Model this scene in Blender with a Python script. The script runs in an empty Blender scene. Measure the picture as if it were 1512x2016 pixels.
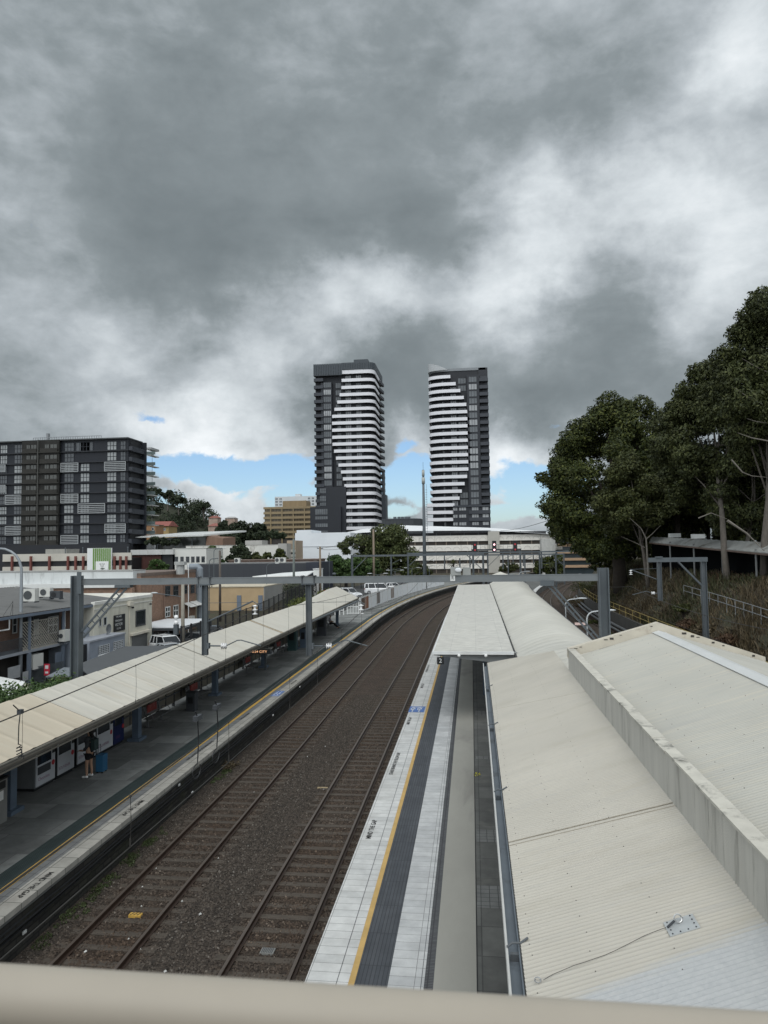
import bpy, bmesh, math, random
import numpy as np
from mathutils import Vector, Matrix
S = bpy.context.scene
COL = S.collection
rad = math.radians
# ---------------- camera ----------------
F_PX, CAM_H = 1430.0, 9.1
YAW, PITCH, ROLL = rad(7.0), rad(3.04), rad(-0.8)
RM = Matrix.Rotation(YAW, 3, 'Z') @ Matrix.Rotation(math.pi/2 + PITCH, 3, 'X') @ Matrix.Rotation(ROLL, 3, 'Z')
cam_data = bpy.data.cameras.new('camera')
cam = bpy.data.objects.new('camera', cam_data)
COL.objects.link(cam)
cam.location = (0, 0, CAM_H)
cam.rotation_euler = RM.to_euler()
cam_data.sensor_fit = 'VERTICAL'
cam_data.sensor_height = 36.0
cam_data.lens = F_PX / 2016 * 36.0
cam_data.clip_start = 0.05
cam_data.clip_end = 6000
cam_data.dof.use_dof = True
cam_data.dof.focus_distance = 60.0
cam_data.dof.aperture_fstop = 9.0
S.camera = cam
S.view_settings.view_transform = 'Standard'
S.view_settings.look = 'None'
S.view_settings.gamma = 1.0
S.view_settings.exposure = 0.48
S.view_settings.use_curve_mapping = False

def ray(px, py):
    return RM @ Vector(((px-756)/F_PX, (1008-py)/F_PX, -1.0))
def pz(px, py, z):
    d = ray(px, py); t = (z-CAM_H)/d.z
    return Vector((0, 0, CAM_H)) + d*t
def pY(px, py, Y):
    d = ray(px, py); t = Y/d.y
    return Vector((0, 0, CAM_H)) + d*t
def pX(px, py, X):
    d = ray(px, py); t = X/d.x
    return Vector((0, 0, CAM_H)) + d*t

# ---------------- sun ----------------
SUN_EL, SUN_AZ = rad(55), rad(178)          # azimuth measured from +Y (down the track) towards +X
sd = Vector((math.sin(SUN_AZ)*math.cos(SUN_EL), math.cos(SUN_AZ)*math.cos(SUN_EL), math.sin(SUN_EL)))
sl = bpy.data.lights.new('sun', 'SUN')
sl.energy = 0.8; sl.angle = rad(40); sl.color = (1.0, 0.965, 0.91)
so = bpy.data.objects.new('sun', sl); COL.objects.link(so)
so.rotation_euler = sd.to_track_quat('Z', 'Y').to_euler()

# ---------------- node helper ----------------
class NT:
    def __init__(s, tree): s.t = tree; s.n = tree.nodes; s.l = tree.links
    def new(s, typ, **kw):
        n = s.n.new(typ)
        for k, v in kw.items(): setattr(n, k, v)
        return n
    def put(s, sock, v):
        if isinstance(v, bpy.types.NodeSocket): s.l.new(v, sock)
        elif v is not None: sock.default_value = v
    def math(s, op, a, b=None, c=None, clamp=False):
        n = s.new('ShaderNodeMath', operation=op); n.use_clamp = clamp
        s.put(n.inputs[0], a); s.put(n.inputs[1], b); s.put(n.inputs[2], c)
        return n.outputs[0]
    def vmath(s, op, a, b=None, out=0, scale=None):
        n = s.new('ShaderNodeVectorMath', operation=op)
        s.put(n.inputs[0], a)
        if b is not None: s.put(n.inputs[1], b)
        if scale is not None: s.put(n.inputs['Scale'], scale)
        return n.outputs[out]
    def noise(s, vec, scale, detail=6, rough=.55, dist=0., out='Fac'):
        n = s.new('ShaderNodeTexNoise')
        s.put(n.inputs['Vector'], vec); n.inputs['Scale'].default_value = scale
        n.inputs['Detail'].default_value = detail; n.inputs['Roughness'].default_value = rough
        n.inputs['Distortion'].default_value = dist
        return n.outputs[out]
    def ramp(s, fac, stops, interp='LINEAR'):
        n = s.new('ShaderNodeValToRGB'); cr = n.color_ramp; cr.interpolation = interp
        while len(cr.elements) < len(stops): cr.elements.new(0.5)
        for e, (p, c) in zip(cr.elements, stops):
            e.position = p; e.color = (c[0], c[1], c[2], 1) if not isinstance(c, float) else (c, c, c, 1)
        s.put(n.inputs['Fac'], fac)
        return n.outputs['Color']
    def mix(s, fac, a, b, blend='MIX'):
        n = s.new('ShaderNodeMix', data_type='RGBA', blend_type=blend)
        s.put(n.inputs[0], fac)
        for i, v in ((6, a), (7, b)):
            if isinstance(v, (tuple, list)): v = (v[0], v[1], v[2], 1)
            s.put(n.inputs[i], v)
        return n.outputs[2]
    def attr(s, name):
        n = s.new('ShaderNodeAttribute'); n.attribute_name = name; return n.outputs['Fac']
    def mrange(s, v, a, b, c, d, smooth=False):
        n = s.new('ShaderNodeMapRange'); n.interpolation_type = 'SMOOTHSTEP' if smooth else 'LINEAR'
        s.put(n.inputs[0], v)
        for i, x in enumerate((a, b, c, d)): s.put(n.inputs[1+i], x)
        return n.outputs[0]

# ---------------- world: broken stratocumulus over a blue sky ----------------
W = bpy.data.worlds.new('World'); S.world = W; W.use_nodes = True
def build_world():
    t = NT(W.node_tree); t.n.clear()
    out = t.new('ShaderNodeOutputWorld'); bg = t.new('ShaderNodeBackground')
    t.l.new(bg.outputs[0], out.inputs[0])
    sky = t.new('ShaderNodeTexSky', sky_type='NISHITA'); sky.sun_disc = False
    sky.sun_elevation = SUN_EL; sky.sun_rotation = SUN_AZ; sky.altitude = 50
    tc = t.new('ShaderNodeTexCoord'); d = tc.outputs['Generated']
    sep = t.new('ShaderNodeSeparateXYZ'); t.l.new(d, sep.inputs[0])
    z = t.math('MAXIMUM', sep.outputs[2], 0.0)
    k = t.math('DIVIDE', 1.0, t.math('ADD', z, 0.28))
    comb = t.new('ShaderNodeCombineXYZ')
    t.l.new(t.math('MULTIPLY', sep.outputs[0], k), comb.inputs[0])
    t.l.new(t.math('MULTIPLY', sep.outputs[1], k), comb.inputs[1])
    pl = comb.outputs[0]                                    # cloud deck seen in perspective
    wv = t.vmath('SUBTRACT', t.noise(d, 4.5, 9, .62, 0, 'Color'), (0.5, 0.5, 0.5))
    dw = t.vmath('NORMALIZE', t.vmath('ADD', d, t.vmath('SCALE', wv, scale=SKY_WARP)))
    total = None
    for (px, py, r, w) in SKY_BLOBS:
        c = ray(px, py).normalized()
        dist = t.vmath('DISTANCE', dw, tuple(c), out=1)
        g = t.mrange(dist, 0.0, r/F_PX, w, 0.0, True)
        total = g if total is None else t.math('ADD', total, g)
    back = t.mrange(sep.outputs[1], .25, -.4, 0, .6, True)   # the deck is brightened behind the viewer, out of view, to lift the ambient light
    total = t.math('ADD', total, back)
    dq = t.vmath('MULTIPLY', d, (1, 1, 1.7))
    n1 = t.noise(dq, 3.4, 6, .5, .2)
    n2 = t.noise(dq, 9.5, 8, .56, .25)
    n3 = t.noise(dq, 27.0, 6, .58, .2)
    hi = t.math('ADD', t.math('MULTIPLY', t.math('SUBTRACT', n2, 0.5), SKY_N2), t.math('MULTIPLY', t.math('SUBTRACT', n3, 0.5), SKY_N3))
    hi = t.math('MULTIPLY', hi, t.mrange(total, -.12, .25, .34, 1.35, True))       # broken cloud is more textured than the flat dark base
    nz = t.math('ADD', t.math('MULTIPLY', t.math('SUBTRACT', n1, 0.5), SKY_N1), hi)
    B = t.math('ADD', t.math('ADD', total, SKY_BASE), nz)
    cloud = t.ramp(t.math('MULTIPLY', B, .74), SKY_RAMP, 'LINEAR')
    # blue gaps low in the sky
    dg = t.vmath('NORMALIZE', t.vmath('ADD', d, t.vmath('SCALE', wv, scale=0.10)))
    gap = None
    for (px, py, rx, ry, w) in SKY_GAPS:
        c = ray(px, py).normalized()
        q = t.vmath('MULTIPLY', t.vmath('SUBTRACT', dg, tuple(c)), (F_PX/rx, F_PX/rx, F_PX/ry))
        L = t.vmath('LENGTH', q, out=1)
        g = t.mrange(L, 0.0, 1.0, w, 0.0, True)
        gap = g if gap is None else t.math('MAXIMUM', gap, g)
    gn = t.math('ADD', gap, t.math('MULTIPLY', t.math('SUBTRACT', t.noise(dq, 15., 8, .6, .3), 0.5), 1.5))
    gm = t.mrange(gn, 0.36, 0.62, 0.0, 1.0, True)
    skyc = t.mix(1.0, t.vmath('SCALE', sky.outputs[0], scale=0.105), (0.74, 0.86, 1.0), 'MULTIPLY')
    cloud = t.vmath('SCALE', cloud, scale=t.mrange(sep.outputs[1], .25, -.4, 1., 1.9, True))
    c = t.mix(gm, cloud, skyc)
    t.l.new(c, bg.inputs[0]); bg.inputs[1].default_value = SKY_STRENGTH
SKY_STRENGTH = 0.94
SKY_WARP = 0.22
SKY_N1, SKY_N2, SKY_N3 = 0.40, 0.52, 0.22
SKY_BASE = 0.34
SKY_RAMP = [(0.0, (.104, .127, .138)), (0.19, (.142, .167, .179)), (0.37, (.205, .235, .250)), (0.56, (.34, .375, .40)), (0.78, (.53, .57, .595)), (1.0, (.72, .75, .77))]
SKY_BLOBS = [
    (1450, 110, 110, .24), (1500, 60, 120, .06), (1330, 290, 140, .06), (1040, 350, 130, .30), (1130, 400, 130, .24), (1270, 400, 170, .26), (1420, 420, 190, .28),
    (1440, 560, 170, .22), (1010, 510, 140, .36), (1110, 480, 120, .26), (1250, 580, 120, -.12), (1050, 620, 150, .14), (1380, 640, 130, .16), (920, 580, 120, .26),
    (690, 600, 150, .38), (560, 650, 160, .36), (790, 610, 110, .34), (440, 720, 160, .26), (480, 800, 140, .30), (300, 700, 190, .28), (90, 660, 210, .26), (200, 800, 180, .24),
    (420, 880, 150, .46), (330, 860, 140, .40), (1020, 880, 160, .48), (820, 910, 120, .44), (1000, 1000, 200, .50), (440, 990, 200, .50), (570, 900, 110, .36), (700, 530, 90, .14),
    (1180, 840, 120, .2), (900, 660, 90, .12),
    (200, 200, 620, -.15), (750, 60, 620, -.14), (350, 470, 360, -.20), (780, 400, 280, -.18), (800, 740, 160, -.19), (660, 790, 110, -.10), (560, 840, 70, -.12),
    (1080, 740, 180, -.22), (1150, 230, 230, -.16), (480, 860, 60, -.12), (100, 770, 110, -.06), (1240, 700, 160, -.12), (250, 590, 120, -.06),
    (800, 1000, 150, .30), (700, -1500, 1600, .55), (-2600, -300, 1700, .35), (3800, -200, 1900, .35)]
SKY_GAPS = [(450, 925, 380, 62, 1.0), (800, 945, 190, 90, .95), (1070, 950, 210, 95, 1.05), (310, 830, 45, 25, .6), (800, 885, 60, 30, .7),
            (1105, 825, 50, 25, .6), (980, 1005, 200, 50, .85), (560, 970, 170, 60, .95), (770, 1005, 110, 36, .8), (330, 990, 150, 40, .65)]
build_world()

# ---------------- materials ----------------
MATS = {}
def base_mat(name):
    m = bpy.data.materials.new(name); m.use_nodes = True
    t = NT(m.node_tree); bs = t.n['Principled BSDF']
    return m, t, bs
def M(name, col, r=.7, var=.14, sc=1.5, bump=0., bsc=25., metal=0., spec=.4, stretch=None, stain=None, stsc=.5, det=7):
    """noise-varied paint / concrete / metal; stain = a second colour with blotches of its own"""
    if name in MATS: return MATS[name]
    m, t, bs = base_mat(name)
    tc = t.new('ShaderNodeTexCoord'); v = tc.outputs['Object']
    if stretch: v2 = t.vmath('MULTIPLY', v, stretch)
    else: v2 = v
    n = t.noise(v2, sc, det, .6)
    lo = tuple(max(0, c*(1-var)) for c in col); hi = tuple(min(1, c*(1+var)) for c in col)
    c = t.mix(t.mrange(n, .3, .7, 0, 1), lo, hi)
    if stain:
        sn = t.noise(v2, stsc, 8, .65, .4)
        c = t.mix(t.mrange(sn, .52, .72, 0, .85, True), c, stain)
    t.l.new(c, bs.inputs['Base Color'])
    bs.inputs['Roughness'].default_value = r; bs.inputs['Metallic'].default_value = metal
    bs.inputs['Specular IOR Level'].default_value = spec
    if bump:
        b = t.new('ShaderNodeBump'); b.inputs['Strength'].default_value = bump; b.inputs['Distance'].default_value = .02
        t.l.new(t.noise(v, bsc, 6), b.inputs['Height']); t.l.new(b.outputs[0], bs.inputs['Normal'])
    MATS[name] = m
    return m
def tiles(name, c1, c2, mortar, bw, rh, ms=.01, r=.6, off=0., swap=None, dirt=None, dsc=.6, bump=.0):
    m, t, bs = base_mat(name)
    tc = t.new('ShaderNodeTexCoord'); v = tc.outputs['Object']
    if swap:                                     # which world axes run along the courses
        sp = t.new('ShaderNodeSeparateXYZ'); t.l.new(v, sp.inputs[0])
        cb = t.new('ShaderNodeCombineXYZ')
        for i, a in enumerate(swap):
            if a == 's': t.l.new(t.math('ADD', sp.outputs[0], sp.outputs[1]), cb.inputs[i])
            else: t.l.new(sp.outputs['xyz'.index(a)], cb.inputs[i])
        v = cb.outputs[0]
    b = t.new('ShaderNodeTexBrick'); b.offset = off; b.squash = 1
    t.l.new(v, b.inputs['Vector'])
    b.inputs['Color1'].default_value = (*c1, 1); b.inputs['Color2'].default_value = (*c2, 1); b.inputs['Mortar'].default_value = (*mortar, 1)
    b.inputs['Scale'].default_value = 1; b.inputs['Mortar Size'].default_value = ms; b.inputs['Brick Width'].default_value = bw; b.inputs['Row Height'].default_value = rh
    b.inputs['Bias'].default_value = 0.
    c = b.outputs['Color']
    n = t.noise(tc.outputs['Object'], 2.2, 8, .65)
    c = t.mix(1.0, c, t.ramp(n, [(.3, .8), (.7, 1.12)]), 'MULTIPLY')
    if dirt:
        dn = t.noise(tc.outputs['Object'], dsc, 8, .68, .3)
        c = t.mix(t.mrange(dn, .5, .75, 0, .8, True), c, dirt)
    t.l.new(c, bs.inputs['Base Color']); bs.inputs['Roughness'].default_value = r
    bs.inputs['Specular IOR Level'].default_value = .3
    if bump:
        bp = t.new('ShaderNodeBump'); bp.inputs['Strength'].default_value = bump; bp.inputs['Distance'].default_value = .02
        t.l.new(t.math('SUBTRACT', 1.0, b.outputs['Fac']), bp.inputs['Height']); t.l.new(bp.outputs[0], bs.inputs['Normal'])
    MATS[name] = m
    return m
def glass(name, col, r=.08):
    m, t, bs = base_mat(name)
    tc = t.new('ShaderNodeTexCoord')
    n = t.noise(tc.outputs['Object'], .35, 3)
    t.l.new(t.mix(n, tuple(c*.5 for c in col), tuple(c*1.5 for c in col)), bs.inputs['Base Color'])
    bs.inputs['Roughness'].default_value = r; bs.inputs['Specular IOR Level'].default_value = .5
    MATS[name] = m
    return m
def leafmat(name, c1, c2, c3):
    m, t, bs = base_mat(name)
    g = t.new('ShaderNodeNewGeometry')
    tc = t.new('ShaderNodeTexCoord')
    c = t.ramp(g.outputs['Random Per Island'], [(0, c1), (.55, c2), (1, c3)])
    n = t.noise(tc.outputs['Object'], .35, 3)
    c = t.mix(1.0, c, t.ramp(n, [(.3, .65), (.7, 1.3)]), 'MULTIPLY')
    t.l.new(c, bs.inputs['Base Color']); bs.inputs['Roughness'].default_value = .6
    bs.inputs['Specular IOR Level'].default_value = .25
    MATS[name] = m
    return m

# ---------------- mesh builder ----------------
class MB:
    def __init__(s): s.v = []; s.f = []; s.mi = []; s.m = 0; s.at = []
    def add(s, pts, faces):
        o = len(s.v); s.v += [tuple(p) for p in pts]
        for f in faces: s.f.append(tuple(i+o for i in f)); s.mi.append(s.m)
    def box(s, x0, y0, z0, x1, y1, z1):
        x0, x1 = sorted((x0, x1)); y0, y1 = sorted((y0, y1)); z0, z1 = sorted((z0, z1))
        s.hexa([(x0, y0, z0), (x1, y0, z0), (x1, y1, z0), (x0, y1, z0), (x0, y0, z1), (x1, y0, z1), (x1, y1, z1), (x0, y1, z1)])
    def hexa(s, p):
        s.add(p, [(0, 3, 2, 1), (4, 5, 6, 7), (0, 1, 5, 4), (1, 2, 6, 5), (2, 3, 7, 6), (3, 0, 4, 7)])
    def poly(s, pts): s.add(pts, [tuple(range(len(pts)))])
    def prism(s, prof, vec):
        n = len(prof); v = Vector(vec)
        a = [Vector(p) for p in prof]; b = [p+v for p in a]
        s.add(a+b, [tuple(range(n))[::-1], tuple(range(n, 2*n))] + [(i, (i+1) % n, n+(i+1) % n, n+i) for i in range(n)])
    def bar(s, p0, p1, w, h, up=(0, 0, 1)):
        p0 = Vector(p0); p1 = Vector(p1); d = (p1-p0).normalized()
        u = Vector(up)
        if abs(d.dot(u)) > .98: u = Vector((0, 1, 0))
        a = d.cross(u).normalized()*w/2; b = a.cross(d).normalized()*h/2
        s.hexa([p0-a-b, p0+a-b, p1+a-b, p1-a-b, p0-a+b, p0+a+b, p1+a+b, p1-a+b])
    def tube(s, pts, r, n=6, caps=True):
        pts = [Vector(p) for p in pts]; rs = r if isinstance(r, (list, tuple)) else [r]*len(pts)
        o = len(s.v); prev = None
        for i, p in enumerate(pts):
            d = (pts[min(i+1, len(pts)-1)]-pts[max(i-1, 0)]).normalized()
            if prev is None:
                u = Vector((0, 0, 1)) if abs(d.z) < .9 else Vector((0, 1, 0))
                a = d.cross(u).normalized()
            else:
                a = (prev - d*prev.dot(d)).normalized()
            prev = a; b = d.cross(a)
            for k in range(n):
                t = 2*math.pi*k/n; s.v.append(tuple(p + (a*math.cos(t)+b*math.sin(t))*rs[i]))
        for i in range(len(pts)-1):
            for k in range(n):
                q = (k+1) % n
                s.f.append((o+i*n+k, o+i*n+q, o+(i+1)*n+q, o+(i+1)*n+k)); s.mi.append(s.m)
        if caps:
            s.f.append(tuple(range(o, o+n))[::-1]); s.mi.append(s.m)
            e = o+(len(pts)-1)*n
            s.f.append(tuple(range(e, e+n))); s.mi.append(s.m)
    def ball(s, c, r, nu=10, nv=6):
        c = Vector(c); rr = r if isinstance(r, (tuple, list)) else (r, r, r)
        pts = []
        for j in range(nv+1):
            ph = math.pi*j/nv
            for i in range(nu):
                th = 2*math.pi*i/nu
                pts.append((c.x+rr[0]*math.sin(ph)*math.cos(th), c.y+rr[1]*math.sin(ph)*math.sin(th), c.z+rr[2]*math.cos(ph)))
        s.add(pts, [(j*nu+i, j*nu+(i+1) % nu, (j+1)*nu+(i+1) % nu, (j+1)*nu+i) for j in range(nv) for i in range(nu)])
    def build(s, name, mats, parent=None, smooth=False):
        off = Vector(ORG.get(parent.name, (0, 0, 0))) if parent else Vector((0, 0, 0))
        me = bpy.data.meshes.new(name)
        me.from_pydata([(x-off.x, y-off.y, z-off.z) for x, y, z in s.v], [], s.f)
        for m in (mats if isinstance(mats, (list, tuple)) else [mats]): me.materials.append(m)
        if any(s.mi): me.polygons.foreach_set('material_index', s.mi)
        if s.at:
            at = me.attributes.new('valley_shade', 'FLOAT', 'POINT'); at.data.foreach_set('value', s.at)
        if smooth: me.polygons.foreach_set('use_smooth', [True]*len(s.f))
        me.update()
        o = bpy.data.objects.new(name, me); COL.objects.link(o)
        if parent: o.parent = parent; ORG[o.name] = tuple(off)
        return o
ORG = {}
def tag(o, label=None, cat=None, group=None, kind=None):
    if label: o['label'] = label
    if cat: o['category'] = cat
    if group: o['group'] = group
    if kind: o['kind'] = kind
    return o
def thing(name, label, cat, loc, group=None):
    o = bpy.data.objects.new(name, None); COL.objects.link(o); o.location = loc; o.empty_display_size = .2
    ORG[o.name] = tuple(loc)
    return tag(o, label, cat, group)
def copy_tree(o, parent=None):
    c = o.copy(); COL.objects.link(c)
    if parent: c.parent = parent
    for ch in list(o.children): copy_tree(ch, c)
    return c
def copies(o, placements, group=None):
    """placements: (location, rot_z, label) – the first moves o itself"""
    res = []
    for i, (loc, rz, label) in enumerate(placements):
        c = o if i == 0 else copy_tree(o)
        c.location = loc; c.rotation_euler = (0, 0, rz); c['label'] = label
        if group: c['group'] = group
        res.append(c)
    return res
def quads_object(name, V, mat, parent=None, off=(0, 0, 0), nper=4):
    """V: (n,nper,3) array of loose faces"""
    n = len(V); me = bpy.data.meshes.new(name)
    co = (V.reshape(-1, 3) - np.array(off)).astype(np.float32)
    me.vertices.add(n*nper); me.vertices.foreach_set('co', co.ravel())
    me.loops.add(n*nper); me.loops.foreach_set('vertex_index', np.arange(n*nper, dtype=np.int32))
    me.polygons.add(n); me.polygons.foreach_set('loop_start', np.arange(0, n*nper, nper, dtype=np.int32))
    try: me.polygons.foreach_set('loop_total', np.full(n, nper, dtype=np.int32))
    except Exception: pass
    me.materials.append(mat); me.update(calc_edges=True)
    o = bpy.data.objects.new(name, me); COL.objects.link(o)
    if parent: o.parent = parent
    return o
def text_mesh(body, size, mat, name, parent, mtx, squeeze=1.0, bold=0.):
    cu = bpy.data.curves.new('lettering', 'FONT'); cu.body = body; cu.size = size; cu.align_x = 'CENTER'; cu.align_y = 'CENTER'; cu.offset = bold
    to = bpy.data.objects.new('lettering_source', cu); COL.objects.link(to)
    dg = bpy.context.evaluated_depsgraph_get(); dg.update()
    me = bpy.data.meshes.new_from_object(to.evaluated_get(dg))
    bpy.data.objects.remove(to); bpy.data.curves.remove(cu)
    me.transform(Matrix.Diagonal((squeeze, 1, 1, 1))); me.transform(mtx)
    off = Vector(ORG.get(parent.name, (0, 0, 0))) if parent else Vector()
    me.transform(Matrix.Translation(-off))
    me.materials.clear(); me.materials.append(mat)
    o = bpy.data.objects.new(name, me); COL.objects.link(o)
    if parent: o.parent = parent; ORG[o.name] = tuple(off)
    return o
def frame_mtx(o, xdir, ydir):
    x = Vector(xdir).normalized(); y = Vector(ydir).normalized(); z = x.cross(y)
    return Matrix(((x.x, y.x, z.x, o[0]), (x.y, y.y, z.y, o[1]), (x.z, y.z, z.z, o[2]), (0, 0, 0, 1)))
def sstep(t):
    t = max(0., min(1., t)); return t*t*(3-2*t)
def cR(Y): return (Y-85)**2/866. if Y > 85 else 0.
def dl(Y): return -0.012*(min(Y, 85)-17)
def hz(X, Y):
    u = X-cR(Y)
    if u < -17: return -0.6 + 1.7*(sstep((Y-72)/40) if X > -26.5 else sstep((Y-106)/26))
    if u < 15.9: return -0.6
    return 1.6 + 4.7*sstep((u-15.9)/5.6) + .10*max(0, u-21.5) - 4.5*sstep((Y-150)/80)
# ---------------- common materials ----------------
STEEL = M('galvanised_steel', (.098, .113, .124), .55, .12, 1.2, metal=.25, stain=(.13, .14, .15), stsc=.8)
STEEL_DK = M('dark_grey_steel', (.05, .055, .062), .6, .15, 2)
BLACKM = M('black_metal', (.015, .016, .018), .5, .2, 3)
WHITEP = M('white_paint', (.74, .75, .74), .55, .05, 1.5, stain=(.6, .6, .57), stsc=.4)
CREAM = M('cream_paint', (.62, .58, .49), .6, .06, 1.0, stain=(.5, .46, .38), stsc=.5)
ASPHALT = M('asphalt', (.055, .056, .058), .9, .2, 2.0, .4, 60, stain=(.075, .074, .072))
WIREM = M('wire_metal', (.035, .033, .03), .6, .2, 3)
PORC = M('white_porcelain', (.8, .8, .8), .2, .03, 2)
BLUEGREY = M('blue_grey_paint', (.10, .135, .18), .55, .12, 1.2)
RAILTOP = M('worn_rail_steel', (.058, .036, .026), .45, .25, 6, metal=.3, stretch=(8, .6, 1))
RAILHEAD = M('polished_railhead', (.13, .105, .088), .4, .15, 3, metal=.4, stretch=(6, .3, 1))
TIMBER = M('weathered_sleeper', (.075, .062, .050), .9, .3, 3, .4, 40, stretch=(1, 6, 1))
YELLOWP = M('yellow_paint', (.58, .36, .08), .65, .15, 3, stain=(.42, .27, .08), stsc=1.5)
DARKGLASS = glass('dark_window_glass', (.02, .024, .03))

# ---------------- ground ----------------
def grid_ground():
    xs = sorted(set(list(np.arange(-60, 60.1, 2.0)) + list(np.arange(14, 32, .4)) + [-1500, -900, -500, -300, -200, -140, -100, -80, 80, 110, 150, 220, 350, 600, 1000, 1600]))
    ys = sorted(set(list(np.arange(-40, 300, 4.0)) + [-300, -150, -80, 330, 380, 450, 550, 700, 900, 1300, 2000, 3200]))
    rnd = random.Random(4)
    V = []; Fc = []
    for y in ys:
        for x in xs:
            z = hz(x, y)
            if 16.2 < x-cR(y) < 60 and y < 300: z += rnd.uniform(-.16, .16)
            V.append((x, y, z-.02))
    n = len(xs)
    for j in range(len(ys)-1):
        for i in range(n-1): Fc.append((j*n+i, j*n+i+1, (j+1)*n+i+1, (j+1)*n+i))
    m, t, bs = base_mat('ground_soil')
    tc = t.new('ShaderNodeTexCoord'); v = tc.outputs['Object']
    c = t.ramp(t.noise(v, .45, 9, .68, .3), [(.28, (.03, .025, .017)), (.45, (.056, .044, .028)), (.58, (.041, .043, .022)), (.75, (.078, .061, .039))])
    t.l.new(c, bs.inputs['Base Color']); bs.inputs['Roughness'].default_value = .95
    b = t.new('ShaderNodeBump'); b.inputs['Strength'].default_value = .8; b.inputs['Distance'].default_value = .15
    t.l.new(t.noise(v, 3, 8, .7), b.inputs['Height']); t.l.new(b.outputs[0], bs.inputs['Normal'])
    me = bpy.data.meshes.new('ground'); me.from_pydata(V, [], Fc); me.materials.append(m)
    o = bpy.data.objects.new('ground', me); COL.objects.link(o); tag(o, kind='structure')
grid_ground()
YS = [float(y) for y in np.arange(2, 40, 2.)] + [float(y) for y in np.arange(40, 262, 4.)]
def strip(mb, xa, xb, z, Ys=YS):
    fa = xa if callable(xa) else (lambda Y: xa); fb = xb if callable(xb) else (lambda Y: xb)
    for a, b in zip(Ys[:-1], Ys[1:]):
        mb.poly([(fa(a), a, z), (fb(a), a, z), (fb(b), b, z), (fa(b), b, z)])
def left(x0): return lambda Y: x0 + dl(Y) + cR(Y)
def right(x0): return lambda Y: x0 + .3*dl(Y) + cR(Y)
def isl(x0): return lambda Y: x0 + cR(Y)

# streets and car park on the left
mb = MB()
for a, b in zip(range(0, 72, 6), range(6, 78, 6)): mb.poly([(-33.2, a, -.585), (-17.6, a, -.585), (-17.6, b, -.585), (-33.2, b, -.585)])
o = mb.build('road', ASPHALT); tag(o, kind='structure')
mb = MB()
ys_ = list(range(72, 190, 4))
for a, b in zip(ys_[:-1], ys_[1:]):
    mb.poly([(-26.4, a, hz(-22, a)+.05), (left(-17.6)(a) if a > 90 else -17.6, a, hz(-22, a)+.05), (left(-17.6)(b) if b > 90 else -17.6, b, hz(-22, b)+.05), (-26.4, b, hz(-22, b)+.05)])
o = mb.build('car_park', ASPHALT); tag(o, kind='structure')

# ---------------- ballast ----------------
def ballast_material():
    m, t, bs = base_mat('ballast')
    tc = t.new('ShaderNodeTexCoord'); v = tc.outputs['Object']
    vo = t.new('ShaderNodeTexVoronoi'); vo.inputs['Scale'].default_value = 17.; t.l.new(v, vo.inputs['Vector'])
    grey = t.ramp(t.math('FRACT', t.math('MULTIPLY', vo.outputs['Distance'], 7.3)), [(0, (.022, .021, .020)), (.6, (.046, .044, .042)), (1, (.085, .081, .077))])
    grey = t.mix(1.0, grey, (1.22, .98, .78), 'MULTIPLY')
    cell = t.mix(1.0, grey, t.ramp(vo.outputs['Color'], [(.2, .5), (.8, 1.35)]), 'MULTIPLY')
    rust = t.mix(1.0, cell, (1.0, .82, .69), 'MULTIPLY')
    sp = t.new('ShaderNodeSeparateXYZ'); t.l.new(v, sp.inputs[0])
    f = None
    for cx in (-8.85, -4.9):                                  # rust and brake dust lie along each track
        d = t.math('ABSOLUTE', t.math('SUBTRACT', sp.outputs[0], cx))
        g = t.mrange(d, .7, 1.5, 1, 0, True); f = g if f is None else t.math('MAXIMUM', f, g)
    n = t.noise(v, .5, 7, .65)
    fac = t.math('MULTIPLY', f, t.mrange(n, .35, .62, .35, 1.0), clamp=True)
    far = t.mrange(sp.outputs[1], 30, 60, 0, .8)
    c = t.mix(t.math('MAXIMUM', fac, far), cell, rust)
    c = t.mix(1.0, c, t.ramp(t.noise(v, .9, 8, .7), [(.3, .62), (.7, 1.25)]), 'MULTIPLY')
    t.l.new(c, bs.inputs['Base Color']); bs.inputs['Roughness'].default_value = .92
    b = t.new('ShaderNodeBump'); b.inputs['Strength'].default_value = 1.; b.inputs['Distance'].default_value = .05
    t.l.new(t.math('SUBTRACT', 1., vo.outputs['Distance']), b.inputs['Height']); t.l.new(b.outputs[0], bs.inputs['Normal'])
    return m
BALL = ballast_material()
mb = MB(); strip(mb, left(-10.75), isl(15.9), -.195); o = mb.build('ballast', BALL); tag(o, kind='structure')

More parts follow.
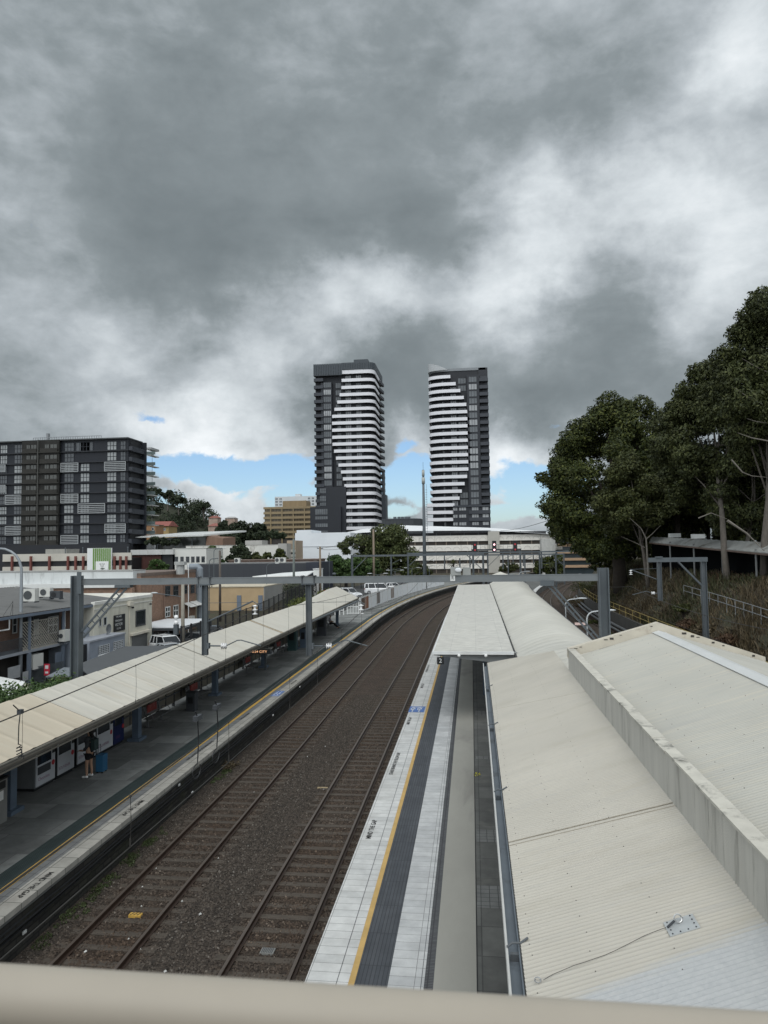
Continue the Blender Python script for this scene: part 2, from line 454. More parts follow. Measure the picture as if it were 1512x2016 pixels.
# loose stones on top of the ballast where the camera is close
def stones():
    rng = np.random.default_rng(3)
    n = 85000
    Y = 13 + 34*rng.random(n)**1.25; X = -10.6 + 7.2*rng.random(n)
    ok = np.ones(n, bool)
    for cx in (-9.6, -8.07, -5.65, -4.12): ok &= np.abs(X-cx-np.where(cx < -7, -0.012*(Y-17), -.0036*(Y-17))) > .09
    X, Y = X[ok], Y[ok]; n = len(X)
    r = rng.uniform(.018, .042, n); z = -.192 + rng.uniform(-.01, .02, n)
    base = np.array([(1, 0, 0), (0, 1, 0), (-1, 0, 0), (0, -1, 0), (0, 0, 1)], float)
    V = base[None]*r[:, None, None]*rng.uniform(.6, 1.35, (n, 5, 3))
    a = rng.random(n)*6.28; ca, sa = np.cos(a), np.sin(a)
    x = V[:, :, 0]*ca[:, None]-V[:, :, 1]*sa[:, None]; y = V[:, :, 0]*sa[:, None]+V[:, :, 1]*ca[:, None]
    P = np.stack([x+X[:, None], y+Y[:, None], V[:, :, 2]+z[:, None]], 2)
    tri = np.array([(0, 1, 4), (1, 2, 4), (2, 3, 4), (3, 0, 4)])
    me = bpy.data.meshes.new('gravel')
    me.vertices.add(n*5); me.vertices.foreach_set('co', P.reshape(-1).astype(np.float32))
    idx = (tri[None]+np.arange(n)[:, None, None]*5).reshape(-1).astype(np.int32)
    me.loops.add(len(idx)); me.loops.foreach_set('vertex_index', idx)
    me.polygons.add(len(idx)//3); me.polygons.foreach_set('loop_start', np.arange(0, len(idx), 3, dtype=np.int32))
    m, t, bs = base_mat('loose_stone')
    g = t.new('ShaderNodeNewGeometry'); tc = t.new('ShaderNodeTexCoord')
    c = t.ramp(g.outputs['Random Per Island'], [(0, (.022, .0172, .0135)), (.5, (.050, .040, .031)), (.95, (.090, .074, .060)), (1., (.17, .155, .135))])
    sp = t.new('ShaderNodeSeparateXYZ'); t.l.new(tc.outputs['Object'], sp.inputs[0])
    f = None
    for cx in (-8.95, -4.9):
        d = t.math('ABSOLUTE', t.math('SUBTRACT', sp.outputs[0], cx))
        q = t.mrange(d, .7, 1.5, 1, 0, True); f = q if f is None else t.math('MAXIMUM', f, q)
    nn = t.noise(tc.outputs['Object'], .5, 7, .65)
    c = t.mix(t.math('MULTIPLY', f, t.mrange(nn, .35, .62, .3, 1.0), clamp=True), c, t.mix(1., c, (1.0, .82, .69), 'MULTIPLY'))
    t.l.new(c, bs.inputs['Base Color']); bs.inputs['Roughness'].default_value = .9
    me.materials.append(m); me.update(calc_edges=True)
    o = bpy.data.objects.new('gravel', me); COL.objects.link(o); tag(o, kind='stuff')
stones()

# ---------------- tracks ----------------
def rail_mesh(fx, Ys):
    mb = MB()
    prof = [(-.065, -.165), (.065, -.165), (.065, -.15), (.012, -.13), (.012, -.045), (.036, -.035), (.036, 0), (-.036, 0), (-.036, -.035), (-.012, -.045), (-.012, -.13), (-.065, -.15)]
    n = len(prof)
    pts = []
    for y in Ys: pts += [(fx(y)+a, y, b) for a, b in prof]
    fc = []
    for j in range(len(Ys)-1):
        for i in range(n): fc.append((j*n+i, j*n+(i+1) % n, (j+1)*n+(i+1) % n, (j+1)*n+i))
    mb.add(pts, fc)
    mb.mi = [1 if k % n == 6 else 0 for k in range(len(fc))]          # worn running surface
    return mb
def track(label, fc, Ys, near):
    t = thing('railway_track', label, 'railway track', (fc(Ys[0]), Ys[0], 0))
    for s in (-.765, .765): rail_mesh(lambda Y: fc(Y)+s, Ys).build('rail', [RAILTOP, RAILHEAD], t)
    rnd = random.Random(int(abs(fc(10))*10))
    proto = None; rest = MB(); k = 0
    y = Ys[0]+.3
    while y < Ys[-1]:
        x = fc(y); w = 1.22+rnd.uniform(-.05, .05); jz = rnd.uniform(-.012, .012)
        if near and 13.6 < y and k < 100:
            if proto is None:
                b = MB(); b.box(x-1.22, y-.11, -.32, x+1.22, y+.11, -.166); proto = b.build('sleeper', TIMBER, t); o = proto
                px0, py0 = x, y
            else:
                o = proto.copy(); COL.objects.link(o); o.parent = t
            o.location = (x-px0, y-py0, jz); o.scale = (1, 1, 1)
            k += 1
        else: rest.box(x-w, y-.11, -.32, x+w, y+.11, -.166+jz)
        y += .62+rnd.uniform(-.03, .03)
    r = rest.build('sleepers', TIMBER, t); tag(r, kind='stuff')
    return t
T1 = left(-8.80); T2 = right(-4.885)
track('rusty brown track beside the shaded platform, weeds along its near rail', T1, YS, True)
track('rusty brown track running beside the white tiled platform edge', T2, YS, True)
T3 = isl(10.0); T4 = isl(13.4)
YR = [y for y in YS if y > 30]
track('curving track beyond the curved station roof, the one nearer the platform', T3, YR, False)
track('curving track at the foot of the retaining wall under the yellow handrail', T4, YR, False)

# small things lying in the track
def marker(px, py, label):
    p = pz(px, py, -.15)
    t = thing('track_marker', label, 'track marker', (p.x, p.y, -.17))
    b = MB(); b.box(p.x-.16, p.y-.05, -.2, p.x+.16, p.y+.10, -.13); b.build('marker_body', YELLOWP, t)
    b = MB()
    for q in (-.09, .0, .09): b.bar((p.x+q-.03, p.y-.03, -.127), (p.x+q+.03, p.y+.08, -.127), .025, .006)
    b.build('black_stripes', BLACKM, t)
marker(266, 1802, 'yellow and black striped marker block between the near rails')
b = MB(); p = pz(635, 1551, -.17); b.box(p.x-.2, p.y-.06, -.2, p.x+.2, p.y+.06, -.155); tag(b.build('timber_offcut', M('pale_timber', (.34, .27, .16), .8)), 'pale timber offcut lying between the rails of the right track', 'timber offcut')
p = pz(527, 1872, -.16); t = thing('drain_grate', 'small grey square grate set in the ballast', 'grate', (p.x, p.y, -.2))
b = MB(); b.box(p.x-.16, p.y-.12, -.2, p.x+.16, p.y+.12, -.15); b.build('frame', M('grey_concrete_grate', (.2, .2, .19)), t)
b = MB()
for i in range(7): b.box(p.x-.13+i*.04, p.y-.1, -.15, p.x-.115+i*.04, p.y+.1, -.142)
b.build('grille', STEEL_DK, t)
rnd = random.Random(9)
paper = M('white_litter', (.8, .8, .78), .8)
p0 = None
for k, (px, py) in enumerate([(280, 1747), (278, 1785), (253, 1849), (168, 1874), (276, 1870), (307, 1711), (394, 1800), (430, 1690), (358, 1775), (325, 1913), (500, 1560), (637, 1555), (640, 1470), (605, 1490)]):
    p = pz(px, py, -.17); b = MB(); s = rnd.uniform(.02, .045)
    b.poly([(p.x-s, p.y, -.165), (p.x, p.y-s*1.2, -.15), (p.x+s, p.y+.01, -.165), (p.x, p.y+s, -.14)])
    b.poly([(p.x-s, p.y, -.165), (p.x, p.y+s, -.14), (p.x+s, p.y+.01, -.165), (p.x, p.y-s*1.2, -.17)])
    tag(b.build('paper_scrap', paper), 'small white paper scrap lying on the track ballast', 'litter', 'paper scraps on the track ballast')

# ---------------- platforms ----------------
PZ = 1.05
CONC_D = tiles('platform_patchwork', (.14, .145, .141), (.25, .256, .246), (.11, .11, .11), 1.5, 1.25, .012, .8, .3, dirt=(.09, .092, .09), dsc=.5)
COPING = tiles('coping_slabs', (.40, .385, .35), (.33, .32, .29), (.12, .12, .11), 1.0, .62, .012, .7, dirt=(.24, .22, .19), dsc=.9)
GREYPAVE = tiles('grey_pavers', (.16, .165, .165), (.20, .205, .205), (.08, .08, .08), .4, .4, .01, .75)
TACTG = tiles('green_tactile', (.048, .066, .066), (.066, .086, .084), (.018, .026, .027), .055, 30, .012, .6)
DARKBRICK = tiles('sooty_bricks', (.034, .032, .030), (.058, .054, .048), (.022, .022, .021), .46, .15, .02, .9, .5, swap='yzx', dirt=(.045, .05, .03), dsc=.8, bump=.6)
mb = MB()
xe, xb_ = left(-10.68), (lambda Y: -16.9 + (cR(Y)+dl(Y) if Y > 85 else 0))
strip(mb, xb_, xe, PZ)
for a, b in zip(YS[:-1], YS[1:]):
    mb.poly([(xe(a), a, PZ), (xe(a), a, .78), (xe(b), b, .78), (xe(b), b, PZ)])
PL = mb.build('platform', CONC_D); tag(PL, kind='structure')
def surf(name, xa, xb, z, mat, Ys=YS, parent=PL, thick=None):
    b = MB(); strip(b, xa, xb, z, Ys)
    if thick:
        fa = xa if callable(xa) else (lambda Y: xa); fb = xb if callable(xb) else (lambda Y: xb)
        for q, w in zip(Ys[:-1], Ys[1:]):
            b.poly([(fb(q), q, z), (fb(q), q, z-thick), (fb(w), w, z-thick), (fb(w), w, z)])
            b.poly([(fa(q), q, z), (fa(w), w, z), (fa(w), w, z-thick), (fa(q), q, z-thick)])
            b.poly([(fb(q), q, z-thick), (fa(q), q, z-thick), (fa(w), w, z-thick), (fb(w), w, z-thick)])
    return b.build(name, mat, parent)
surf('coping', left(-11.07), left(-10.58), PZ+.012, COPING, thick=.14)
surf('paving', left(-11.38), left(-11.072), PZ+.004, GREYPAVE)
surf('yellow_line', left(-11.52), left(-11.37), PZ+.011, YELLOWP)
surf('tactile_strip', left(-12.06), left(-11.492), PZ+.008, TACTG)
# the dark brick face of the platform, cables along it
mb = MB()
f0, f1 = left(-10.86), left(-10.70)
for a, b in zip(YS[:-1], YS[1:]):
    mb.poly([(f1(a), a, .8), (f1(a), a, .42), (f1(b), b, .42), (f1(b), b, .8)])
    mb.poly([(f1(a), a, .42), (f0(a)+.02, a, .38), (f0(b)+.02, b, .38), (f1(b), b, .42)])
    mb.poly([(f0(a)+.02, a, .38), (f0(a)+.02, a, -.5), (f0(b)+.02, b, -.5), (f0(b)+.02, b, .38)])
mb.build('platform_face', DARKBRICK, PL)
for k, (zz, off) in enumerate(((.62, -10.655), (.50, -10.66), (.30, -10.80))):
    b = MB(); fx = left(off); b.tube([(fx(y), y, zz+.02*math.sin(y*.9+k)) for y in np.arange(4, 200, 2.)], .022, 5)
    tag(b.build('track_cable', BLACKM), ['black cable along the shaded platform face, topmost of the three', 'black cable along the shaded platform face, middle of the three', 'black cable along the shaded platform face, lowest of the three'][k], 'cable', 'cables along the platform face')
for k, (px, py) in enumerate([(47, 1835), (165, 1772), (378, 1560), (352, 1545), (537, 1408), (590, 1352)]):
    p = pX(px, py, -10.79); b = MB(); b.box(p.x, p.y-.07, p.z-.035, p.x+.03, p.y+.07, p.z+.035); b.box(p.x+.03, p.y-.055, p.z-.022, p.x+.034, p.y+.055, p.z+.022)
    tag(b.build('number_plate', WHITEP), 'small white plate fixed to the sooty platform face', 'plate', 'white plates on the platform face')

# right (island) platform
WTILE = tiles('white_edge_tiles', (.60, .60, .585), (.52, .525, .515), (.17, .17, .165), .82, .30, .006, .55, dirt=(.43, .425, .40), dsc=.7)
WTILE2 = tiles('white_back_tiles', (.55, .56, .56), (.46, .47, .475), (.2, .2, .2), .63, .30, .006, .55, dirt=(.36, .37, .38), dsc=.8)
TACTD = tiles('dark_tactile', (.062, .068, .078), (.078, .084, .094), (.035, .038, .043), .078, 1.2, .008, .6)
DRAIN = tiles('drain_cover', (.10, .105, .11), (.13, .135, .14), (.05, .05, .055), .17, .05, .012, .7)
CONCP = M('grey_path_concrete', (.31, .305, .275), .8, .08, .7, .15, 40, stain=(.23, .225, .205), stsc=.5, stretch=(1, .4, 1))
DPAVE = tiles('dark_asphalt_path', (.10, .102, .098), (.135, .138, .132), (.07, .072, .07), 1.4, 1.15, .014, .9, dirt=(.16, .16, .148), dsc=.9)
mb = MB(); strip(mb, right(-3.22), isl(8.0), PZ)
for fx, s in ((right(-3.22), 1), (isl(8.0), -1)):
    for a, b in zip(YS[:-1], YS[1:]): mb.poly([(fx(a), a, PZ), (fx(b), b, PZ), (fx(b), b, -.5), (fx(a), a, -.5)])
PR = mb.build('island_platform', DPAVE); tag(PR, kind='structure')
surf('edge_tiles', right(-3.32), right(-2.502), PZ+.012, WTILE, parent=PR, thick=.1)
surf('yellow_line', right(-2.5), right(-2.382), PZ+.014, M('ochre_line', (.50, .33, .12), .65, .12, 3), parent=PR)
surf('tactile_strip', right(-2.38), right(-1.762), PZ+.012, TACTD, parent=PR)
surf('inner_tiles', right(-1.76), right(-1.092), PZ+.010, WTILE2, parent=PR)
surf('drain', right(-1.09), right(-.922), PZ+.006, DRAIN, parent=PR)
surf('concrete_path', right(-.92), right(-.122), PZ+.008, CONCP, parent=PR)
surf('joint_line', right(-2.725), right(-2.713), PZ+.0165, STEEL_DK, parent=PR)
surf('joint_line', right(-1.152), right(-1.142), PZ+.0145, STEEL_DK, parent=PR)
surf('joint_line', right(-.12), right(-.10), PZ+.0085, BLACKM, parent=PR)
surf('edge_tiles', isl(7.3), isl(8.08), PZ+.012, WTILE, Ys=YR, parent=PR, thick=.1)
SLABTILE = tiles('grey_square_tiles', (.15, .155, .152), (.18, .185, .182), (.05, .05, .05), .2, .2, .008, .8)
for ya, yb in ((16.9, 18.0), (20.6, 21.5), (28.6, 28.95), (36, 37)):
    b = MB(); b.poly([(-.09, ya, PZ+.006), (1.2, ya, PZ+.006), (1.2, yb, PZ+.006), (-.09, yb, PZ+.006)]); b.build('paving', SLABTILE, PR)

# lettering on the platform edges
INK = M('black_lettering', (.03, .03, .03), .7, .3, 5)
def letter_r(px, py, body, size, sq=1.0):
    p = pz(px, py, PZ+.02); text_mesh(body, size, INK, 'lettering', PR, frame_mtx((p.x, p.y, PZ+.02), (0, 1, 0), (-1, 0, 0)), sq, .003)
letter_r(732, 1632, 'MIND THE GAP', .20, 1.03)
letter_r(778, 1502, 'STAND BEHIND THE YELLOW LINE', .19, .95)
letter_r(806, 1419, 'MIND THE GAP', .20, 1.03)
letter_r(832, 1350, 'MIND THE GAP', .20, 1.0)
letter_r(842, 1316, 'STAND BEHIND THE YELLOW LINE', .19, .95)
def letter_l(px, py, body, size, sq=1.0):
    p = pz(px, py, PZ+.02); text_mesh(body, size, INK, 'lettering', PL, frame_mtx((p.x, p.y, PZ+.02), (0, -1, 0), (1, 0, 0)), sq, .003)
letter_l(70, 1741, 'MIND THE GAP', .20, 1.0)
letter_l(262, 1590, 'MIND THE GAP', .20, 1.0)
letter_l(395, 1476, 'STAND BEHIND THE YELLOW LINE', .19, .95)
letter_l(482, 1410, 'MIND THE GAP', .20, 1.0)
letter_l(578, 1343, 'MIND THE GAP', .20, 1.0)
BLUEP = M('blue_marking', (.08, .17, .42), .6, .1, 3, stain=(.12, .2, .42), stsc=2)
def access_panel(cx, cy, w, h, parent, s=1):
    z = PZ+.020
    b = MB(); b.poly([(cx-w/2, cy-h/2, z), (cx+w/2, cy-h/2, z), (cx+w/2, cy+h/2, z), (cx-w/2, cy+h/2, z)]); b.build('blue_panel', BLUEP, parent)
    b = MB(); z += .003
    def ring(x, y, r, a0=0, a1=360, t=.035):
        n = 14
        for i in range(n):
            p, q = rad(a0+(a1-a0)*i/n), rad(a0+(a1-a0)*(i+1)/n)
            b.poly([(x+r*math.cos(p), y+r*math.sin(p), z), (x+(r+t)*math.cos(p), y+(r+t)*math.sin(p), z), (x+(r+t)*math.cos(q), y+(r+t)*math.sin(q), z), (x+r*math.cos(q), y+r*math.sin(q), z)])
    def rec(x0, y0, x1, y1): b.poly([(x0, y0, z), (x1, y0, z), (x1, y1, z), (x0, y1, z)])
    for ox in (-.20, .13):                                   # two seated-passenger pictograms, read from the track side
        ring(cx+ox, cy-.02*s, .085, 20, 300)
        rec(cx+ox-.02, cy-.02*s, cx+ox+.02, cy+.16*s); ring(cx+ox, cy+.21*s, .0, t=.035); rec(cx+ox, cy-.04*s, cx+ox+.12, cy)
    rec(cx-.28, cy-.2*s, cx+.28, cy-.17*s)
    b.v = [(cx+(x-cx)*(w/.78), cy+(y-cy)*(h/.55), zq) for x, y, zq in b.v]
    b.build('white_pictogram', WHITEP, parent)
p = pz(821, 1397, PZ); access_panel(p.x, p.y, .78, 1.35, PR, -1)
p = pz(546, 1366, PZ); access_panel(p.x+.03, p.y, .46, 1.5, PL)
# ---------------- painted corrugated iron ----------------
def roofpaint(name, col, dirt, wear, wear_y=None):
    m, t, bs = base_mat(name)
    tc = t.new('ShaderNodeTexCoord'); v = tc.outputs['Object']
    vs = t.vmath('MULTIPLY', v, (.25, 1.6, 1)); vf = t.vmath('MULTIPLY', v, (.5, 13., 1))
    c = t.mix(t.mrange(t.noise(v, .35, 7, .6), .35, .65, 0, 1), tuple(x*.93 for x in col), tuple(min(1, x*1.05) for x in col))
    c = t.mix(t.mrange(t.noise(vs, .9, 8, .66), .48, .76, 0, .6, True), c, dirt)
    c = t.mix(t.mrange(t.noise(vf, .8, 7, .66), .46, .74, 0, .7, True), c, wear)
    c = t.mix(t.mrange(t.noise(v, 9, 5, .7), .66, .8, 0, .6, True), c, dirt)
    va = t.math('MULTIPLY', t.attr('valley_shade'), t.mrange(t.noise(vf, .5, 6, .6), .3, .7, .12, .6))
    c = t.mix(va, c, tuple(x*.55 for x in dirt))  # flute shading put into the colour: valleys mixed to a darkened dirt tone
    if wear_y:
        sp = t.new('ShaderNodeSeparateXYZ'); t.l.new(v, sp.inputs[0])
        q = t.math('ADD', t.math('SUBTRACT', t.math('MULTIPLY', sp.outputs[0], .15), sp.outputs[1]), t.math('MULTIPLY', t.math('SUBTRACT', t.noise(vf, 1.2, 7, .7), .5), .9))
        c = t.mix(t.mrange(q, wear_y, wear_y+.3, 0, .9, True), c, t.mix(t.noise(v, 14, 6, .7), (.30, .32, .34), (.52, .53, .53)))
    t.l.new(c, bs.inputs['Base Color']); bs.inputs['Roughness'].default_value = .55; bs.inputs['Specular IOR Level'].default_value = .35
    MATS[name] = m
    return m
ROOF_CREAM = roofpaint('cream_roof_paint', (.62, .585, .49), (.47, .43, .34), (.50, .49, .44), wear_y=None)
ROOF_UP = roofpaint('pale_grey_roof_paint', (.42, .412, .37), (.35, .35, .33), (.50, .465, .385))
ROOF_WHITE = roofpaint('white_roof_paint', (.55, .535, .48), (.44, .42, .36), (.47, .46, .42))
def corr(p00, p10, p01, p11, pitch, amp, nper=8, steps=1):
    """corrugated sheet: flutes run from edge 0 (p00-p01) to edge 1 (p10-p11); bilinear between"""
    p00, p10, p01, p11 = map(Vector, (p00, p10, p01, p11))
    L = max((p01-p00).length, (p11-p10).length); n = max(2, int(L/pitch*nper))
    nn = (p10-p00).cross(p01-p00).normalized()
    if nn.z < 0: nn = -nn
    mb = MB(); pts = []
    for i in range(n+1):
        t = i/n; w = nn*(amp*math.cos(2*math.pi*t*L/pitch))
        a = p00.lerp(p01, t)+w; b = p10.lerp(p11, t)+w
        for k in range(steps+1): pts.append(a.lerp(b, k/steps)); mb.at.append(max(0., -math.cos(2*math.pi*t*L/pitch))**1.5)
    q = steps+1
    mb.add(pts, [(i*q+k, (i+1)*q+k, (i+1)*q+k+1, i*q+k+1) for i in range(n) for k in range(steps)])
    return mb
STAINED = M('stained_concrete', (.50, .485, .44), .85, .10, 1.2, .25, 45, stretch=(3., 3., .35), stain=(.25, .24, .21), stsc=1.5)
CAPM = M('lichen_capping', (.52, .50, .44), .85, .12, 2.5, .3, 30, stain=(.10, .10, .09), stsc=2.6)
CAPCREAM = M('cream_capping', (.54, .50, .42), .8, .08, 2., .15, 30, stain=(.36, .30, .24), stsc=1.7)
BRICKRED = tiles('red_brick', (.20, .10, .065), (.27, .145, .095), (.19, .17, .15), .24, .086, .01, .85, .5, swap='szz', dirt=(.14, .11, .09), dsc=.7)

SB = thing('station_building', 'cream station building with corrugated awning, concrete parapet and gabled iron roof, nearest on the right', 'station building', (4, 16, PZ))
E0, E1, Z0, Z1 = .47, 2.97, 4.28, 5.16
def topY(Y): return Y-(Y-8)*.115
corr((E0, 4, Z0), (E1, topY(4), Z1), (E0, 31.4, Z0), (E1, topY(31.4), Z1), .082, .013, 8, 3).build('awning_roof', roofpaint('cream_awning_paint', (.47, .445, .39), (.385, .358, .30), (.42, .405, .37), wear_y=7.45), SB, True)
# laps between sheets and the screw rows
for y in (12.2, 12.35, 22.3): b = MB(); b.bar((E0, y, Z0+.013), (E1, topY(y), Z1+.013), .022, .006); b.build('sheet_lap', M('tan_lap', (.37, .335, .275), .7, .2, 4), SB)
b = MB(); rnd = random.Random(2)
for tX in (.045, .30, .62):
    y = 5.
    while y < 31:
        if rnd.random() < .8:
            f = tX+rnd.uniform(-.006, .006)+.0022*(y-8)*0; x = E0+(E1-E0)*f; yy = y+(topY(y)-y)*f; z = Z0+(Z1-Z0)*f+.012
            b.ball((x, yy, z), (.0075, .0075, .007), 6, 4)
        y += .246 if tX < .1 else .41
o = b.build('screws', M('rusty_screw', (.06, .05, .045), .6, .3, 9), SB); tag(o, kind='stuff')
GUT = M('gutter_blue_grey', (.14, .165, .19), .5, .12, 1.5, stain=(.05, .055, .06), stsc=1.)
b = MB()
b.box(.30, 4, 4.10, .46, 31.5, 4.115); b.box(.44, 4, 4.115, .455, 31.5, 4.24)
b.build('gutter_trough', GUT, SB)
b = MB(); b.box(.285, 4, 4.09, .312, 31.5, 4.262); b.build('gutter_lip', M('pale_gutter_lip', (.50, .50, .48), .6, .08), SB)
for y in (9.2, 14.9, 20.4, 26):
    b = MB(); b.tube([(.30, y, 4.27), (.36, y+.02, 4.31), (.47, y+.05, 4.30), (.56, y+.1, 4.34)], .014, 6); b.box(.34, y-.03, 4.115, .44, y+.03, 4.2)
    b.build('gutter_bracket', STEEL, SB)
b = MB()
b.box(2.99, 4, PZ, 3.11, 24.1, 5.0); b.box(3.11, 23.9, PZ, 8.75, 24.1, 5.2)
b.build('wall', M('station_wall_paint', (.30, .28, .24), .8, .1, 1), SB)
b = MB(); b.box(2.96, 4, 4.95, 3.14, 24.25, 5.82); b.build('parapet', STAINED, SB)
b = MB()
rnd = random.Random(6); y = 4.
while y < 24.25:
    y2 = min(24.25, y+rnd.uniform(.5, 1.2)); e = rnd.uniform(-.012, .012)
    b.box(2.945+e, y, 5.823, 3.155, y2-.006, 5.862+rnd.uniform(-.006, .006)); y = y2
b.build('parapet_capping', CAPM, SB)
b = MB()
GX = [(2.94, 5.86), (5.76, 6.70), (8.95, 5.62)]
for (xa, za), (xb, zb) in zip(GX[:-1], GX[1:]):
    b.prism([(xa, 24.12, za-.30), (xb, 24.12, zb-.30), (xb, 24.12, zb), (xa, 24.12, za)], (0, .27, 0))
b.prism([(3.14, 24.14, 4.9), (8.9, 24.14, 4.9), (8.9, 24.14, 5.35), (5.76, 24.14, 6.38), (3.14, 24.14, 5.55)], (0, .2, 0))
b.build('gable_capping', CAPCREAM, SB)
b = MB()
for k in range(14):
    f = rnd.random(); xa, za = (GX[0] if f < .5 else GX[1]); xb, zb = (GX[1] if f < .5 else GX[2]); g = rnd.random()
    x = xa+(xb-xa)*g; z = za+(zb-za)*g; w = rnd.uniform(.02, .07)
    b.box(x-w, 24.112, z-.07*rnd.random()-.05, x+w, 24.118, z-.05)
b.build('lichen_patches', M('dark_lichen', (.06, .055, .05), .9, .3, 6), SB)
corr((3.17, 4, 5.60), (5.76, 4, 6.42), (3.17, 24.1, 5.60), (5.76, 24.1, 6.42), .082, .010, 8, 2).build('roof', ROOF_UP, SB, True)
corr((5.76, 4, 6.42), (8.9, 4, 5.48), (5.76, 24.1, 6.42), (8.9, 24.1, 5.48), .082, .010, 8, 1).build('roof', ROOF_UP, SB, True)
b = MB(); b.hexa([(5.56, 4, 6.378), (5.76, 4, 6.44), (5.76, 24.1, 6.44), (5.56, 24.1, 6.378), (5.56, 4, 6.39), (5.76, 4, 6.452), (5.76, 24.1, 6.452), (5.56, 24.1, 6.39)])
b.hexa([(5.76, 4, 6.44), (5.98, 4, 6.374), (5.98, 24.1, 6.374), (5.76, 24.1, 6.44), (5.76, 4, 6.452), (5.98, 4, 6.386), (5.98, 24.1, 6.386), (5.76, 24.1, 6.452)])
b.build('ridge_cap', M('ridge_white', (.56, .57, .56), .5, .05), SB)
b = MB()
for tX in (.18, .46, .75):
    y = 5.
    while y < 24:
        if rnd.random() < .75: b.ball((3.17+2.59*tX, y, 5.60+.82*tX+.012), (.0075, .0075, .007), 6, 4)
        y += .41
o = b.build('screws', MATS['rusty_screw'], SB); tag(o, kind='stuff')

# roof anchor, its ring and cable
AX = (2.2, 8.62)
def rz(x): return Z0+(x-E0)*(Z1-Z0)/(E1-E0)
t = thing('roof_anchor', 'square metal fall-arrest plate with ring bolted on the cream awning', 'roof anchor', (AX[0], AX[1], rz(AX[0])))
sl_ = (Z1-Z0)/(E1-E0)
b = MB(); x0, x1 = AX[0]-.16, AX[0]+.16
b.hexa([(x0, AX[1]-.15, rz(x0)+.014), (x1, AX[1]-.15, rz(x1)+.014), (x1, AX[1]+.15, rz(x1)+.014), (x0, AX[1]+.15, rz(x0)+.014), (x0, AX[1]-.15, rz(x0)+.022), (x1, AX[1]-.15, rz(x1)+.022), (x1, AX[1]+.15, rz(x1)+.022), (x0, AX[1]+.15, rz(x0)+.022)])
b.build('plate', M('zinc_plate', (.5, .52, .52), .4, .1, 5, metal=.3), t)
b = MB()
for i in range(4):
    for j in range(4):
        if i in (0, 3) or j in (0, 3):
            x = AX[0]-.125+i*.083; b.ball((x, AX[1]-.12+j*.08, rz(x)+.024), .010, 6, 4)
b.build('bolts', STEEL_DK, t)
def ringm(c, r, tr, tilt=.5):
    m = MB(); pts = []
    for i in range(17):
        a = 2*math.pi*i/16; pts.append((c[0]+r*math.cos(a), c[1]+r*math.sin(a)*math.cos(tilt), c[2]+r+r*math.sin(a)*math.sin(tilt)))
    m.tube(pts, tr, 6, False); return m
ringm((AX[0]-.02, AX[1]+.06, rz(AX[0])+.02), .042, .009, 1.0).build('ring', M('chrome', (.5, .5, .5), .25, .05, 3, metal=.8), t)
b = MB(); x = AX[0]-.02; b.tube([(x-.13, AX[1]+.01, rz(x-.13)+.035), (x-.04, AX[1]+.05, rz(x)+.045)], .013, 6); b.build('shackle', STEEL_DK, t)
t = thing('safety_cable', 'thin dark cable lying across the cream awning to a small ring', 'cable', (.6, 8.4, rz(.6)))
pts = []
for i in range(13):
    f = i/12; x = .66+f*(AX[0]-.16-.66); pts.append((x, 8.38+f*.26+.025*math.sin(f*9), rz(x)+.022+.006*abs(math.sin(f*20))))
b = MB(); b.tube(pts, .003, 5); b.build('wire', WIREM, t)
ringm((.60, 8.37, rz(.6)+.01), .035, .007, .3).build('ring', MATS['chrome'], t)

# ---------------- flat white platform canopy ----------------
PCAN = tiles('white_canopy_sheet', (.575, .56, .51), (.55, .535, .49), (.43, .42, .39), 1.22, 2.4, .010, .5, 0, dirt=(.55, .55, .50), dsc=.5)
WC = thing('platform_canopy', 'flat white panelled canopy over the island platform, platform sign hung at its front', 'platform canopy', (0, 60, PZ))
b = MB()
def cxl(Y): return -1.98-.003*(Y-34)
def cxr(Y): return 1.72+.004*(Y-34)
Yc = [34.2+i*6.53 for i in range(11)]
for a, c in zip(Yc[:-1], Yc[1:]):
    b.poly([(cxl(a), a, 4.30), (cxr(a), a, 4.36), (cxr(c), c, 4.36), (cxl(c), c, 4.30)])
b.build('roof', PCAN, WC)
b = MB()
b.box(cxl(34.2)-.03, 34.14, 4.235, cxr(34.2)+.02, 34.2, 4.375)
for a, c in zip(Yc[:-1], Yc[1:]):
    b.hexa([(cxl(a)-.04, a, 4.2), (cxl(a), a, 4.2), (cxl(c), c, 4.2), (cxl(c)-.04, c, 4.2), (cxl(a)-.04, a, 4.325), (cxl(a), a, 4.325), (cxl(c), c, 4.325), (cxl(c)-.04, c, 4.325)])
b.build('fascia', WHITEP, WC)
b = MB()
for y in Yc: b.hexa([(cxl(y)+.02, y+.25, 4.16), (1.9, y+.25, 3.7), (1.9, y+.4, 3.7), (cxl(y)+.02, y+.4, 4.16), (cxl(y)+.02, y+.25, 4.26), (1.9, y+.25, 4.3), (1.9, y+.4, 4.3), (cxl(y)+.02, y+.4, 4.26)])
b.poly([(cxl(34.3), 34.3, 4.255), (cxr(34.3), 34.3, 4.255), (cxr(99), 99, 4.255), (cxl(99), 99, 4.255)])
b.build('underside_beams', M('soffit_grey', (.30, .31, .31), .7, .1), WC)
for xx in (-.78, .45):
    b = MB(); b.ball((xx, 34.06, 4.20), .075, 12, 8); b.build('lamp_globe', M('opal_globe', (.82, .82, .8), .3, .03), WC, True)
for y in Yc[1::2]:
    b = MB(); b.box(.35, y+.25, PZ, .47, y+.37, 4.1); b.build('post', BLUEGREY, WC)
b = MB()
for y in (40., 52, 64, 76, 88): b.box(-1.9, y, 4.1, -1.5, y+.6, 4.16)
b.build('underside_light_housings', WHITEP, WC)
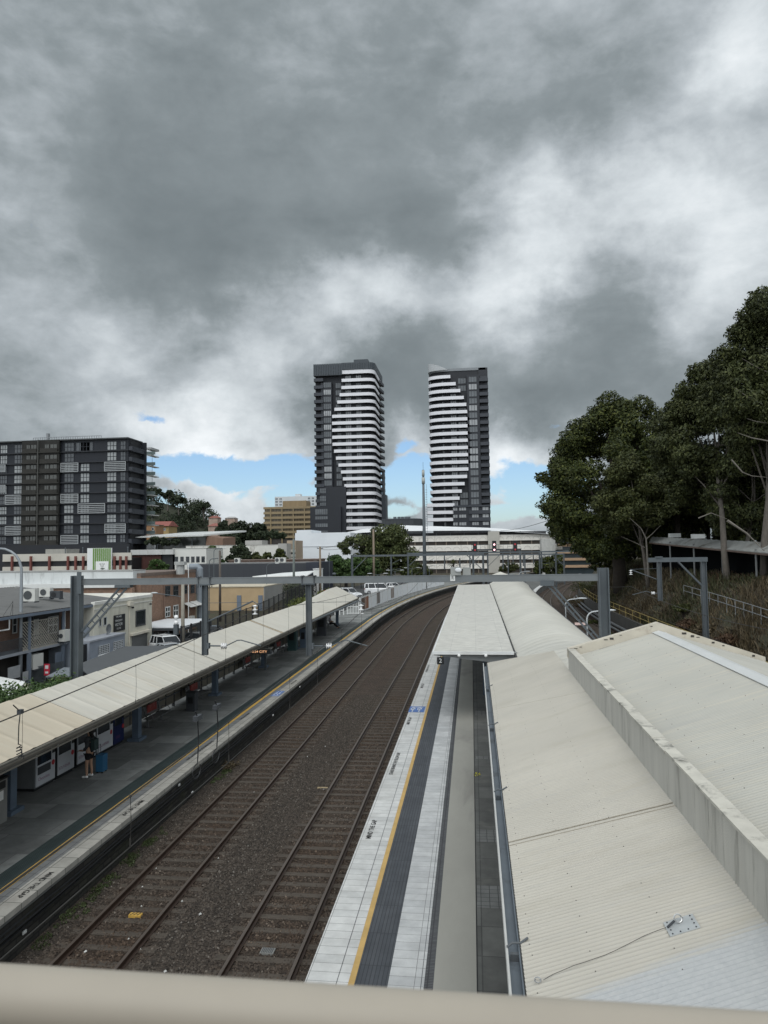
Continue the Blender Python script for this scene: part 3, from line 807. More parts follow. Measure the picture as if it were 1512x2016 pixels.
ps = thing('platform_sign', 'square black sign with a white figure two under the canopy front', 'sign', (-1.62, 34.05, 3.75))
b = MB(); b.box(-1.80, 34.02, 3.80, -1.48, 34.07, 4.13); b.build('sign_panel', BLACKM, ps)
b = MB(); b.tube([(-1.64, 34.045, 4.13), (-1.64, 34.045, 4.25)], .012, 6); b.build('hanger', STEEL_DK, ps)
text_mesh('2', .27, WHITEP, 'lettering', ps, frame_mtx((-1.64, 34.015, 3.965), (1, 0, 0), (0, 0, 1)), 1.1)

# ---------------- long building with the rounded roof ----------------
CB = thing('curved_roof_building', 'long platform building with a rounded off-white corrugated roof', 'station building', (4.2, 66, PZ))
def curved(Ya, Yb, lift, pitch):
    n = int((Yb-Ya)/pitch*12); mb = MB(); pts = []; K = 14
    for i in range(n+1):
        y = Ya+(Yb-Ya)*i/n; xr = 6.35+.0115*(y-40)+(cR(y)); xl = 1.84+.004*(y-34)
        w = .05*abs(math.cos(math.pi*i/12))**.7; va = .8 if i % 12 == 6 else 0.; lf = lift+.16*sstep((y-55.5)/3.)
        for k in range(K+1):
            tt = -1+2*k/K; x = (xl+xr)/2+tt*(xr-xl)/2
            z = 4.22+(.72+lf)*(1-abs(tt)**1.9)*(1-.12*abs(tt)) - .25*max(0, tt)**2
            pts.append((x, y, z+w)); mb.at.append(va)
    q = K+1
    mb.add(pts, [(i*q+k, i*q+k+1, (i+1)*q+k+1, (i+1)*q+k) for i in range(n) for k in range(K)])
    return mb
curved(24.4, 103.9, 0, .95).build('roof', ROOF_WHITE, CB, True)
b = MB(); b.box(2.0, 24.6, PZ, 6.0, 103.5, 4.1); b.build('wall', tiles('station_brick', (.10, .075, .06), (.13, .095, .075), (.08, .075, .07), .24, .086, .01, .9, .5, swap='szz'), CB)
b = MB(); b.hexa([(1.745, 33.3, 4.15), (1.835, 33.3, 4.15), (2.05, 99, 4.15), (1.99, 99, 4.15), (1.745, 33.3, 4.27), (1.835, 33.3, 4.27), (2.05, 99, 4.27), (1.99, 99, 4.27)])
b.build('box_gutter', M('dirty_gutter', (.05, .05, .05), .8, .3), CB)
b = MB()
for a, c in zip(range(24, 104, 8), range(32, 112, 8)):
    xa = 6.38+.0115*(a-40)+cR(a); xc = 6.38+.0115*(min(c, 104)-40)+cR(min(c, 104)); c = min(c, 104)
    b.hexa([(xa, a, 3.84), (xa+.1, a, 3.84), (xc+.1, c, 3.84), (xc, c, 3.84), (xa, a, 3.97), (xa+.1, a, 3.97), (xc+.1, c, 3.97), (xc, c, 3.97)])
b.build('gutter', STEEL_DK, CB)
# pyramid-roofed shelter at the far end
KS = thing('platform_shelter', 'small far shelter with a pointed white pyramid roof on the island platform', 'shelter', (6, 122, PZ))
c = pY(985, 1128, 122); b = MB(); w = 2.0
b.add([(c.x-w, 120, 4.55), (c.x+w, 120, 4.55), (c.x+w, 124, 4.55), (c.x-w, 124, 4.55), (c.x, 122, 5.35)], [(0, 1, 4), (1, 2, 4), (2, 3, 4), (3, 0, 4), (3, 2, 1, 0)])
b.build('roof', ROOF_WHITE, KS)
b = MB()
for sx in (-1.7, 1.7):
    for yy in (120.3, 123.7): b = MB(); b.box(c.x+sx-.06, yy-.06, PZ, c.x+sx+.06, yy+.06, 4.6); b.build('post', STEEL, KS)
# light poles on the far side of the island
def arm_lamp(px, py, Y, label):
    p = pY(px, py, Y); t = thing('platform_lamp', label, 'lamp post', (p.x, Y, PZ), 'lamp posts behind the curved roof')
    b = MB(); pts = [(p.x, Y, PZ)]
    for i in range(7):
        a = math.pi/2*i/6; pts.append((p.x+.5-.5*math.cos(a), Y, p.z-.5+.5*math.sin(a)))
    pts.append((p.x+1.0, Y, p.z+.05)); b.tube(pts, .05, 8); b.build('pole', M('pale_pole', (.42, .44, .45), .5, .06), t, True)
    b = MB(); b.ball((p.x+1.35, Y, p.z+.08), (.45, .13, .07), 10, 6); b.build('lamp_head', M('pale_lamp_head', (.5, .52, .53), .4, .06), t, True)
arm_lamp(1155, 1204, 47, 'curved-arm lamp post behind the curved roof, nearer of the two')
arm_lamp(1113, 1180, 62, 'curved-arm lamp post behind the curved roof, farther of the two')
arm_lamp(1022, 1126, 118, 'small curved-arm lamp post beside the pyramid shelter')
b = MB(); p = pY(1140, 1229, 45)
b.box(p.x-.25, 44.9, p.z-.04, p.x+.35, 45.0, p.z+.10); o = b.build('direction_board', M('red_white_board', (.6, .45, .42), .6, .2, 6)); tag(o, 'small red and white board just past the curved roof edge', 'board')

# yellow scrap on the path
p = pz(940, 1526, PZ+.01); rnd = random.Random(5); b = MB()
for k in range(16):
    a = rnd.random()*6.28; r = rnd.uniform(.03, .13); h = rnd.uniform(.01, .09)
    q = (p.x+r*math.cos(a), p.y+1.2*r*math.sin(a), PZ+.012+h)
    b.poly([q, (q[0]+rnd.uniform(-.06, .06), q[1]+rnd.uniform(-.06, .06), q[2]+rnd.uniform(-.03, .03)), (q[0]+rnd.uniform(-.05, .05), q[1]+rnd.uniform(-.05, .05), PZ+.012)])
tag(b.build('crumpled_tape', M('yellow_plastic', (.55, .50, .05), .5, .2, 8)), 'crumpled bright yellow plastic tape dropped on the path joint', 'tape')

# ---------------- hand rail of the footbridge, right in front of the lens ----------------
HR = M('beige_handrail', (.40, .36, .30), .55, .05, 6)
def cam_pt(px, py, depth):
    v = RM @ Vector(((px-756)/F_PX*depth, (1008-py)/F_PX*depth, -depth)); return Vector((0, 0, CAM_H))+v
D = .50; R_ = .022
rp = R_/D*F_PX
a = cam_pt(-40, 1905+rp, D); c = cam_pt(1560, 2006+rp, D)
u = (c-a).normalized(); a -= u*1.2; c += u*1.2
HRT = thing('handrail', 'smooth beige tubular handrail of the footbridge running across the bottom edge', 'handrail', (0, .5, CAM_H-1.6))
b = MB(); b.tube([a.lerp(c, i/8) for i in range(9)], R_, 32); b.build('rail', HR, HRT, True)
for f in (-.02, 1.02):
    q = a.lerp(c, f); b = MB(); b.tube([q, q+Vector((0, .03, -1.3))], .03, 10); b.build('post', HR, HRT, True)
b = MB(); b.box(-14, -2.6, CAM_H-1.85, 14, .36, CAM_H-1.65); b.box(-14, -2.6, CAM_H-1.65, 14, -2.45, CAM_H+1.6); b.build('unseen_shade_deck', M('shade_deck_dark', (.06, .058, .054), .9, .1, 1), HRT)  # unseen floor and back screen, added to keep light off the rail
b = MB(); b.hexa([(-14, .3, CAM_H-1.65), (14, .3, CAM_H-1.65), (14, .33, CAM_H-1.65), (-14, .33, CAM_H-1.65), (-14, .3, CAM_H-.62), (14, .3, CAM_H-.62), (14, .33, CAM_H-.62), (-14, .33, CAM_H-.62)]); b.build('unseen_shade_panel', M('shade_panel_dark', (.03, .029, .026), .8, .1, 2), HRT)  # unseen dark panel below the rail, added to shade its underside
# ---------------- left platform canopy ----------------
def cd(Y): return -0.0155*(Y-18)
ROOF_L = roofpaint('cream_canopy_paint', (.54, .515, .45), (.46, .40, .30), (.45, .44, .40))
ROOF_L2 = roofpaint('tan_canopy_paint', (.50, .44, .345), (.41, .35, .26), (.50, .46, .37))
LC = thing('platform_canopy', 'long cream sheet-metal canopy over the shaded left platform', 'platform canopy', (-14, 40, PZ))
def lroof(Ya, Yb, rise0=0., pitch=1.05):
    n = max(2, int((Yb-Ya)/pitch*8)); mb = MB(); pts = []
    for i in range(n+1):
        y = Ya+(Yb-Ya)*i/n; d = cd(y); ph = i % 8; rise = rise0*sstep((y-68)/7)
        w = .016 if ph == 0 else 0.; mb.at += [.28 if ph == 1 else .0]*3
        pts += [(-11.86+d, y, 3.92+w), (-14.0+d-rise*.6, y, 4.72+rise+w), (-16.2+d-rise, y, 3.95+w)]
    mb.add(pts, [(i*3+k, i*3+k+1, (i+1)*3+k+1, (i+1)*3+k) for i in range(n) for k in range(2)])
    return mb
lroof(8, 21.7).build('roof_sheet', ROOF_L2, LC)
lroof(21.72, 33.6).build('roof_sheet', ROOF_L, LC)
lroof(33.62, 45.6).build('roof_sheet', ROOF_L, LC)
lroof(45.62, 45.9).build('roof_sheet', M('rust_streaked_sheet', (.55, .44, .30), .6, .15, 2), LC)
lroof(45.92, 80, .45).build('roof_sheet', ROOF_L, LC)
b = MB()
for a, c in ((8, 24), (24, 40), (40, 56), (56, 70), (70, 80)):
    da, dc = cd(a), cd(c)
    for (o0, o1, z0, z1) in ((-11.85, -11.78, 3.80, 3.905), (-11.93, -11.86, 3.70, 3.80), (-11.84, -11.80, 3.66, 3.70)):
        b.hexa([(o0+da, a, z0), (o1+da, a, z0), (o1+dc, c, z0), (o0+dc, c, z0), (o0+da, a, z1), (o1+da, a, z1), (o1+dc, c, z1), (o0+dc, c, z1)])
b.build('gutter', M('brown_grey_gutter', (.14, .13, .11), .6, .15, 2), LC)
b = MB()
for y in np.arange(10, 80, 3.1):
    d = cd(y); b.bar((-11.95+d, y, 3.74), (-14.0+d, y, 4.52), .07, .14); b.bar((-14.0+d, y, 4.52), (-16.1+d, y, 3.78), .07, .14)
b.hexa([(-11.95+cd(8), 8, 3.70), (-16.1+cd(8), 8, 3.70), (-16.1+cd(80), 80, 3.70), (-11.95+cd(80), 80, 3.70), (-11.95+cd(8), 8, 3.72), (-16.1+cd(8), 8, 3.72), (-16.1+cd(80), 80, 3.72), (-11.95+cd(80), 80, 3.72)])
b.build('rafters', M('canopy_soffit', (.16, .16, .15), .8, .1), LC)
for y in (21.64, 30.44, 40.2, 50.0, 59.5, 69.5, 78.5):
    x = -14.62+cd(y)*.35; b = MB(); b.box(x-.14, y-.16, PZ, x+.14, y+.16, 4.3); b.box(x-.28, y-.35, PZ, x+.28, y+.35, PZ+.12)
    b.build('post', BLUEGREY, LC)
# back windbreak wall of panels
WB = thing('windbreak_wall', 'low panelled windbreak wall behind the benches of the shaded platform', 'wall', (-15.9, 50, PZ))
TANP = M('tan_panel', (.20, .185, .15), .8, .12, .8)
for i in range(24):
    y = 31.2+i*2.0; x = -15.75+cd(y)*.6
    b = MB(); b.box(x-.03, y+.05, 1.25, x+.03, y+1.93, 3.6); b.build('panel', TANP, WB)
b = MB()
for i in range(25):
    y = 31.2+i*2.0; x = -15.75+cd(y)*.6; b.box(x-.05, y-.06, PZ, x+.07, y+.04, 3.7); b.box(x+.03, y+.9, 1.25, x+.05, y+.96, 3.6)
b.build('frame', M('dark_bronze_frame', (.035, .037, .04), .6), WB)
b = MB(); b.bar((-15.70, 31.2, 1.75), (-15.70+cd(79)*.6, 79.2, 1.75), .03, .05); b.build('rail', STEEL, WB)
# wall of the shop end near the machines
b = MB(); b.box(-16.4, 8, PZ, -16.1, 31, 3.7); tag(b.build('back_wall', M('dull_wall_paint', (.14, .135, .12), .8)), 'plain dull wall behind the vending machines under the canopy', 'wall')

# ---------------- vending machines ----------------
VW = M('vending_white', (.50, .52, .55), .5, .06, 2)
VR = M('vending_red', (.45, .04, .05), .5, .1, 3)
VB = M('vending_navy', (.012, .02, .085), .5, .2, 2)
VP = M('poster_ink_purple', (.20, .06, .14), .6, .3, 8)
def vending(y0, y1, x, label, front, shelf=True, body=None, words='SOUVENIR'):
    t = thing('vending_machine', label, 'vending machine', (x-.45, (y0+y1)/2, PZ), 'vending machines under the platform canopy')
    h = 1.95; b = MB(); b.box(x-.85, y0, PZ+.1, x-.02, y1, PZ+h); b.build('cabinet', body or BLACKM, t)
    b = MB(); b.box(x-.8, y0+.03, PZ, x-.06, y1-.03, PZ+.1); b.build('plinth', BLACKM, t)
    b = MB(); b.box(x-.02, y0+.05, PZ+.14, x+.015, y1-.04, PZ+h-.03); b.build('front_door', front, t)
    w = y1-y0
    b = MB(); b.box(x+.015, y0+.09, PZ+.85, x+.025, y1-.24*w, PZ+h-.12); b.build('display_window', DARKGLASS, t)
    if shelf:
        b = MB(); b.box(x+.015, y0+.11, PZ+.52, x+.027, y1-.27*w, PZ+.78); b.build('delivery_flap', STEEL_DK, t)
    b = MB(); b.box(x+.015, y1-.19*w, PZ+1.05, x+.03, y1-.06, PZ+1.55); b.build('coin_panel', BLACKM, t)
    b = MB(); c = (x+.02, y1-.14*w, PZ+.72)
    b.prism([(c[0]-.004, c[1]+.09*math.cos(a), c[2]+.09*math.sin(a)) for a in [i*math.pi/8 for i in range(16)]], (.012, 0, 0)); b.build('round_red_badge', VR, t)
    text_mesh(words, .15, VP, 'lettering', t, frame_mtx((x+.02, y0+.40*w, PZ+.36), (0, 1, 0), (0, 0, 1)), .9*w)
    return t
vending(23.55, 24.75, -15.0, 'white-fronted vending machine nearest the camera under the canopy, grey blank side', VW, True, M('grey_cabinet_side', (.15, .16, .165), .6), 'Chocolate')
vending(24.85, 26.0, -15.0, 'white-fronted vending machine second along, just before the standing person', VW, False)
vending(26.2, 27.6, -15.03, 'white-fronted vending machine directly behind the standing person', VW, False)
vending(27.7, 29.05, -15.06, 'white-fronted vending machine beyond the standing person, before the navy one', VW, False)
vending(29.1, 30.05, -15.08, 'navy blue vending machine at the far end of the row', VB, False, VB, 'COLD')
t = LC
text_mesh('ON TRACK', .24, INK, 'lettering', [o for o in bpy.data.objects if o.name == 'vending_machine'][0], frame_mtx((-15.42, 23.543, 2.55), (1, 0, 0), (0, 0, 1)), .62)
# help point / cabinet at the picture's left edge
t = thing('platform_cabinet', 'grey service cabinet with a white notice beside the first canopy post', 'cabinet', (-14.7, 20.5, PZ))
b = MB(); b.box(-15.2, 19.3, PZ, -14.28, 21.0, 2.35); b.build('housing', M('cabinet_grey', (.22, .22, .21), .6), t)
b = MB(); b.box(-14.28, 19.8, 1.75, -14.268, 20.8, 2.02); b.build('notice', WHITEP, t)
b = MB(); b.box(-15.25, 19.25, 2.35, -14.25, 21.05, 2.40); b.box(-14.28, 19.4, 2.08, -14.27, 20.9, 2.3); b.build('hood', BLACKM, t)

# ---------------- benches ----------------
BENCHM = M('bench_steel', (.16, .165, .17), .45, .1, 3, metal=.3)
REDAD = M('red_advert', (.24, .045, .04), .55, .15, 4, stain=(.32, .16, .14), stsc=5)
def bench(x, y, label):
    t = thing('platform_bench', label, 'bench', (x, y, PZ), 'metal benches with red advertising panels')
    L = 2.0
    b = MB()
    for i in range(5): b.box(x-.02+i*.1, y, PZ+.43, x+.06+i*.1, y+L, PZ+.455)
    b.build('seat', BENCHM, t)
    b = MB()
    for i in range(4): b.box(x-.10-.02*i, y, PZ+.52+i*.1, x-.08-.02*i, y+L, PZ+.60+i*.1)
    b.build('backrest', BENCHM, t)
    b = MB(); b.box(x-.13, y+.55, PZ+.55, x-.085, y+1.55, PZ+.95); b.build('advert_panel', REDAD, t)
    for yy in (y+.25, y+L-.25):
        b = MB(); b.box(x+.02, yy-.03, PZ, x+.10, yy+.03, PZ+.43); b.box(x-.1, yy-.03, PZ, x+.42, yy+.03, PZ+.03); b.bar((x+.02, yy, PZ+.42), (x-.16, yy, PZ+.95), .05, .03); b.build('leg', BENCHM, t)
    for yy in (y+.02, y+L-.02):
        b = MB(); b.tube([(x-.05, yy, PZ+.5), (x, yy, PZ+.66), (x+.3, yy, PZ+.66), (x+.42, yy, PZ+.5)], .018, 6); b.build('armrest', BENCHM, t)
bench(-15.25, 32.3, 'slatted metal bench with red panel just past the navy vending machine')
bench(-15.2, 37.4, 'slatted metal bench with red panel against the second canopy post in view')
bench(-15.3, 47.3, 'slatted metal bench with red panel below the hanging departure screen')
bench(-15.4, 55.5, 'slatted metal bench far along, before the dark platform kiosk')
# departure board hanging from the canopy
t = thing('departure_board', 'small platform departure board with lit orange text under the canopy edge', 'departure board', (-13.3, 44, 2.9))
p = pY(510, 1283, 44)
b = MB(); b.box(p.x-.75, 43.9, p.z-.14, p.x+.75, 44.3, p.z+.17); b.build('housing', STEEL_DK, t)
b = MB(); b.hexa([(p.x-.8, 43.86, p.z+.17), (p.x+.8, 43.86, p.z+.17), (p.x+.8, 44.4, p.z+.22), (p.x-.8, 44.4, p.z+.22), (p.x-.8, 43.86, p.z+.2), (p.x+.8, 43.86, p.z+.2), (p.x+.8, 44.4, p.z+.25), (p.x-.8, 44.4, p.z+.25)]); b.build('cover', M('board_cover', (.30, .29, .26), .6), t)
m, tt, bs = base_mat('orange_led'); bs.inputs['Base Color'].default_value = (.1, .03, .01, 1); bs.inputs['Emission Color'].default_value = (1, .55, .3, 1); bs.inputs['Emission Strength'].default_value = .8
text_mesh('10:24 CITY', .20, m, 'lettering', t, frame_mtx((p.x, 43.893, p.z+.01), (1, 0, 0), (0, 0, 1)), 1.15)
b = MB()
for sx in (-.5, .5): b.tube([(p.x+sx, 44.1, p.z+.2), (p.x+sx, 44.1, 3.75)], .03, 6)
b.build('hanger', STEEL_DK, t)
b = MB(); b.box(-14.4, 48.85, PZ, -14.28, 48.97, 3.7); b.build('post', STEEL, LC)
# dark kiosks / bins under the canopy
def kiosk(x, y, w, d, h, label, m, name, cat):
    t = thing(name, label, cat, (x, y, PZ)); b = MB(); b.box(x-w/2, y-d/2, PZ, x+w/2, y+d/2, PZ+h); b.build('body', m, t)
    b = MB(); b.box(x-w/2-.03, y-d/2-.03, PZ+h, x+w/2+.03, y+d/2+.03, PZ+h+.06); b.build('lid', STEEL_DK, t)
    b = MB(); b.box(x-w*.3, y-d/2-.012, PZ+h*.45, x+w*.3, y-d/2-.002, PZ+h*.8); b.build('panel', BLACKM, t)
kiosk(-14.9, 58.6, .7, .6, 1.9, 'dark teal ticket machine beside the fifth canopy post', M('teal_paint', (.03, .07, .07), .5), 'ticket_machine', 'ticket machine')
kiosk(-14.4, 60.4, .5, .5, 1.6, 'blue-grey ticket machine with pale side next to the teal one', BLUEGREY, 'ticket_machine', 'ticket machine')
kiosk(-14.6, 68.6, .9, .4, 1.9, 'dark framed timetable stand near the seated person', STEEL_DK, 'timetable_stand', 'timetable stand')
kiosk(-14.5, 36.2, .45, .45, .9, 'short dark litter bin between two benches', STEEL_DK, 'litter_bin', 'bin')

# ---------------- far end of the left platform: gate, hoarding, lamps ----------------
HWHITE = M('hoarding_white', (.74, .76, .78), .6, .05, 1.)
HF = thing('hoarding_fence', 'long white panelled fence with small posters along the curving far platform', 'fence', (-14.8, 93, PZ))
hx = lambda Y: -14.75+(cR(Y)+.0*(Y))
Yh = [92.5+i*4.4 for i in range(18)]
for k, (a, c) in enumerate(zip(Yh[:-1], Yh[1:])):
    b = MB(); b.hexa([(hx(a), a+.04, PZ+.1), (hx(a)+.05, a+.04, PZ+.1), (hx(c)+.05, c-.04, PZ+.1), (hx(c), c-.04, PZ+.1), (hx(a), a+.04, PZ+2.0), (hx(a)+.05, a+.04, PZ+2.0), (hx(c)+.05, c-.04, PZ+2.0), (hx(c), c-.04, PZ+2.0)])
    b.build('panel', HWHITE, HF)
b = MB()
for a in Yh: b.box(hx(a)-.03, a-.05, PZ, hx(a)+.09, a+.05, PZ+2.08)
for a, c in zip(Yh[:-1], Yh[1:]): b.bar((hx(a)+.02, a, PZ+2.05), (hx(c)+.02, c, PZ+2.05), .08, .06)
b.build('frame', M('hoarding_frame', (.5, .5, .48), .5), HF)
for k, (y, m) in enumerate(((93.6, M('poster_brown', (.10, .06, .04), .6, .4, 2)), (96.4, M('poster_red', (.25, .10, .05), .6, .4, 2.5)), (105.5, M('poster_grey', (.20, .18, .17), .6, .4, 2)), (117.5, M('poster_grey2', (.26, .22, .20), .6, .4, 2.2)))):
    b = MB(); b.hexa([(hx(y)+.055, y, PZ+.3), (hx(y)+.07, y, PZ+.3), (hx(y+2.6)+.07, y+2.6, PZ+.3), (hx(y+2.6)+.055, y+2.6, PZ+.3), (hx(y)+.055, y, PZ+1.9), (hx(y)+.07, y, PZ+1.9), (hx(y+2.6)+.07, y+2.6, PZ+1.9), (hx(y+2.6)+.055, y+2.6, PZ+1.9)])
    b.build('poster', m, HF)
t = thing('platform_gate', 'white barred gate across the platform beyond the canopy end', 'gate', (-15.5, 92, PZ))
b = MB()
for i in range(8): b.box(-16.2+i*.2, 91.98, PZ+.05, -16.15+i*.2, 92.02, PZ+1.7)
b.build('bars', WHITEP, t)
b = MB()
for z in (.1, .95, 1.65): b.box(-16.25, 91.96, PZ+z, -14.75, 92.04, PZ+z+.07)
for x in (-16.25, -14.8): b.box(x, 91.95, PZ, x+.08, 92.05, PZ+1.9)
b.build('frame', WHITEP, t)
t = thing('white_bollard_fence', 'short white turnstile-like posts and rail beside the white gate', 'barrier', (-17, 91, PZ))
b = MB()
for x in (-17.6, -17.0, -16.5): b.tube([(x, 91, PZ), (x, 91, PZ+1.5)], .06, 8); b.ball((x, 91, PZ+1.55), .11, 8, 6)
b.build('posts', WHITEP, t)
b = MB(); b.tube([(-17.6, 91, PZ+1.2), (-16.5, 91, PZ+1.2)], .045, 6); b.tube([(-17.6, 91, PZ+.6), (-16.5, 91, PZ+.6)], .045, 6); b.build('rail', WHITEP, t)
def dbl_lamp(x, y, label, h=4.5):
    t = thing('platform_lamp', label, 'lamp post', (x, y, PZ), 'double-armed lamp posts on the far platform')
    b = MB(); b.tube([(x, y, PZ), (x, y, PZ+h)], .055, 8); b.build('pole', STEEL, t)
    for s in (-1, 1):
        b = MB(); b.tube([(x, y, PZ+h-.02), (x+s*.9, y, PZ+h+.14)], .03, 6); b.build('arm', STEEL, t)
        b = MB(); b.ball((x+s*1.2, y, PZ+h+.17), (.38, .12, .06), 8, 6); b.build('lamp_head', MATS['pale_lamp_head'], t)
dbl_lamp(-14.26, 107.4, 'double-armed lamp post on the far platform, nearest of its row')
dbl_lamp(-13.5, 124.3, 'double-armed lamp post on the far platform, second of its row')
dbl_lamp(-12.0, 140.8, 'double-armed lamp post on the far platform, third of its row')
dbl_lamp(-9.7, 158.1, 'double-armed lamp post on the far platform, last of its row')
# black palisade fence between canopy and street, hedge behind
def bars_fence(x0, y0, x1, y1, h, label, step=2.2):
    z0 = hz(x0, y0); t = thing('palisade_fence', label, 'fence', (x0, y0, z0))
    L = math.hypot(x1-x0, y1-y0); n = int(L/step); bb = MB(); pb = MB()
    for i in range(n+1):
        f = i/n; x = x0+(x1-x0)*f; y = y0+(y1-y0)*f; z = hz(x, y); pb.box(x-.06, y-.06, z, x+.06, y+.06, z+h)
    for i in range(int(L/.28)):
        f = i/int(L/.28); x = x0+(x1-x0)*f; y = y0+(y1-y0)*f; z = hz(x, y); bb.box(x-.012, y-.015, z+.1, x+.012, y+.015, z+h-.06)
    for zz in (.15, h-.12):
        for i in range(n):
            f, g = i/n, (i+1)/n
            pb.bar((x0+(x1-x0)*f, y0+(y1-y0)*f, hz(x0, y0+(y1-y0)*f)+zz), (x0+(x1-x0)*g, y0+(y1-y0)*g, hz(x0, y0+(y1-y0)*g)+zz), .04, .05)
    pb.build('posts', BLACKM, t); bb.build('bars', BLACKM, t)
bars_fence(-25, 60, -25, 116, 3.5, 'tall black barred fence climbing along the street side of the canopy')
bars_fence(-31, 152, -16.5, 152, 2.6, 'dark barred fence across the end of the far car park', 1.4)
# ---------------- overhead line structures ----------------
def hcol(b, x, y, z0, z1, w=.34, t=.03):
    b.box(x-w/2, y-w/2, z0, x+w/2, y-w/2+t, z1); b.box(x-w/2, y+w/2-t, z0, x+w/2, y+w/2, z1); b.box(x-t/2, y-w/2+t, z0, x+t/2, y+w/2-t, z1)
def hcol2(b, x, y, z0, z1, w=.34, t=.035):
    b.box(x-w/2, y-w/2, z0, x-w/2+t, y+w/2, z1); b.box(x+w/2-t, y-w/2, z0, x+w/2, y+w/2, z1); b.box(x-w/2+t, y-t/2, z0, x+w/2-t, y+t/2, z1)
def insulator(b, c, axis, n=3, r=.14, l=.34):
    c = Vector(c); a = Vector(axis).normalized()
    for i in range(n):
        p = c+a*(l*(i/(n-1)-.5)) if n > 1 else c
        b.tube([p-a*.028, p-a*.01, p+a*.022], [r*.35, r, r*.35], 12)
    b.tube([c-a*(l*.6), c+a*(l*.6)], r*.32, 8)
STEEL_R = M('lighter_gantry_beam', (.175, .19, .198), .5, .08, .9, metal=.2, stain=(.135, .147, .153), stsc=.6)

G1 = thing('line_gantry', 'big grey steel portal gantry spanning the tracks in front, signal box plate on its beam', 'gantry', (-17.5, 30.3, -.6))
GY = 30.3; ZB = 7.9
b = MB(); b.box(-17.25, GY-.10, ZB-.14, 4.98, GY+.10, ZB-.115); b.box(-17.25, GY-.10, ZB+.115, 4.98, GY+.10, ZB+.14); b.box(-17.25, GY-.088, ZB-.115, 4.98, GY+.088, ZB+.115)
b.build('beam', STEEL_R, G1)
b = MB(); hcol2(b, -17.42, GY, -.6, 8.18, .40, .05); b.box(-17.30, GY-.24, ZB-.5, -17.1, GY-.21, ZB+.45); b.build('column', STEEL, G1)
b = MB(); hcol2(b, 5.16, GY, -.6, 8.28, .40, .05); b.build('column', STEEL, G1)
def twin_brace(p0, p1, wd=.30):
    b = MB(); p0 = Vector(p0); p1 = Vector(p1)
    d = (p1-p0).normalized(); w_ = Vector((-d.z, 0, d.x))*wd/2
    for s in (-1, 1): b.bar(p0+w_*s, p1+w_*s, .09, .07)
    n = 9
    for i in range(n):
        q = p0.lerp(p1, (i+.5)/n); b.bar(q-w_*.9, q+w_*.9, .04, .03, (0, 1, 0))
    b.build('brace', STEEL, G1)
twin_brace((-17.2, GY, 5.55), (-15.2, GY, 7.70), .24)
twin_brace((5.0, GY, 5.25), (2.95, GY, 7.72), .15)
b = MB(); b.box(2.65, GY-.16, 7.58, 3.2, GY-.105, 7.80); b.build('gusset', STEEL, G1)
b = MB(); b.box(-15.6, GY-.16, 7.64, -14.9, GY+.16, 7.757); b.build('gusset', STEEL, G1)
for x in (-11.55, -6.98):
    b = MB(); hcol2(b, x, GY, 4.72, 7.71, .225, .025); b.box(x-.3, GY-.18, 7.712, x+.3, GY+.18, 7.757); b.build('drop_post', STEEL, G1)
    for s in (-.26, .26):
        b = MB(); b.tube([(x+s, GY-.13, 7.62), (x+s, GY-.13, 8.10)], .018, 6); b.tube([(x+s, GY+.13, 7.62), (x+s, GY+.13, 8.10)], .018, 6); b.box(x+s-.05, GY-.2, 8.044, x+s+.05, GY+.2, 8.08); b.build('clamp', STEEL_DK, G1)
    up = MB(); up.tube([(x+.12, GY, 6.15), (x+2.15, GY-.1, 7.02)], .035, 8); up.tube([(x+2.15, GY-.1, 7.02), (x+2.42, GY-.1, 6.86)], .02, 6); up.tube([(x+.15, GY, 6.95), (x+2.1, GY-.1, 6.98)], .010, 5); up.build('upper_arm', STEEL, G1)
    i1 = MB(); insulator(i1, (x+2.25, GY-.1, 6.66), (0, 0, 1)); i1.build('insulator', PORC, G1, True)
    lo = MB(); lo.tube([(x+.12, GY, 5.12), (x+.72, GY-.02, 5.12)], .032, 8); lo.tube([(x+.98, GY-.03, 5.14), (x+1.45, GY-.05, 5.36), (x+1.62, GY-.05, 5.37), (x+2.5, GY-.1, 5.14)], .026, 6); lo.box(x+.12, GY-.1, 5.0, x+.2, GY+.1, 5.24); lo.build('registration_arm', STEEL, G1)
    i2 = MB(); insulator(i2, (x+.86, GY-.03, 5.12), (1, 0, 0), 3, .145, .18); i2.build('insulator', PORC, G1, True)
c = pY(897, 1131, GY)
b = MB(); b.box(c.x-.20, GY-.16, 7.9+.143, c.x+.22, GY+.2, 7.9+.48); b.box(c.x+.3, GY-.1, 8.043, c.x+.62, GY+.15, 8.35); b.build('junction_box', M('box_grey', (.30, .31, .30), .6, .12), G1)
b = MB(); b.ball((c.x+.12, GY-.19, 8.26), (.14, .04, .09), 8, 6); b.build('pale_wrapping', M('crumpled_white', (.68, .7, .72), .6, .15, 6), G1)
b = MB(); b.box(c.x-.22, GY-.125, 7.80, c.x-.02, GY-.101, 8.08); b.build('number_plate', M('plate_pale', (.6, .61, .6), .6), G1)
text_mesh('R', .2, STEEL_DK, 'lettering', G1, frame_mtx((c.x-.12, GY-.128, 7.93), (1, 0, 0), (0, 0, 1)), .9)
b = MB(); b.ball((pY(658, 1130, GY).x, GY, 8.15), (.09, .09, .05), 8, 5); b.build('cap', STEEL, G1)

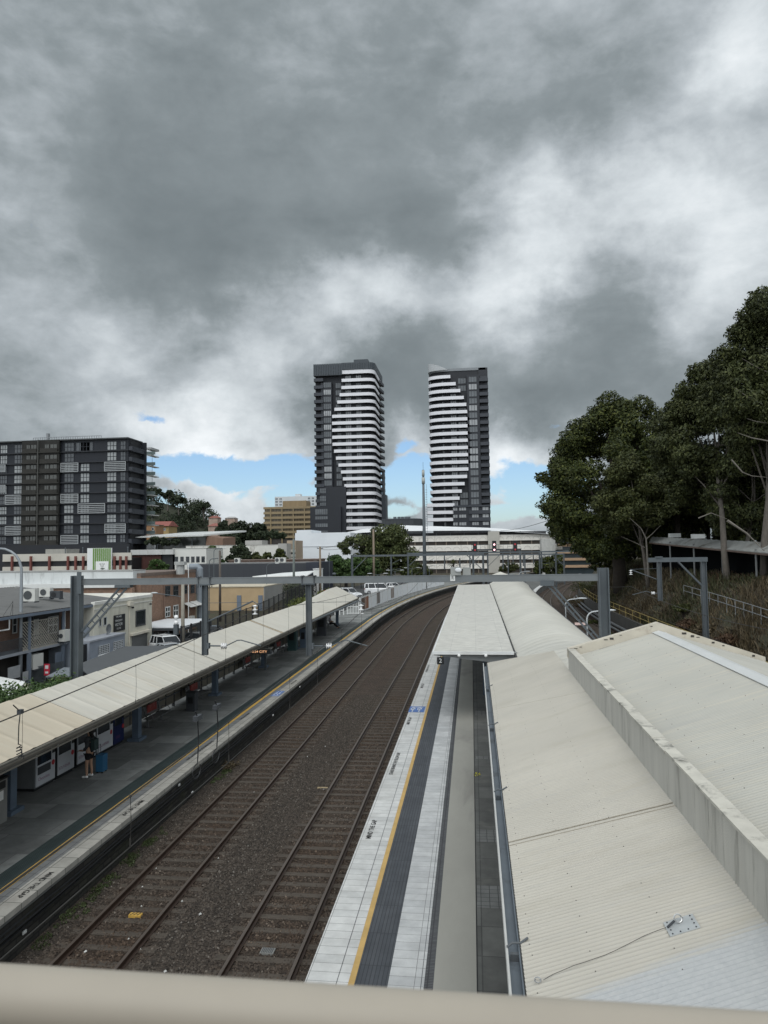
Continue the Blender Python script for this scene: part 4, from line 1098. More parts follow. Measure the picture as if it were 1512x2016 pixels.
def portal(label, Y, xL, xR, zb, drops=(), th=.34, colz=-.3, brace=True, w=.36, arms=(), group='distant line gantries'):
    g = thing('line_gantry', label, 'gantry', (xL, Y, colz), group)
    b = MB(); b.box(xL, Y-.15, zb-th/2, xR, Y+.15, zb+th/2); b.build('beam', STEEL, g)
    for x in (xL, xR):
        b = MB(); hcol2(b, x, Y, colz, zb+.2, w, .05); b.build('column', STEEL, g)
    if brace:
        for x, s in ((xL, 1), (xR, -1)):
            b = MB(); b.bar((x, Y, zb-3), (x+s*3, Y, zb-.1), .14, .14); b.build('brace', STEEL, g)
    for x, zd in drops:
        b = MB(); hcol2(b, x, Y, zd, zb-th/2, .28, .04); b.build('drop_post', STEEL, g)
        b = MB(); b.tube([(x, Y, zb-1.6), (x+1.9, Y, zb-.7)], .04, 6); b.tube([(x, Y, zb-2.7), (x+1.9, Y, zb-2.5)], .03, 6); b.build('arm', STEEL, g)
        b = MB(); insulator(b, (x+1.9, Y, zb-1.0), (0, 0, 1), 3, .13, .3); b.build('insulator', PORC, g)
    return g
def bx(px, py, Y): return pY(px, py, Y).x
portal('distant grey gantry whose left column stands by the parked white cars', 137, bx(693, 1095, 137), bx(951, 1095, 137), 8.15, ((bx(770, 1110, 137), 4.4), (bx(834, 1110, 137), 4.6)))
portal('distant grey gantry behind, reaching right to the dark trees', 165, bx(803, 1089, 165), bx(1180, 1088, 165), 8.35, ((bx(875, 1095, 165), 4.6), (bx(990, 1095, 165), 4.6), (bx(1066, 1095, 165), 4.6)))
portal('far low gantry between the pyramid shelter and the arched car park', 190, bx(960, 1095, 190), bx(1110, 1095, 190), 7.6, ((bx(1030, 1095, 190), 4.6),))
portal('farthest gantry seen through the others before the arched car park', 222, bx(925, 1096, 222), bx(1090, 1096, 222), 7.3, ((bx(1010, 1095, 222), 4.6), (bx(1050, 1095, 222), 4.4)))
for k, (px, Y, zt) in enumerate(((905, 180, 7.0), (932, 205, 7.0), (1033, 176, 8.0), (1062, 186, 8.2), (1094, 170, 8.0), (1000, 214, 7.4))):
    x = bx(px, 1095, Y); b = MB(); hcol2(b, x, Y, -.3, zt, .34, .05)
    t = thing('line_mast', ['thin grey mast left of the signal gantry', 'thin grey mast under the left signal head', 'grey mast right of the lit signals', 'grey mast third from the right among the far masts', 'grey mast nearest the dark trees at the far tracks', 'grey mast behind the pyramid shelter'][k], 'mast', (x, Y, -.3), 'single masts along the far tracks')
    b.build('post', STEEL, t)
    b = MB(); b.tube([(x, Y, zt-1.5), (x+1.6, Y, zt-.8)], .04, 5); b.tube([(x, Y, zt-2.3), (x+1.6, Y, zt-2.2)], .03, 5); b.build('arm', STEEL, t)
# signal gantry
SG = thing('signal_gantry', 'signal bridge with lit red lamps in front of the arched car park', 'signal gantry', (bx(940, 1085, 196), 196, -.3))
xa, xb2 = bx(928, 1081, 196), bx(1026, 1081, 196)
b = MB(); b.box(xa, 195.7, 8.75, xb2, 196.3, 9.15); b.build('walkway', STEEL_DK, SG)
b = MB()
for x in np.arange(xa, xb2, 1.2): b.box(x-.03, 195.7, 9.15, x+.03, 195.74, 10.3)
b.box(xa, 195.7, 10.2, xb2, 195.74, 10.3); b.build('railing', STEEL, SG)
for px in (931, 1024): b = MB(); hcol2(b, bx(px, 1081, 196), 196, -.3, 8.75, .5, .06); b.build('column', STEEL, SG)
m, tt, bs = base_mat('signal_red'); bs.inputs['Base Color'].default_value = (.5, .05, .08, 1); bs.inputs['Emission Color'].default_value = (1, .55, .62, 1); bs.inputs['Emission Strength'].default_value = 2.2
for px, lit in ((935, False), (973, True), (1014, False)):
    x = bx(px, 1075, 196); b = MB(); b.box(x-.55, 195.4, 8.0, x+.55, 195.68, 11.3); h = b.build('signal_head', BLACKM, SG)
    b = MB()
    for zz in (10.3, 8.9):
        b.prism([(x+.24*math.cos(a), 195.38, zz+.24*math.sin(a)) for a in [i*math.pi/5 for i in range(10)]], (0, -.05, 0))
    b.build('lamp', m if lit else VR, h)
# cantilever structure on the bank at the right
GC = thing('line_cantilever', 'grey cantilever mast on the weedy bank right of the portal gantry', 'gantry', (16.6, 50, 2))
p0 = pY(1276, 1103, 50); p1 = pY(1392, 1103, 50); px_ = pY(1386, 1150, 50).x; pd = pY(1298, 1130, 50).x; zb = p0.z
b = MB(); b.box(p0.x, 49.87, zb-.13, p1.x, 50.13, zb+.16); b.build('beam', STEEL, GC)
b = MB(); hcol2(b, px_, 50, 1.8, zb-.13, .32, .035); b.build('column', STEEL, GC)
b = MB(); hcol2(b, pd, 50, pY(1298, 1183, 50).z, zb-.13, .26, .03); b.box(pd-.2, 49.8, zb+.16, pd+.2, 50.2, zb+.24); b.build('drop_post', STEEL, GC)
b = MB(); q = pY(1335, 1108, 50); r = pY(1384, 1155, 50)
for s in (-.1, .1): b.bar((q.x, 50+s, zb-.13), (r.x, 50+s, r.z), .05, .09)
b.build('brace', STEEL, GC)
q0 = pY(1294, 1141, 50); q1 = pY(1241, 1121, 50); b = MB(); b.tube([q0, q1], .03, 6); b.tube([pY(1294, 1119, 50), q1], .012, 5); b.build('upper_arm', STEEL, GC)
b = MB(); q2 = pY(1242, 1127, 50); insulator(b, q2, (0, 0, 1), 3, .13, .26); b.build('insulator', PORC, GC, True)
b = MB(); i2 = pY(1286, 1168, 50); insulator(b, i2, (1, 0, 0), 3, .13, .16); b.build('insulator', PORC, GC, True)
b = MB(); b.tube([pY(1298, 1168, 50), i2], .03, 6); b.tube([i2, pY(1272, 1164, 50), pY(1245, 1171, 50)], .022, 5); b.build('registration_arm', STEEL, GC)

# ---------------- contact and messenger wires ----------------
def catenary(label, sup, zc, zm, drops, y0=5.):
    """sup: list of (x, y) support points the wire hangs from; spans sag between them"""
    t = thing('overhead_wire', label, 'overhead wire', (sup[0][0], y0, zc), 'overhead wires of the tracks')
    def at(y):
        for (xa, ya), (xb, yb) in zip(sup[:-1], sup[1:]):
            if ya <= y <= yb:
                f = (y-ya)/(yb-ya); return xa+(xb-xa)*f, 4*f*(1-f)*(yb-ya)/58.
        return sup[-1][0], 0
    ys = np.arange(max(y0, sup[0][1]), sup[-1][1]+.1, 2.)
    b = MB(); b.tube([(at(y)[0], y, zc) for y in ys], .0075, 5); b.build('contact_wire', WIREM, t)
    b = MB(); b.tube([(at(y)[0]+.0, y, zm-.95*at(y)[1]) for y in ys], .0135, 5); b.build('messenger_wire', WIREM, t)
    y = ys[0]+1.3; k = 0
    while y < min(ys[-1], 150) and k < 60:
        x, s = at(y); b = MB(); b.tube([(x, y, zm-.95*s), (x+.012*math.sin(k*3), y+.02, (zc+zm-.95*s)/2), (x, y, zc)], .0045, 4)
        b.tube([(x, y, zc), (x, y, zc+.12)], .012, 4); b.ball((x, y, zm-.95*s), .022, 6, 4); b.build('dropper', WIREM, t); y += drops[k % len(drops)]; k += 1
catenary('overhead wire hanging over the edge of the left canopy, with thin droppers', [(-8.55, -20), (-9.15, 30.3), (-8.9, 75), (-7.9, 137), (-3.2, 200)], 5.12, 6.72, [4.2, 3.1, 5.0])
catenary('overhead wire above the middle of the platform-side track, slanting over the dark platform', [(-4.75, -20), (-4.70, 30.3), (-5.2, 75), (-3.8, 137), (1.2, 200)], 5.12, 6.60, [3.3, 4.0, 4.6])
catenary('overhead wire above the tracks beyond the curved roof', [(10.1, 20), (10.3, 50), (11.5, 110), (16.5, 165)], 5.1, 6.5, [6, 7])
# springy tail of wire near the camera
t = thing('dangling_wire', 'loose black wire with a coiled tail hanging from the near overhead wire', 'wire', (-8.6, 12.6, 5))
pa, pb = pX(40, 1401, -8.75), pX(42, 1490, -8.75)
pts = [pX(26, 1388, -8.75), pa, pX(37, 1430, -8.75), pX(36, 1465, -8.75)]
for i in range(15):
    f = i/14; q = pX(36+5*f, 1467+24*f, -8.75); pts.append(q+Vector((0, .10*math.sin(i*1.9), .02*math.cos(i*1.9))))
pts.append(pX(46, 1494, -8.75))
b = MB(); b.tube(pts, .011, 6); b.build('wire', BLACKM, t)
b = MB(); b.box(pa.x-.04, pa.y-.05, pa.z-.04, pa.x+.04, pa.y+.05, pa.z+.04); b.build('clamp', STEEL_DK, t)
for k, (x0, y0_, y1_) in enumerate(((389, 1413, 1500), (427, 1391, 1470))):
    t = thing('dangling_wire', ['loose black feeder wire with clamp over the dark platform, nearer of the pair', 'loose black feeder wire with clamp over the dark platform, farther of the pair'][k], 'wire', tuple(pX(x0, y1_, -4.72)))
    b = MB(); b.tube([pX(x0-4, y0_-12, -4.72), pX(x0, y0_, -4.72), pX(x0+2, (y0_+y1_)/2, -4.72), pX(x0, y1_, -4.72)], .011, 5)
    q = pX(x0-2, y1_+18, -4.72); b.tube([pX(x0, y1_, -4.72)]+[q+Vector((0, .18*math.cos(a), .12*math.sin(a))) for a in np.arange(1.4, 7.2, .5)], .009, 5); b.build('wire', BLACKM, t)
    b = MB(); c = pX(x0, y0_, -4.72); b.box(c.x-.04, c.y-.12, c.z-.04, c.x+.04, c.y+.12, c.z+.04); b.build('clamp', STEEL_DK, t)
# tall antenna mast
AM = thing('antenna_mast', 'tall slim steel antenna mast rising between the two striped towers', 'mast', (bx(837, 1120, 150), 150, .5))
xm = bx(836, 1100, 150)
zt = pY(834, 925, 150).z
b = MB(); b.tube([(xm, 150, .5), (xm, 150, 12), (xm, 150, zt)], [.42, .34, .20], 12); b.build('pole', STEEL, AM, True)
b = MB(); b.tube([(xm, 150, zt-2.9), (xm, 150, zt-1.6)], .34, 10); b.tube([(xm, 150, zt-1.3), (xm, 150, zt-.1)], .28, 10); b.build('antennas', M('antenna_grey', (.36, .38, .36), .6), AM, True)
b = MB(); b.tube([(xm, 150, zt-.1), (xm, 150, zt+1.6)], .035, 5); b.build('whip', STEEL, AM)
b = MB()
for z in np.arange(10, zt-4, .5): b.box(xm+.38, 149.9, z, xm+.75, 150.1, z+.05)
b.bar((xm+.75, 150, 9.5), (xm+.62, 150, zt-3), .05, .05); b.build('ladder', STEEL, AM)
# ---------------- buildings along the street on the left ----------------
def xy_face(Y):
    """plane facing the camera (-Y) at depth Y: picture point -> (x, z)"""
    def f(px, py): p = pY(px, py, Y); return p.x, p.z
    return f
def fbox(b, Y, px0, px1, py0, py1, d0, d1):
    f = xy_face(Y); mx, my = (px0+px1)/2, (py0+py1)/2
    b.box(f(px0, my)[0], Y-d1, f(mx, py1)[1], f(px1, my)[0], Y-d0, f(mx, py0)[1])
def sbox(b, X, px0, px1, py0, py1, d0, d1, flat=True):
    """on a plane facing +X at distance X: the upper and lower edges are level in the world"""
    mx, my = (px0+px1)/2, (py0+py1)/2
    ya, yb = pX(px0, my, X).y, pX(px1, my, X).y
    b.box(X+d0, ya, pX(mx, py1, X).z, X+d1, yb, pX(mx, py0, X).z)
def wparts(parent, items, mk, mats, name='window'):
    """items: list of (key, args, delta); equal keys share a mesh"""
    cache = {}; n = 0
    for key, args, pos in items:
        if key in cache:
            src, p0 = cache[key]; o = src.copy(); COL.objects.link(o); o.parent = parent
            o.location = Vector(pos)-Vector(p0)
        else:
            b = mk(*args); o = b.build(name, mats, parent); cache[key] = (o, pos)
        n += 1
    return n
def winY(x0, x1, z0, z1, Y, nx=2, ny=1, fr=.07, rec=.0, proud=.04):
    """window on a wall facing -Y: frame (0) and glass (1)"""
    b = MB(); b.m = 1; b.box(x0, Y-.01, z0, x1, Y-.03, z1); b.m = 0
    for i in range(nx+1):
        x = x0+(x1-x0)*i/nx; b.box(x-fr/2, Y-proud-.03, z0, x+fr/2, Y-.031, z1)
    for j in range(ny+1):
        z = z0+(z1-z0)*j/ny; b.box(x0-fr/2, Y-proud-.035, z-fr/2, x1+fr/2, Y-.032, z+fr/2)
    return b
def winX(y0, y1, z0, z1, X, nx=2, ny=1, fr=.07, proud=.04):
    b = MB(); b.m = 1; b.box(X+.01, y0, z0, X+.03, y1, z1); b.m = 0
    for i in range(nx+1):
        y = y0+(y1-y0)*i/nx; b.box(X+.031, y-fr/2, z0, X+.03+proud, y+fr/2, z1)
    for j in range(ny+1):
        z = z0+(z1-z0)*j/ny; b.box(X+.032, y0-fr/2, z-fr/2, X+.035+proud, y1+fr/2, z+fr/2)
    return b
def swin(parent, X, px0, px1, py0, py1, nx, ny, fm, gm, fr=.07, name='window'):
    mx, my = (px0+px1)/2, (py0+py1)/2
    return winX(pX(px0, my, X).y, pX(px1, my, X).y, pX(mx, py1, X).z, pX(mx, py0, X).z, X, nx, ny, fr).build(name, [fm, gm], parent)
G0 = -.6
CREAMW = M('streaked_cream_wall', (.56, .54, .46), .85, .06, .8, .1, 30, stretch=(1.5, 1.5, .4), stain=(.36, .34, .28), stsc=1.)
BRICKBR = tiles('brown_brick', (.145, .075, .05), (.20, .11, .075), (.16, .14, .12), .24, .086, .012, .85, .5, swap='szz', dirt=(.09, .07, .055), dsc=.6)
BRICKOR = tiles('orange_brick', (.25, .135, .085), (.32, .18, .12), (.24, .2, .17), .24, .086, .012, .85, .5, swap='szz', dirt=(.17, .12, .09), dsc=.5)
BLUEW = M('blue_grey_wall', (.25, .28, .33), .75, .08, .8, stain=(.19, .21, .24), stsc=.7)
BLUEPIL = M('blue_pillar', (.14, .17, .215), .7, .08, .8)
GREYROOF = M('grey_iron_roof', (.125, .125, .122), .7, .1, 1., stain=(.09, .088, .082), stsc=.6, stretch=(1, 1, 1))
WINFR = M('window_frame_white', (.45, .46, .46), .6)
WINDK = M('window_frame_dark', (.06, .065, .07), .6)
GL1 = glass('street_glass', (.03, .036, .042), .1)

# -- brick house with the lattice balcony
LB = thing('brick_shop_house', 'two-storey brown brick building with lattice balcony and grey iron roof at the left edge', 'building', (-36, 54, G0))
X0 = -33.; ya, yb = 42., 64.5
b = MB(); b.box(-46, ya, 2.1, X0-1.3, yb, 4.75); b.build('upper_wall', BRICKBR, LB)
b = MB(); sbox(b, X0-1.29, 42, 116, 1205, 1283, 0, .012); b.build('recess_shade_sheet', BLACKM, LB)  # black sheet on the wall, painted shade behind the lattice
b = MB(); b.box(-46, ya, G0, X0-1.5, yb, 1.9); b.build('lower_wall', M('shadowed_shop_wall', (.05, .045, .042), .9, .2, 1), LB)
mb = MB(); n = 110
for i in range(n+1):
    y = ya-.4+(yb+1-ya)*i/n; w = .03 if i % 2 else 0
    mb.v += [(X0+.35, y, 4.86+w), (-43.5, y, 6.15+w)]
for i in range(n): mb.f.append((2*i, 2*i+1, 2*i+3, 2*i+2)); mb.mi.append(0)
mb.build('roof', GREYROOF, LB)
b = MB(); b.box(X0+.28, ya-.4, 4.62, X0+.42, yb+.6, 4.82); b.build('eave_gutter', BLUEPIL, LB)
b = MB(); b.box(-46, ya, 1.9, X0+.1, yb-7.5, 2.1); b.build('balcony_slab', M('balcony_slab_paint', (.26, .28, .31), .7, .1), LB)
b = MB(); b.box(X0-.1, yb-7.5, 1.9, X0+.1, yb, 2.9); b.box(-46, yb-7.5, 1.9, X0-.1, yb, 2.1); b.build('terrace_parapet', BLUEW, LB)
b = MB()
pa_, pb_ = pX(46, 1260, X0+.1).y, pX(114, 1260, X0+.1).y
L = pb_-pa_
for i in range(15):
    for s in (1, -1):
        f = i/15*2-1
        p = []
        for tt in (0, 1):
            pass
        y0 = pa_+L*(i/15)
        y1 = y0+s*2.35
        za, zb_ = 2.15, 4.15
        lo, hi = pa_, pb_
        if y1 < lo: zb_ = za+(zb_-za)*(y0-lo)/(y0-y1); y1 = lo
        if y1 > hi: zb_ = za+(zb_-za)*(hi-y0)/(y1-y0); y1 = hi
        b.bar((X0+.06+.012*s, y0, za), (X0+.06+.012*s, y1, zb_), .06, .012, (1, 0, 0))
for z in (2.13, 4.17): b.box(X0+.03, pa_, z-.03, X0+.10, pb_, z+.03)
b.build('lattice_screen', M('weathered_lattice', (.33, .31, .27), .8, .2, 3), LB)
b = MB()
for i in range(150):
    y = ya+(yb-7.5-ya)*i/150; b.box(X0+.02, y-.012, 2.1, X0+.04, y+.012, 3.05)
b.box(X0+.0, ya, 3.05, X0+.06, yb-7.5, 3.1); b.build('balcony_railing', STEEL_DK, LB)
for y in (ya+4, ya+8.7, ya+13.2, yb-7.4, yb-3.2, yb-.2):
    b = MB(); b.box(X0+.0, y-.12, G0, X0+.22, y+.12, 1.9); b.box(X0+.05, y-.08, 2.1, X0+.2, y+.08, 4.62); b.build('post', BLUEPIL, LB)
for px0, px1, nx in ((24, 32, 1), (53, 64, 2), (94, 113, 2), (120, 128, 1), (164, 179, 2)):
    swin(LB, X0-1.29, px0, px1, 1214, 1246, nx, 2, WINFR if px0 in (24, 94) else WINDK, GL1)
swin(LB, X0-1.29, 66, 74, 1220, 1258, 1, 1, WINFR, M('door_grey', (.3, .31, .31), .6), name='door')
b = MB(); b.tube([(X0+.2, ya+6.2, 4.7), (X0+.2, ya+6.2, 3.9), (X0-.9, ya+5.2, 3.75), (X0-1.2, ya+5.1, 2.1)], .06, 8); b.build('downpipe', WHITEP, LB)
b = MB(); q = pX(128, 1230, X0-1.2); b.tube([(q.x, q.y, 4.6), (q.x, q.y, 3.2), (q.x+.2, q.y-.4, 2.9)], .05, 8); b.build('downpipe', WHITEP, LB)
for px0, px1 in ((62, 70), (124, 141), (160, 179)):
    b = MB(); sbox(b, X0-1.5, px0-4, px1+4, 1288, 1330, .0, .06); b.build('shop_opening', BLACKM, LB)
b = MB(); sbox(b, X0+.02, 108, 122, 1284, 1326, 0, .1); b.build('blue_pillar', BLUEPIL, LB)
b = MB(); sbox(b, X0+.25, 16, 40, 1312, 1336, -.03, 0); sbox(b, X0+.25, 45, 56, 1322, 1340, -.03, 0); b.build('corrugated_barrier', M('barrier_grey', (.30, .31, .32), .7), LB)
# air conditioners on the roof and elsewhere
def aircon(c, sx, sy, sz, label, dark=False, face='x'):
    t = thing('air_conditioner', label, 'air conditioner', (c[0], c[1], c[2]), 'outdoor air conditioning units')
    b = MB(); b.box(c[0]-sx/2, c[1]-sy/2, c[2], c[0]+sx/2, c[1]+sy/2, c[2]+sz); b.build('casing', STEEL_DK if dark else M('aircon_white', (.55, .55, .52), .6, .06), t)
    b = MB()
    cc = Vector((c[0]-sx*.12, c[1]-sy/2-.012, c[2]+sz*.5)); r = min(sx, sz)*.36
    b.prism([(cc.x+r*math.cos(a), cc.y, cc.z+r*math.sin(a)) for a in [i*math.pi/8 for i in range(16)]], (0, -.02, 0)); b.build('fan_grille', WINDK if not dark else BLACKM, t)
    b = MB(); b.box(c[0]-sx/2-.05, c[1]-sy/2, c[2]-.1, c[0]-sx/2+.08, c[1]+sy/2, c[2]-.003); b.box(c[0]+sx/2-.08, c[1]-sy/2, c[2]-.1, c[0]+sx/2+.05, c[1]+sy/2, c[2]-.003); b.build('feet', STEEL_DK, t)
def rzl(x): return 4.86+(X0+.35-x)*(1.29/10.85)
for (px, py, Y, sx, sz, lab, dk) in ((61, 1183, 53, .95, .95, 'white outdoor unit with a round fan nearest on the grey iron roof', False), (91, 1174, 58, 1.0, .75, 'pale outdoor unit with a dark fan in the middle of the grey iron roof', False), (111, 1177, 58, .9, .6, 'black outdoor unit standing beside the pale ones on the iron roof', True), (26, 1167, 64, .8, .5, 'pale outdoor unit against the tan parapet at the back', False)):
    p = pY(px, py, Y); aircon((p.x, Y, p.z-.02), sx, .5, sz, lab, dk)
p = pX(124, 1262, X0+.2); aircon((X0+.35, p.y, p.z), .5, .9, .9, 'white outdoor unit hung on the balcony front of the lattice house')
p = pX(67, 1303, X0-.3); aircon((X0-.2, p.y, p.z-.5), .5, 1.3, 1.1, 'outdoor unit hanging in the dark under the lattice balcony')
p = pX(375, 1219, -35.5); aircon((-35.4, p.y, p.z-.5), .5, 1.1, .9, 'white outdoor unit on the brick wall above the white carport')
t = thing('roof_antenna', 'thin wire antenna on stays on the grey iron roof', 'antenna', (-37, 47, 5.3))
b = MB(); q = pY(25, 1212, 46); b.tube([(q.x, 46, q.z), (q.x, 46, q.z+1.0)], .015, 4); b.tube([(q.x-.7, 46, q.z-.0), (q.x, 46, q.z+.95)], .01, 4); b.tube([(q.x-.45, 46.4, q.z), (q.x, 46, q.z+.8)], .01, 4); b.build('wires', BLACKM, t)

# -- blue-grey annex with barred windows
AX_ = thing('blue_annex', 'low blue-grey annex with two barred white-silled windows', 'building', (-32, 61, G0))
Xa = -31.; y0a, y1a = pX(176, 1270, Xa).y, pX(246, 1250, Xa).y
b = MB(); b.box(-38, y0a, G0, Xa, y1a, 2.0); b.build('wall', BLUEW, AX_)
b = MB(); b.box(-38, y0a, 2.0, Xa+.08, y1a, 2.14); b.build('parapet_capping', M('annex_cap', (.32, .34, .38), .7), AX_)
for px0, px1, py0, py1 in ((194, 214, 1270, 1287), (223, 241, 1262, 1278)):
    w = swin(AX_, Xa, px0, px1, py0, py1, 6, 5, M('bar_white', (.5, .52, .54), .6), GL1, .05)
    b = MB(); sbox(b, Xa, px0-1, px1+1, py1+.5, py1+3, 0, .14); b.build('sill', WHITEP, w)
b = MB(); b.box(Xa-.3, y0a-1.8, G0, Xa-.2, y0a, 1.9); b.build('dark_doorway', BLACKM, AX_)
t = thing('satellite_dish', 'grey satellite dish on the annex roof', 'satellite dish', tuple(pX(213, 1243, Xa-.6)))
q = pX(213, 1238, Xa-.6); b = MB()
pts = [(0, 0)]+[]
ring = lambda r, d: [(q.x+d, q.y+r*math.cos(a), q.z+r*.95*math.sin(a)) for a in [i*math.pi/8 for i in range(16)]]
vs = [(q.x-.1, q.y, q.z)]+ring(.3, -.05)+ring(.46, .06)
b.add(vs, [(0, 1+i, 1+(i+1) % 16) for i in range(16)]+[(1+i, 17+i, 17+(i+1) % 16, 1+(i+1) % 16) for i in range(16)]); b.build('dish', M('dish_grey', (.16, .17, .18), .6), t)
b = MB(); b.tube([(q.x-.1, q.y, q.z), (q.x-.1, q.y, 2.12)], .03, 6); b.build('mount', STEEL_DK, t)

# -- cream building with sign and roller door
CBD = thing('cream_building', 'cream rendered two-storey building with black sign, square window and roller door', 'building', (-36, 67, G0))
Xc = -32.5; y0c, y1c = pX(185, 1200, Xc).y, pX(299, 1200, Xc).y
zt = pX(250, 1179, Xc).z
b = MB(); b.box(-45, y0c, G0, Xc, y1c, zt-.15); b.build('wall', CREAMW, CBD)
b = MB(); b.box(-45.1, y1c-.3, zt-.15, Xc+.06, y1c+.02, zt+.25); b.box(Xc-.28, y0c, zt-.15, Xc+.06, y1c-.301, zt+.12); b.box(Xc+.0, y0c, zt-.55, Xc+.05, y1c, zt-.47); b.build('parapet', M('parapet_white', (.64, .63, .59), .7, .06, 1, stain=(.4, .38, .33)), CBD)
swin(CBD, Xc, 267, 285, 1202, 1231, 1, 1, WINDK, GL1, .12)
swin(CBD, Xc, 194, 198.5, 1218, 1233, 1, 1, WINFR, GL1); swin(CBD, Xc, 203, 209, 1215, 1231, 1, 1, WINFR, GL1)
b = MB(); sbox(b, Xc, 259, 289, 1248, 1275, 0, .05); d_ = b.build('roller_door', M('roller_grey', (.14, .145, .145), .6, .1, 1, stretch=(1, 1, 20)), CBD)
b = MB(); sbox(b, Xc, 255, 292, 1243, 1247.5, 0, .35); b.build('door_hood', CREAM, CBD)
sg = thing('wall_sign', 'black wall sign with white lettering on the cream building', 'sign', tuple(pX(233, 1226, Xc+.05)))
b = MB(); sbox(b, Xc, 223, 244.5, 1210, 1242, .03, .1); b.build('sign_panel', BLACKM, sg)
q = pX(234, 1225, Xc+.105)
for i, (w, sz) in enumerate((('WE ARE', .26), ('WINDOW', .26), ('VICTOR', .36), ('NO FEE', .22))):
    text_mesh(w, sz, WHITEP, 'lettering', sg, frame_mtx((Xc+.105, q.y, q.z+.52-i*.36), (0, 1, 0), (0, 0, 1)), 1.1)
for px, py in ((205, 1206), (259, 1196), (294, 1189)):
    q = pX(px, py, Xc); b = MB(); b.ball((Xc+.15, q.y, q.z), (.12, .10, .10), 8, 5); b.box(Xc, q.y-.04, q.z-.04, Xc+.1, q.y+.04, q.z+.04); b.build('wall_lamp', BLACKM, CBD)
b = MB(); q0, q1 = pX(255, 1190, Xc+.05), pX(255, 1275, Xc+.05); b.tube([(Xc+.06, q0.y, q0.z), (Xc+.06, q0.y, G0)], .05, 6); b.box(Xc+.0, q0.y-.4, q0.z-.1, Xc+.3, q0.y+.4, q0.z+.3); b.build('rainwater_head', CREAM, CBD)
b = MB(); b.box(-45, y0c, zt-.3, Xc-.28, y1c-.3, zt-.2); b.build('roof', M('flat_white_roof', (.6, .6, .58), .6), CBD)

# -- parapet building behind
WP = thing('parapet_building', 'long streaky white parapet with tan brick below, behind the grey iron roof', 'building', (-60, 84, G0))
Y = 74.5; f = xy_face(Y); x0, x1 = f(-60, 1135)[0], f(262, 1135)[0]
zt_ = f(130, 1126)[1]; zm_ = f(130, 1149)[1]; zl_ = f(130, 1157)[1]
b = MB(); b.box(x0, Y, zm_, x1, Y+3, zt_); b.build('parapet', M('streaked_white_wall', (.55, .57, .57), .8, .06, .6, stretch=(1.2, 1.2, .25), stain=(.27, .28, .28), stsc=.9), WP)
b = MB(); b.box(x0, Y-.9, zl_, x1, Y-.002, zm_); b.build('flashing_roof', M('white_flashing', (.62, .63, .62), .5, .05), WP)
b = MB(); b.box(x0, Y-.6, G0, x1+.2, Y-.003, zl_-.003); b.build('brick_wall', BRICKOR, WP)
b = MB(); b.box(x0, Y-.05, zt_, x1, Y+3, zt_+.12); b.build('capping', M('cap_grey', (.3, .3, .29), .8), WP)

# -- two-storey red brick block
RB = thing('brick_block', 'two-storey red brick block with paired sash windows beside the blue drainpipe', 'building', (-40, 84, G0))
Xr = -36.; y0r, y1r = pX(277, 1180, Xr).y, pX(385, 1180, Xr).y; zt = pX(330, 1125, Xr).z
b = MB(); b.box(-52, y0r, G0, Xr, y1r, zt-.35); b.build('wall', BRICKOR, RB)
b = MB(); b.box(-52, y0r, zt-.35, Xr+.05, y1r, zt); b.build('parapet', M('sooty_coping', (.17, .13, .11), .9, .2, 1.5), RB)
for px0, px1, py0, py1 in ((325, 334, 1154, 1173), (341, 350, 1153, 1172), (362, 367.5, 1153, 1168), (375, 382, 1152, 1167)):
    swin(RB, Xr, px0, px1, py0, py1, 2, 2, WINDK, GL1, .08)
for px0, px1, py0, py1 in ((325, 334, 1195, 1214), (341, 350, 1192, 1212)):
    w = swin(RB, Xr, px0, px1, py0, py1, 2, 2, WHITEP, GL1, .12)
for px0, px1, py0 in ((361, 373, 1188), (374, 388, 1185)):
    q0 = pX(px0, py0, Xr); q1 = pX(px1, py0, Xr); b = MB()
    b.hexa([(Xr, q0.y, q0.z-.02), (Xr+1.0, q0.y, q0.z-.5), (Xr+1.0, q1.y, q0.z-.5), (Xr, q1.y, q0.z-.02), (Xr, q0.y, q0.z+.03), (Xr+1.0, q0.y, q0.z-.45), (Xr+1.0, q1.y, q0.z-.45), (Xr, q1.y, q0.z+.03)]); b.build('awning', M('awning_white', (.6, .6, .58), .6), RB)
b = MB(); q = pX(323, 1150, Xr+.06); b.tube([(Xr+.07, q.y, zt-.5), (Xr+.07, q.y, G0)], .06, 6); b.build('downpipe', M('brown_pipe', (.2, .13, .1), .7), RB)
t = thing('ventilation_duct', 'blue-grey metal duct bent over the corner of the red brick block', 'duct', (Xr+.3, y1r+.4, G0))
b = MB(); b.tube([(Xr-1.2, y1r+.6, zt+.35), (Xr+.1, y1r+.6, zt+.35), (Xr+.35, y1r+.6, zt+.1), (Xr+.4, y1r+.6, G0)], .42, 10); b.build('duct', M('duct_blue_grey', (.22, .25, .28), .5, .08), t)
b = MB(); q = pY(342, 1108, 82); b.tube([(q.x, 84, zt-.4), (q.x, 84, q.z-.3)], .5, 10); b.tube([(q.x, 84, q.z-.3), (q.x, 84, q.z+.1)], [.75, .75], 10); b.build('vent_cowl', M('cowl_grey', (.36, .37, .36), .6), t)
t = thing('flag_pole', 'thin white pole in front of the red brick block', 'pole', tuple(pX(371, 1190, -35)))
q0, q1 = pX(373, 1112, -35), pX(371, 1190, -35); b = MB(); b.tube([(-35, q1.y, G0), (-35, q1.y, q0.z)], .06, 8); b.build('pole', WHITEP, t)
b = MB(); b.ball((-35, q1.y, q0.z+.05), .09, 8, 5); b.build('finial', WHITEP, t)

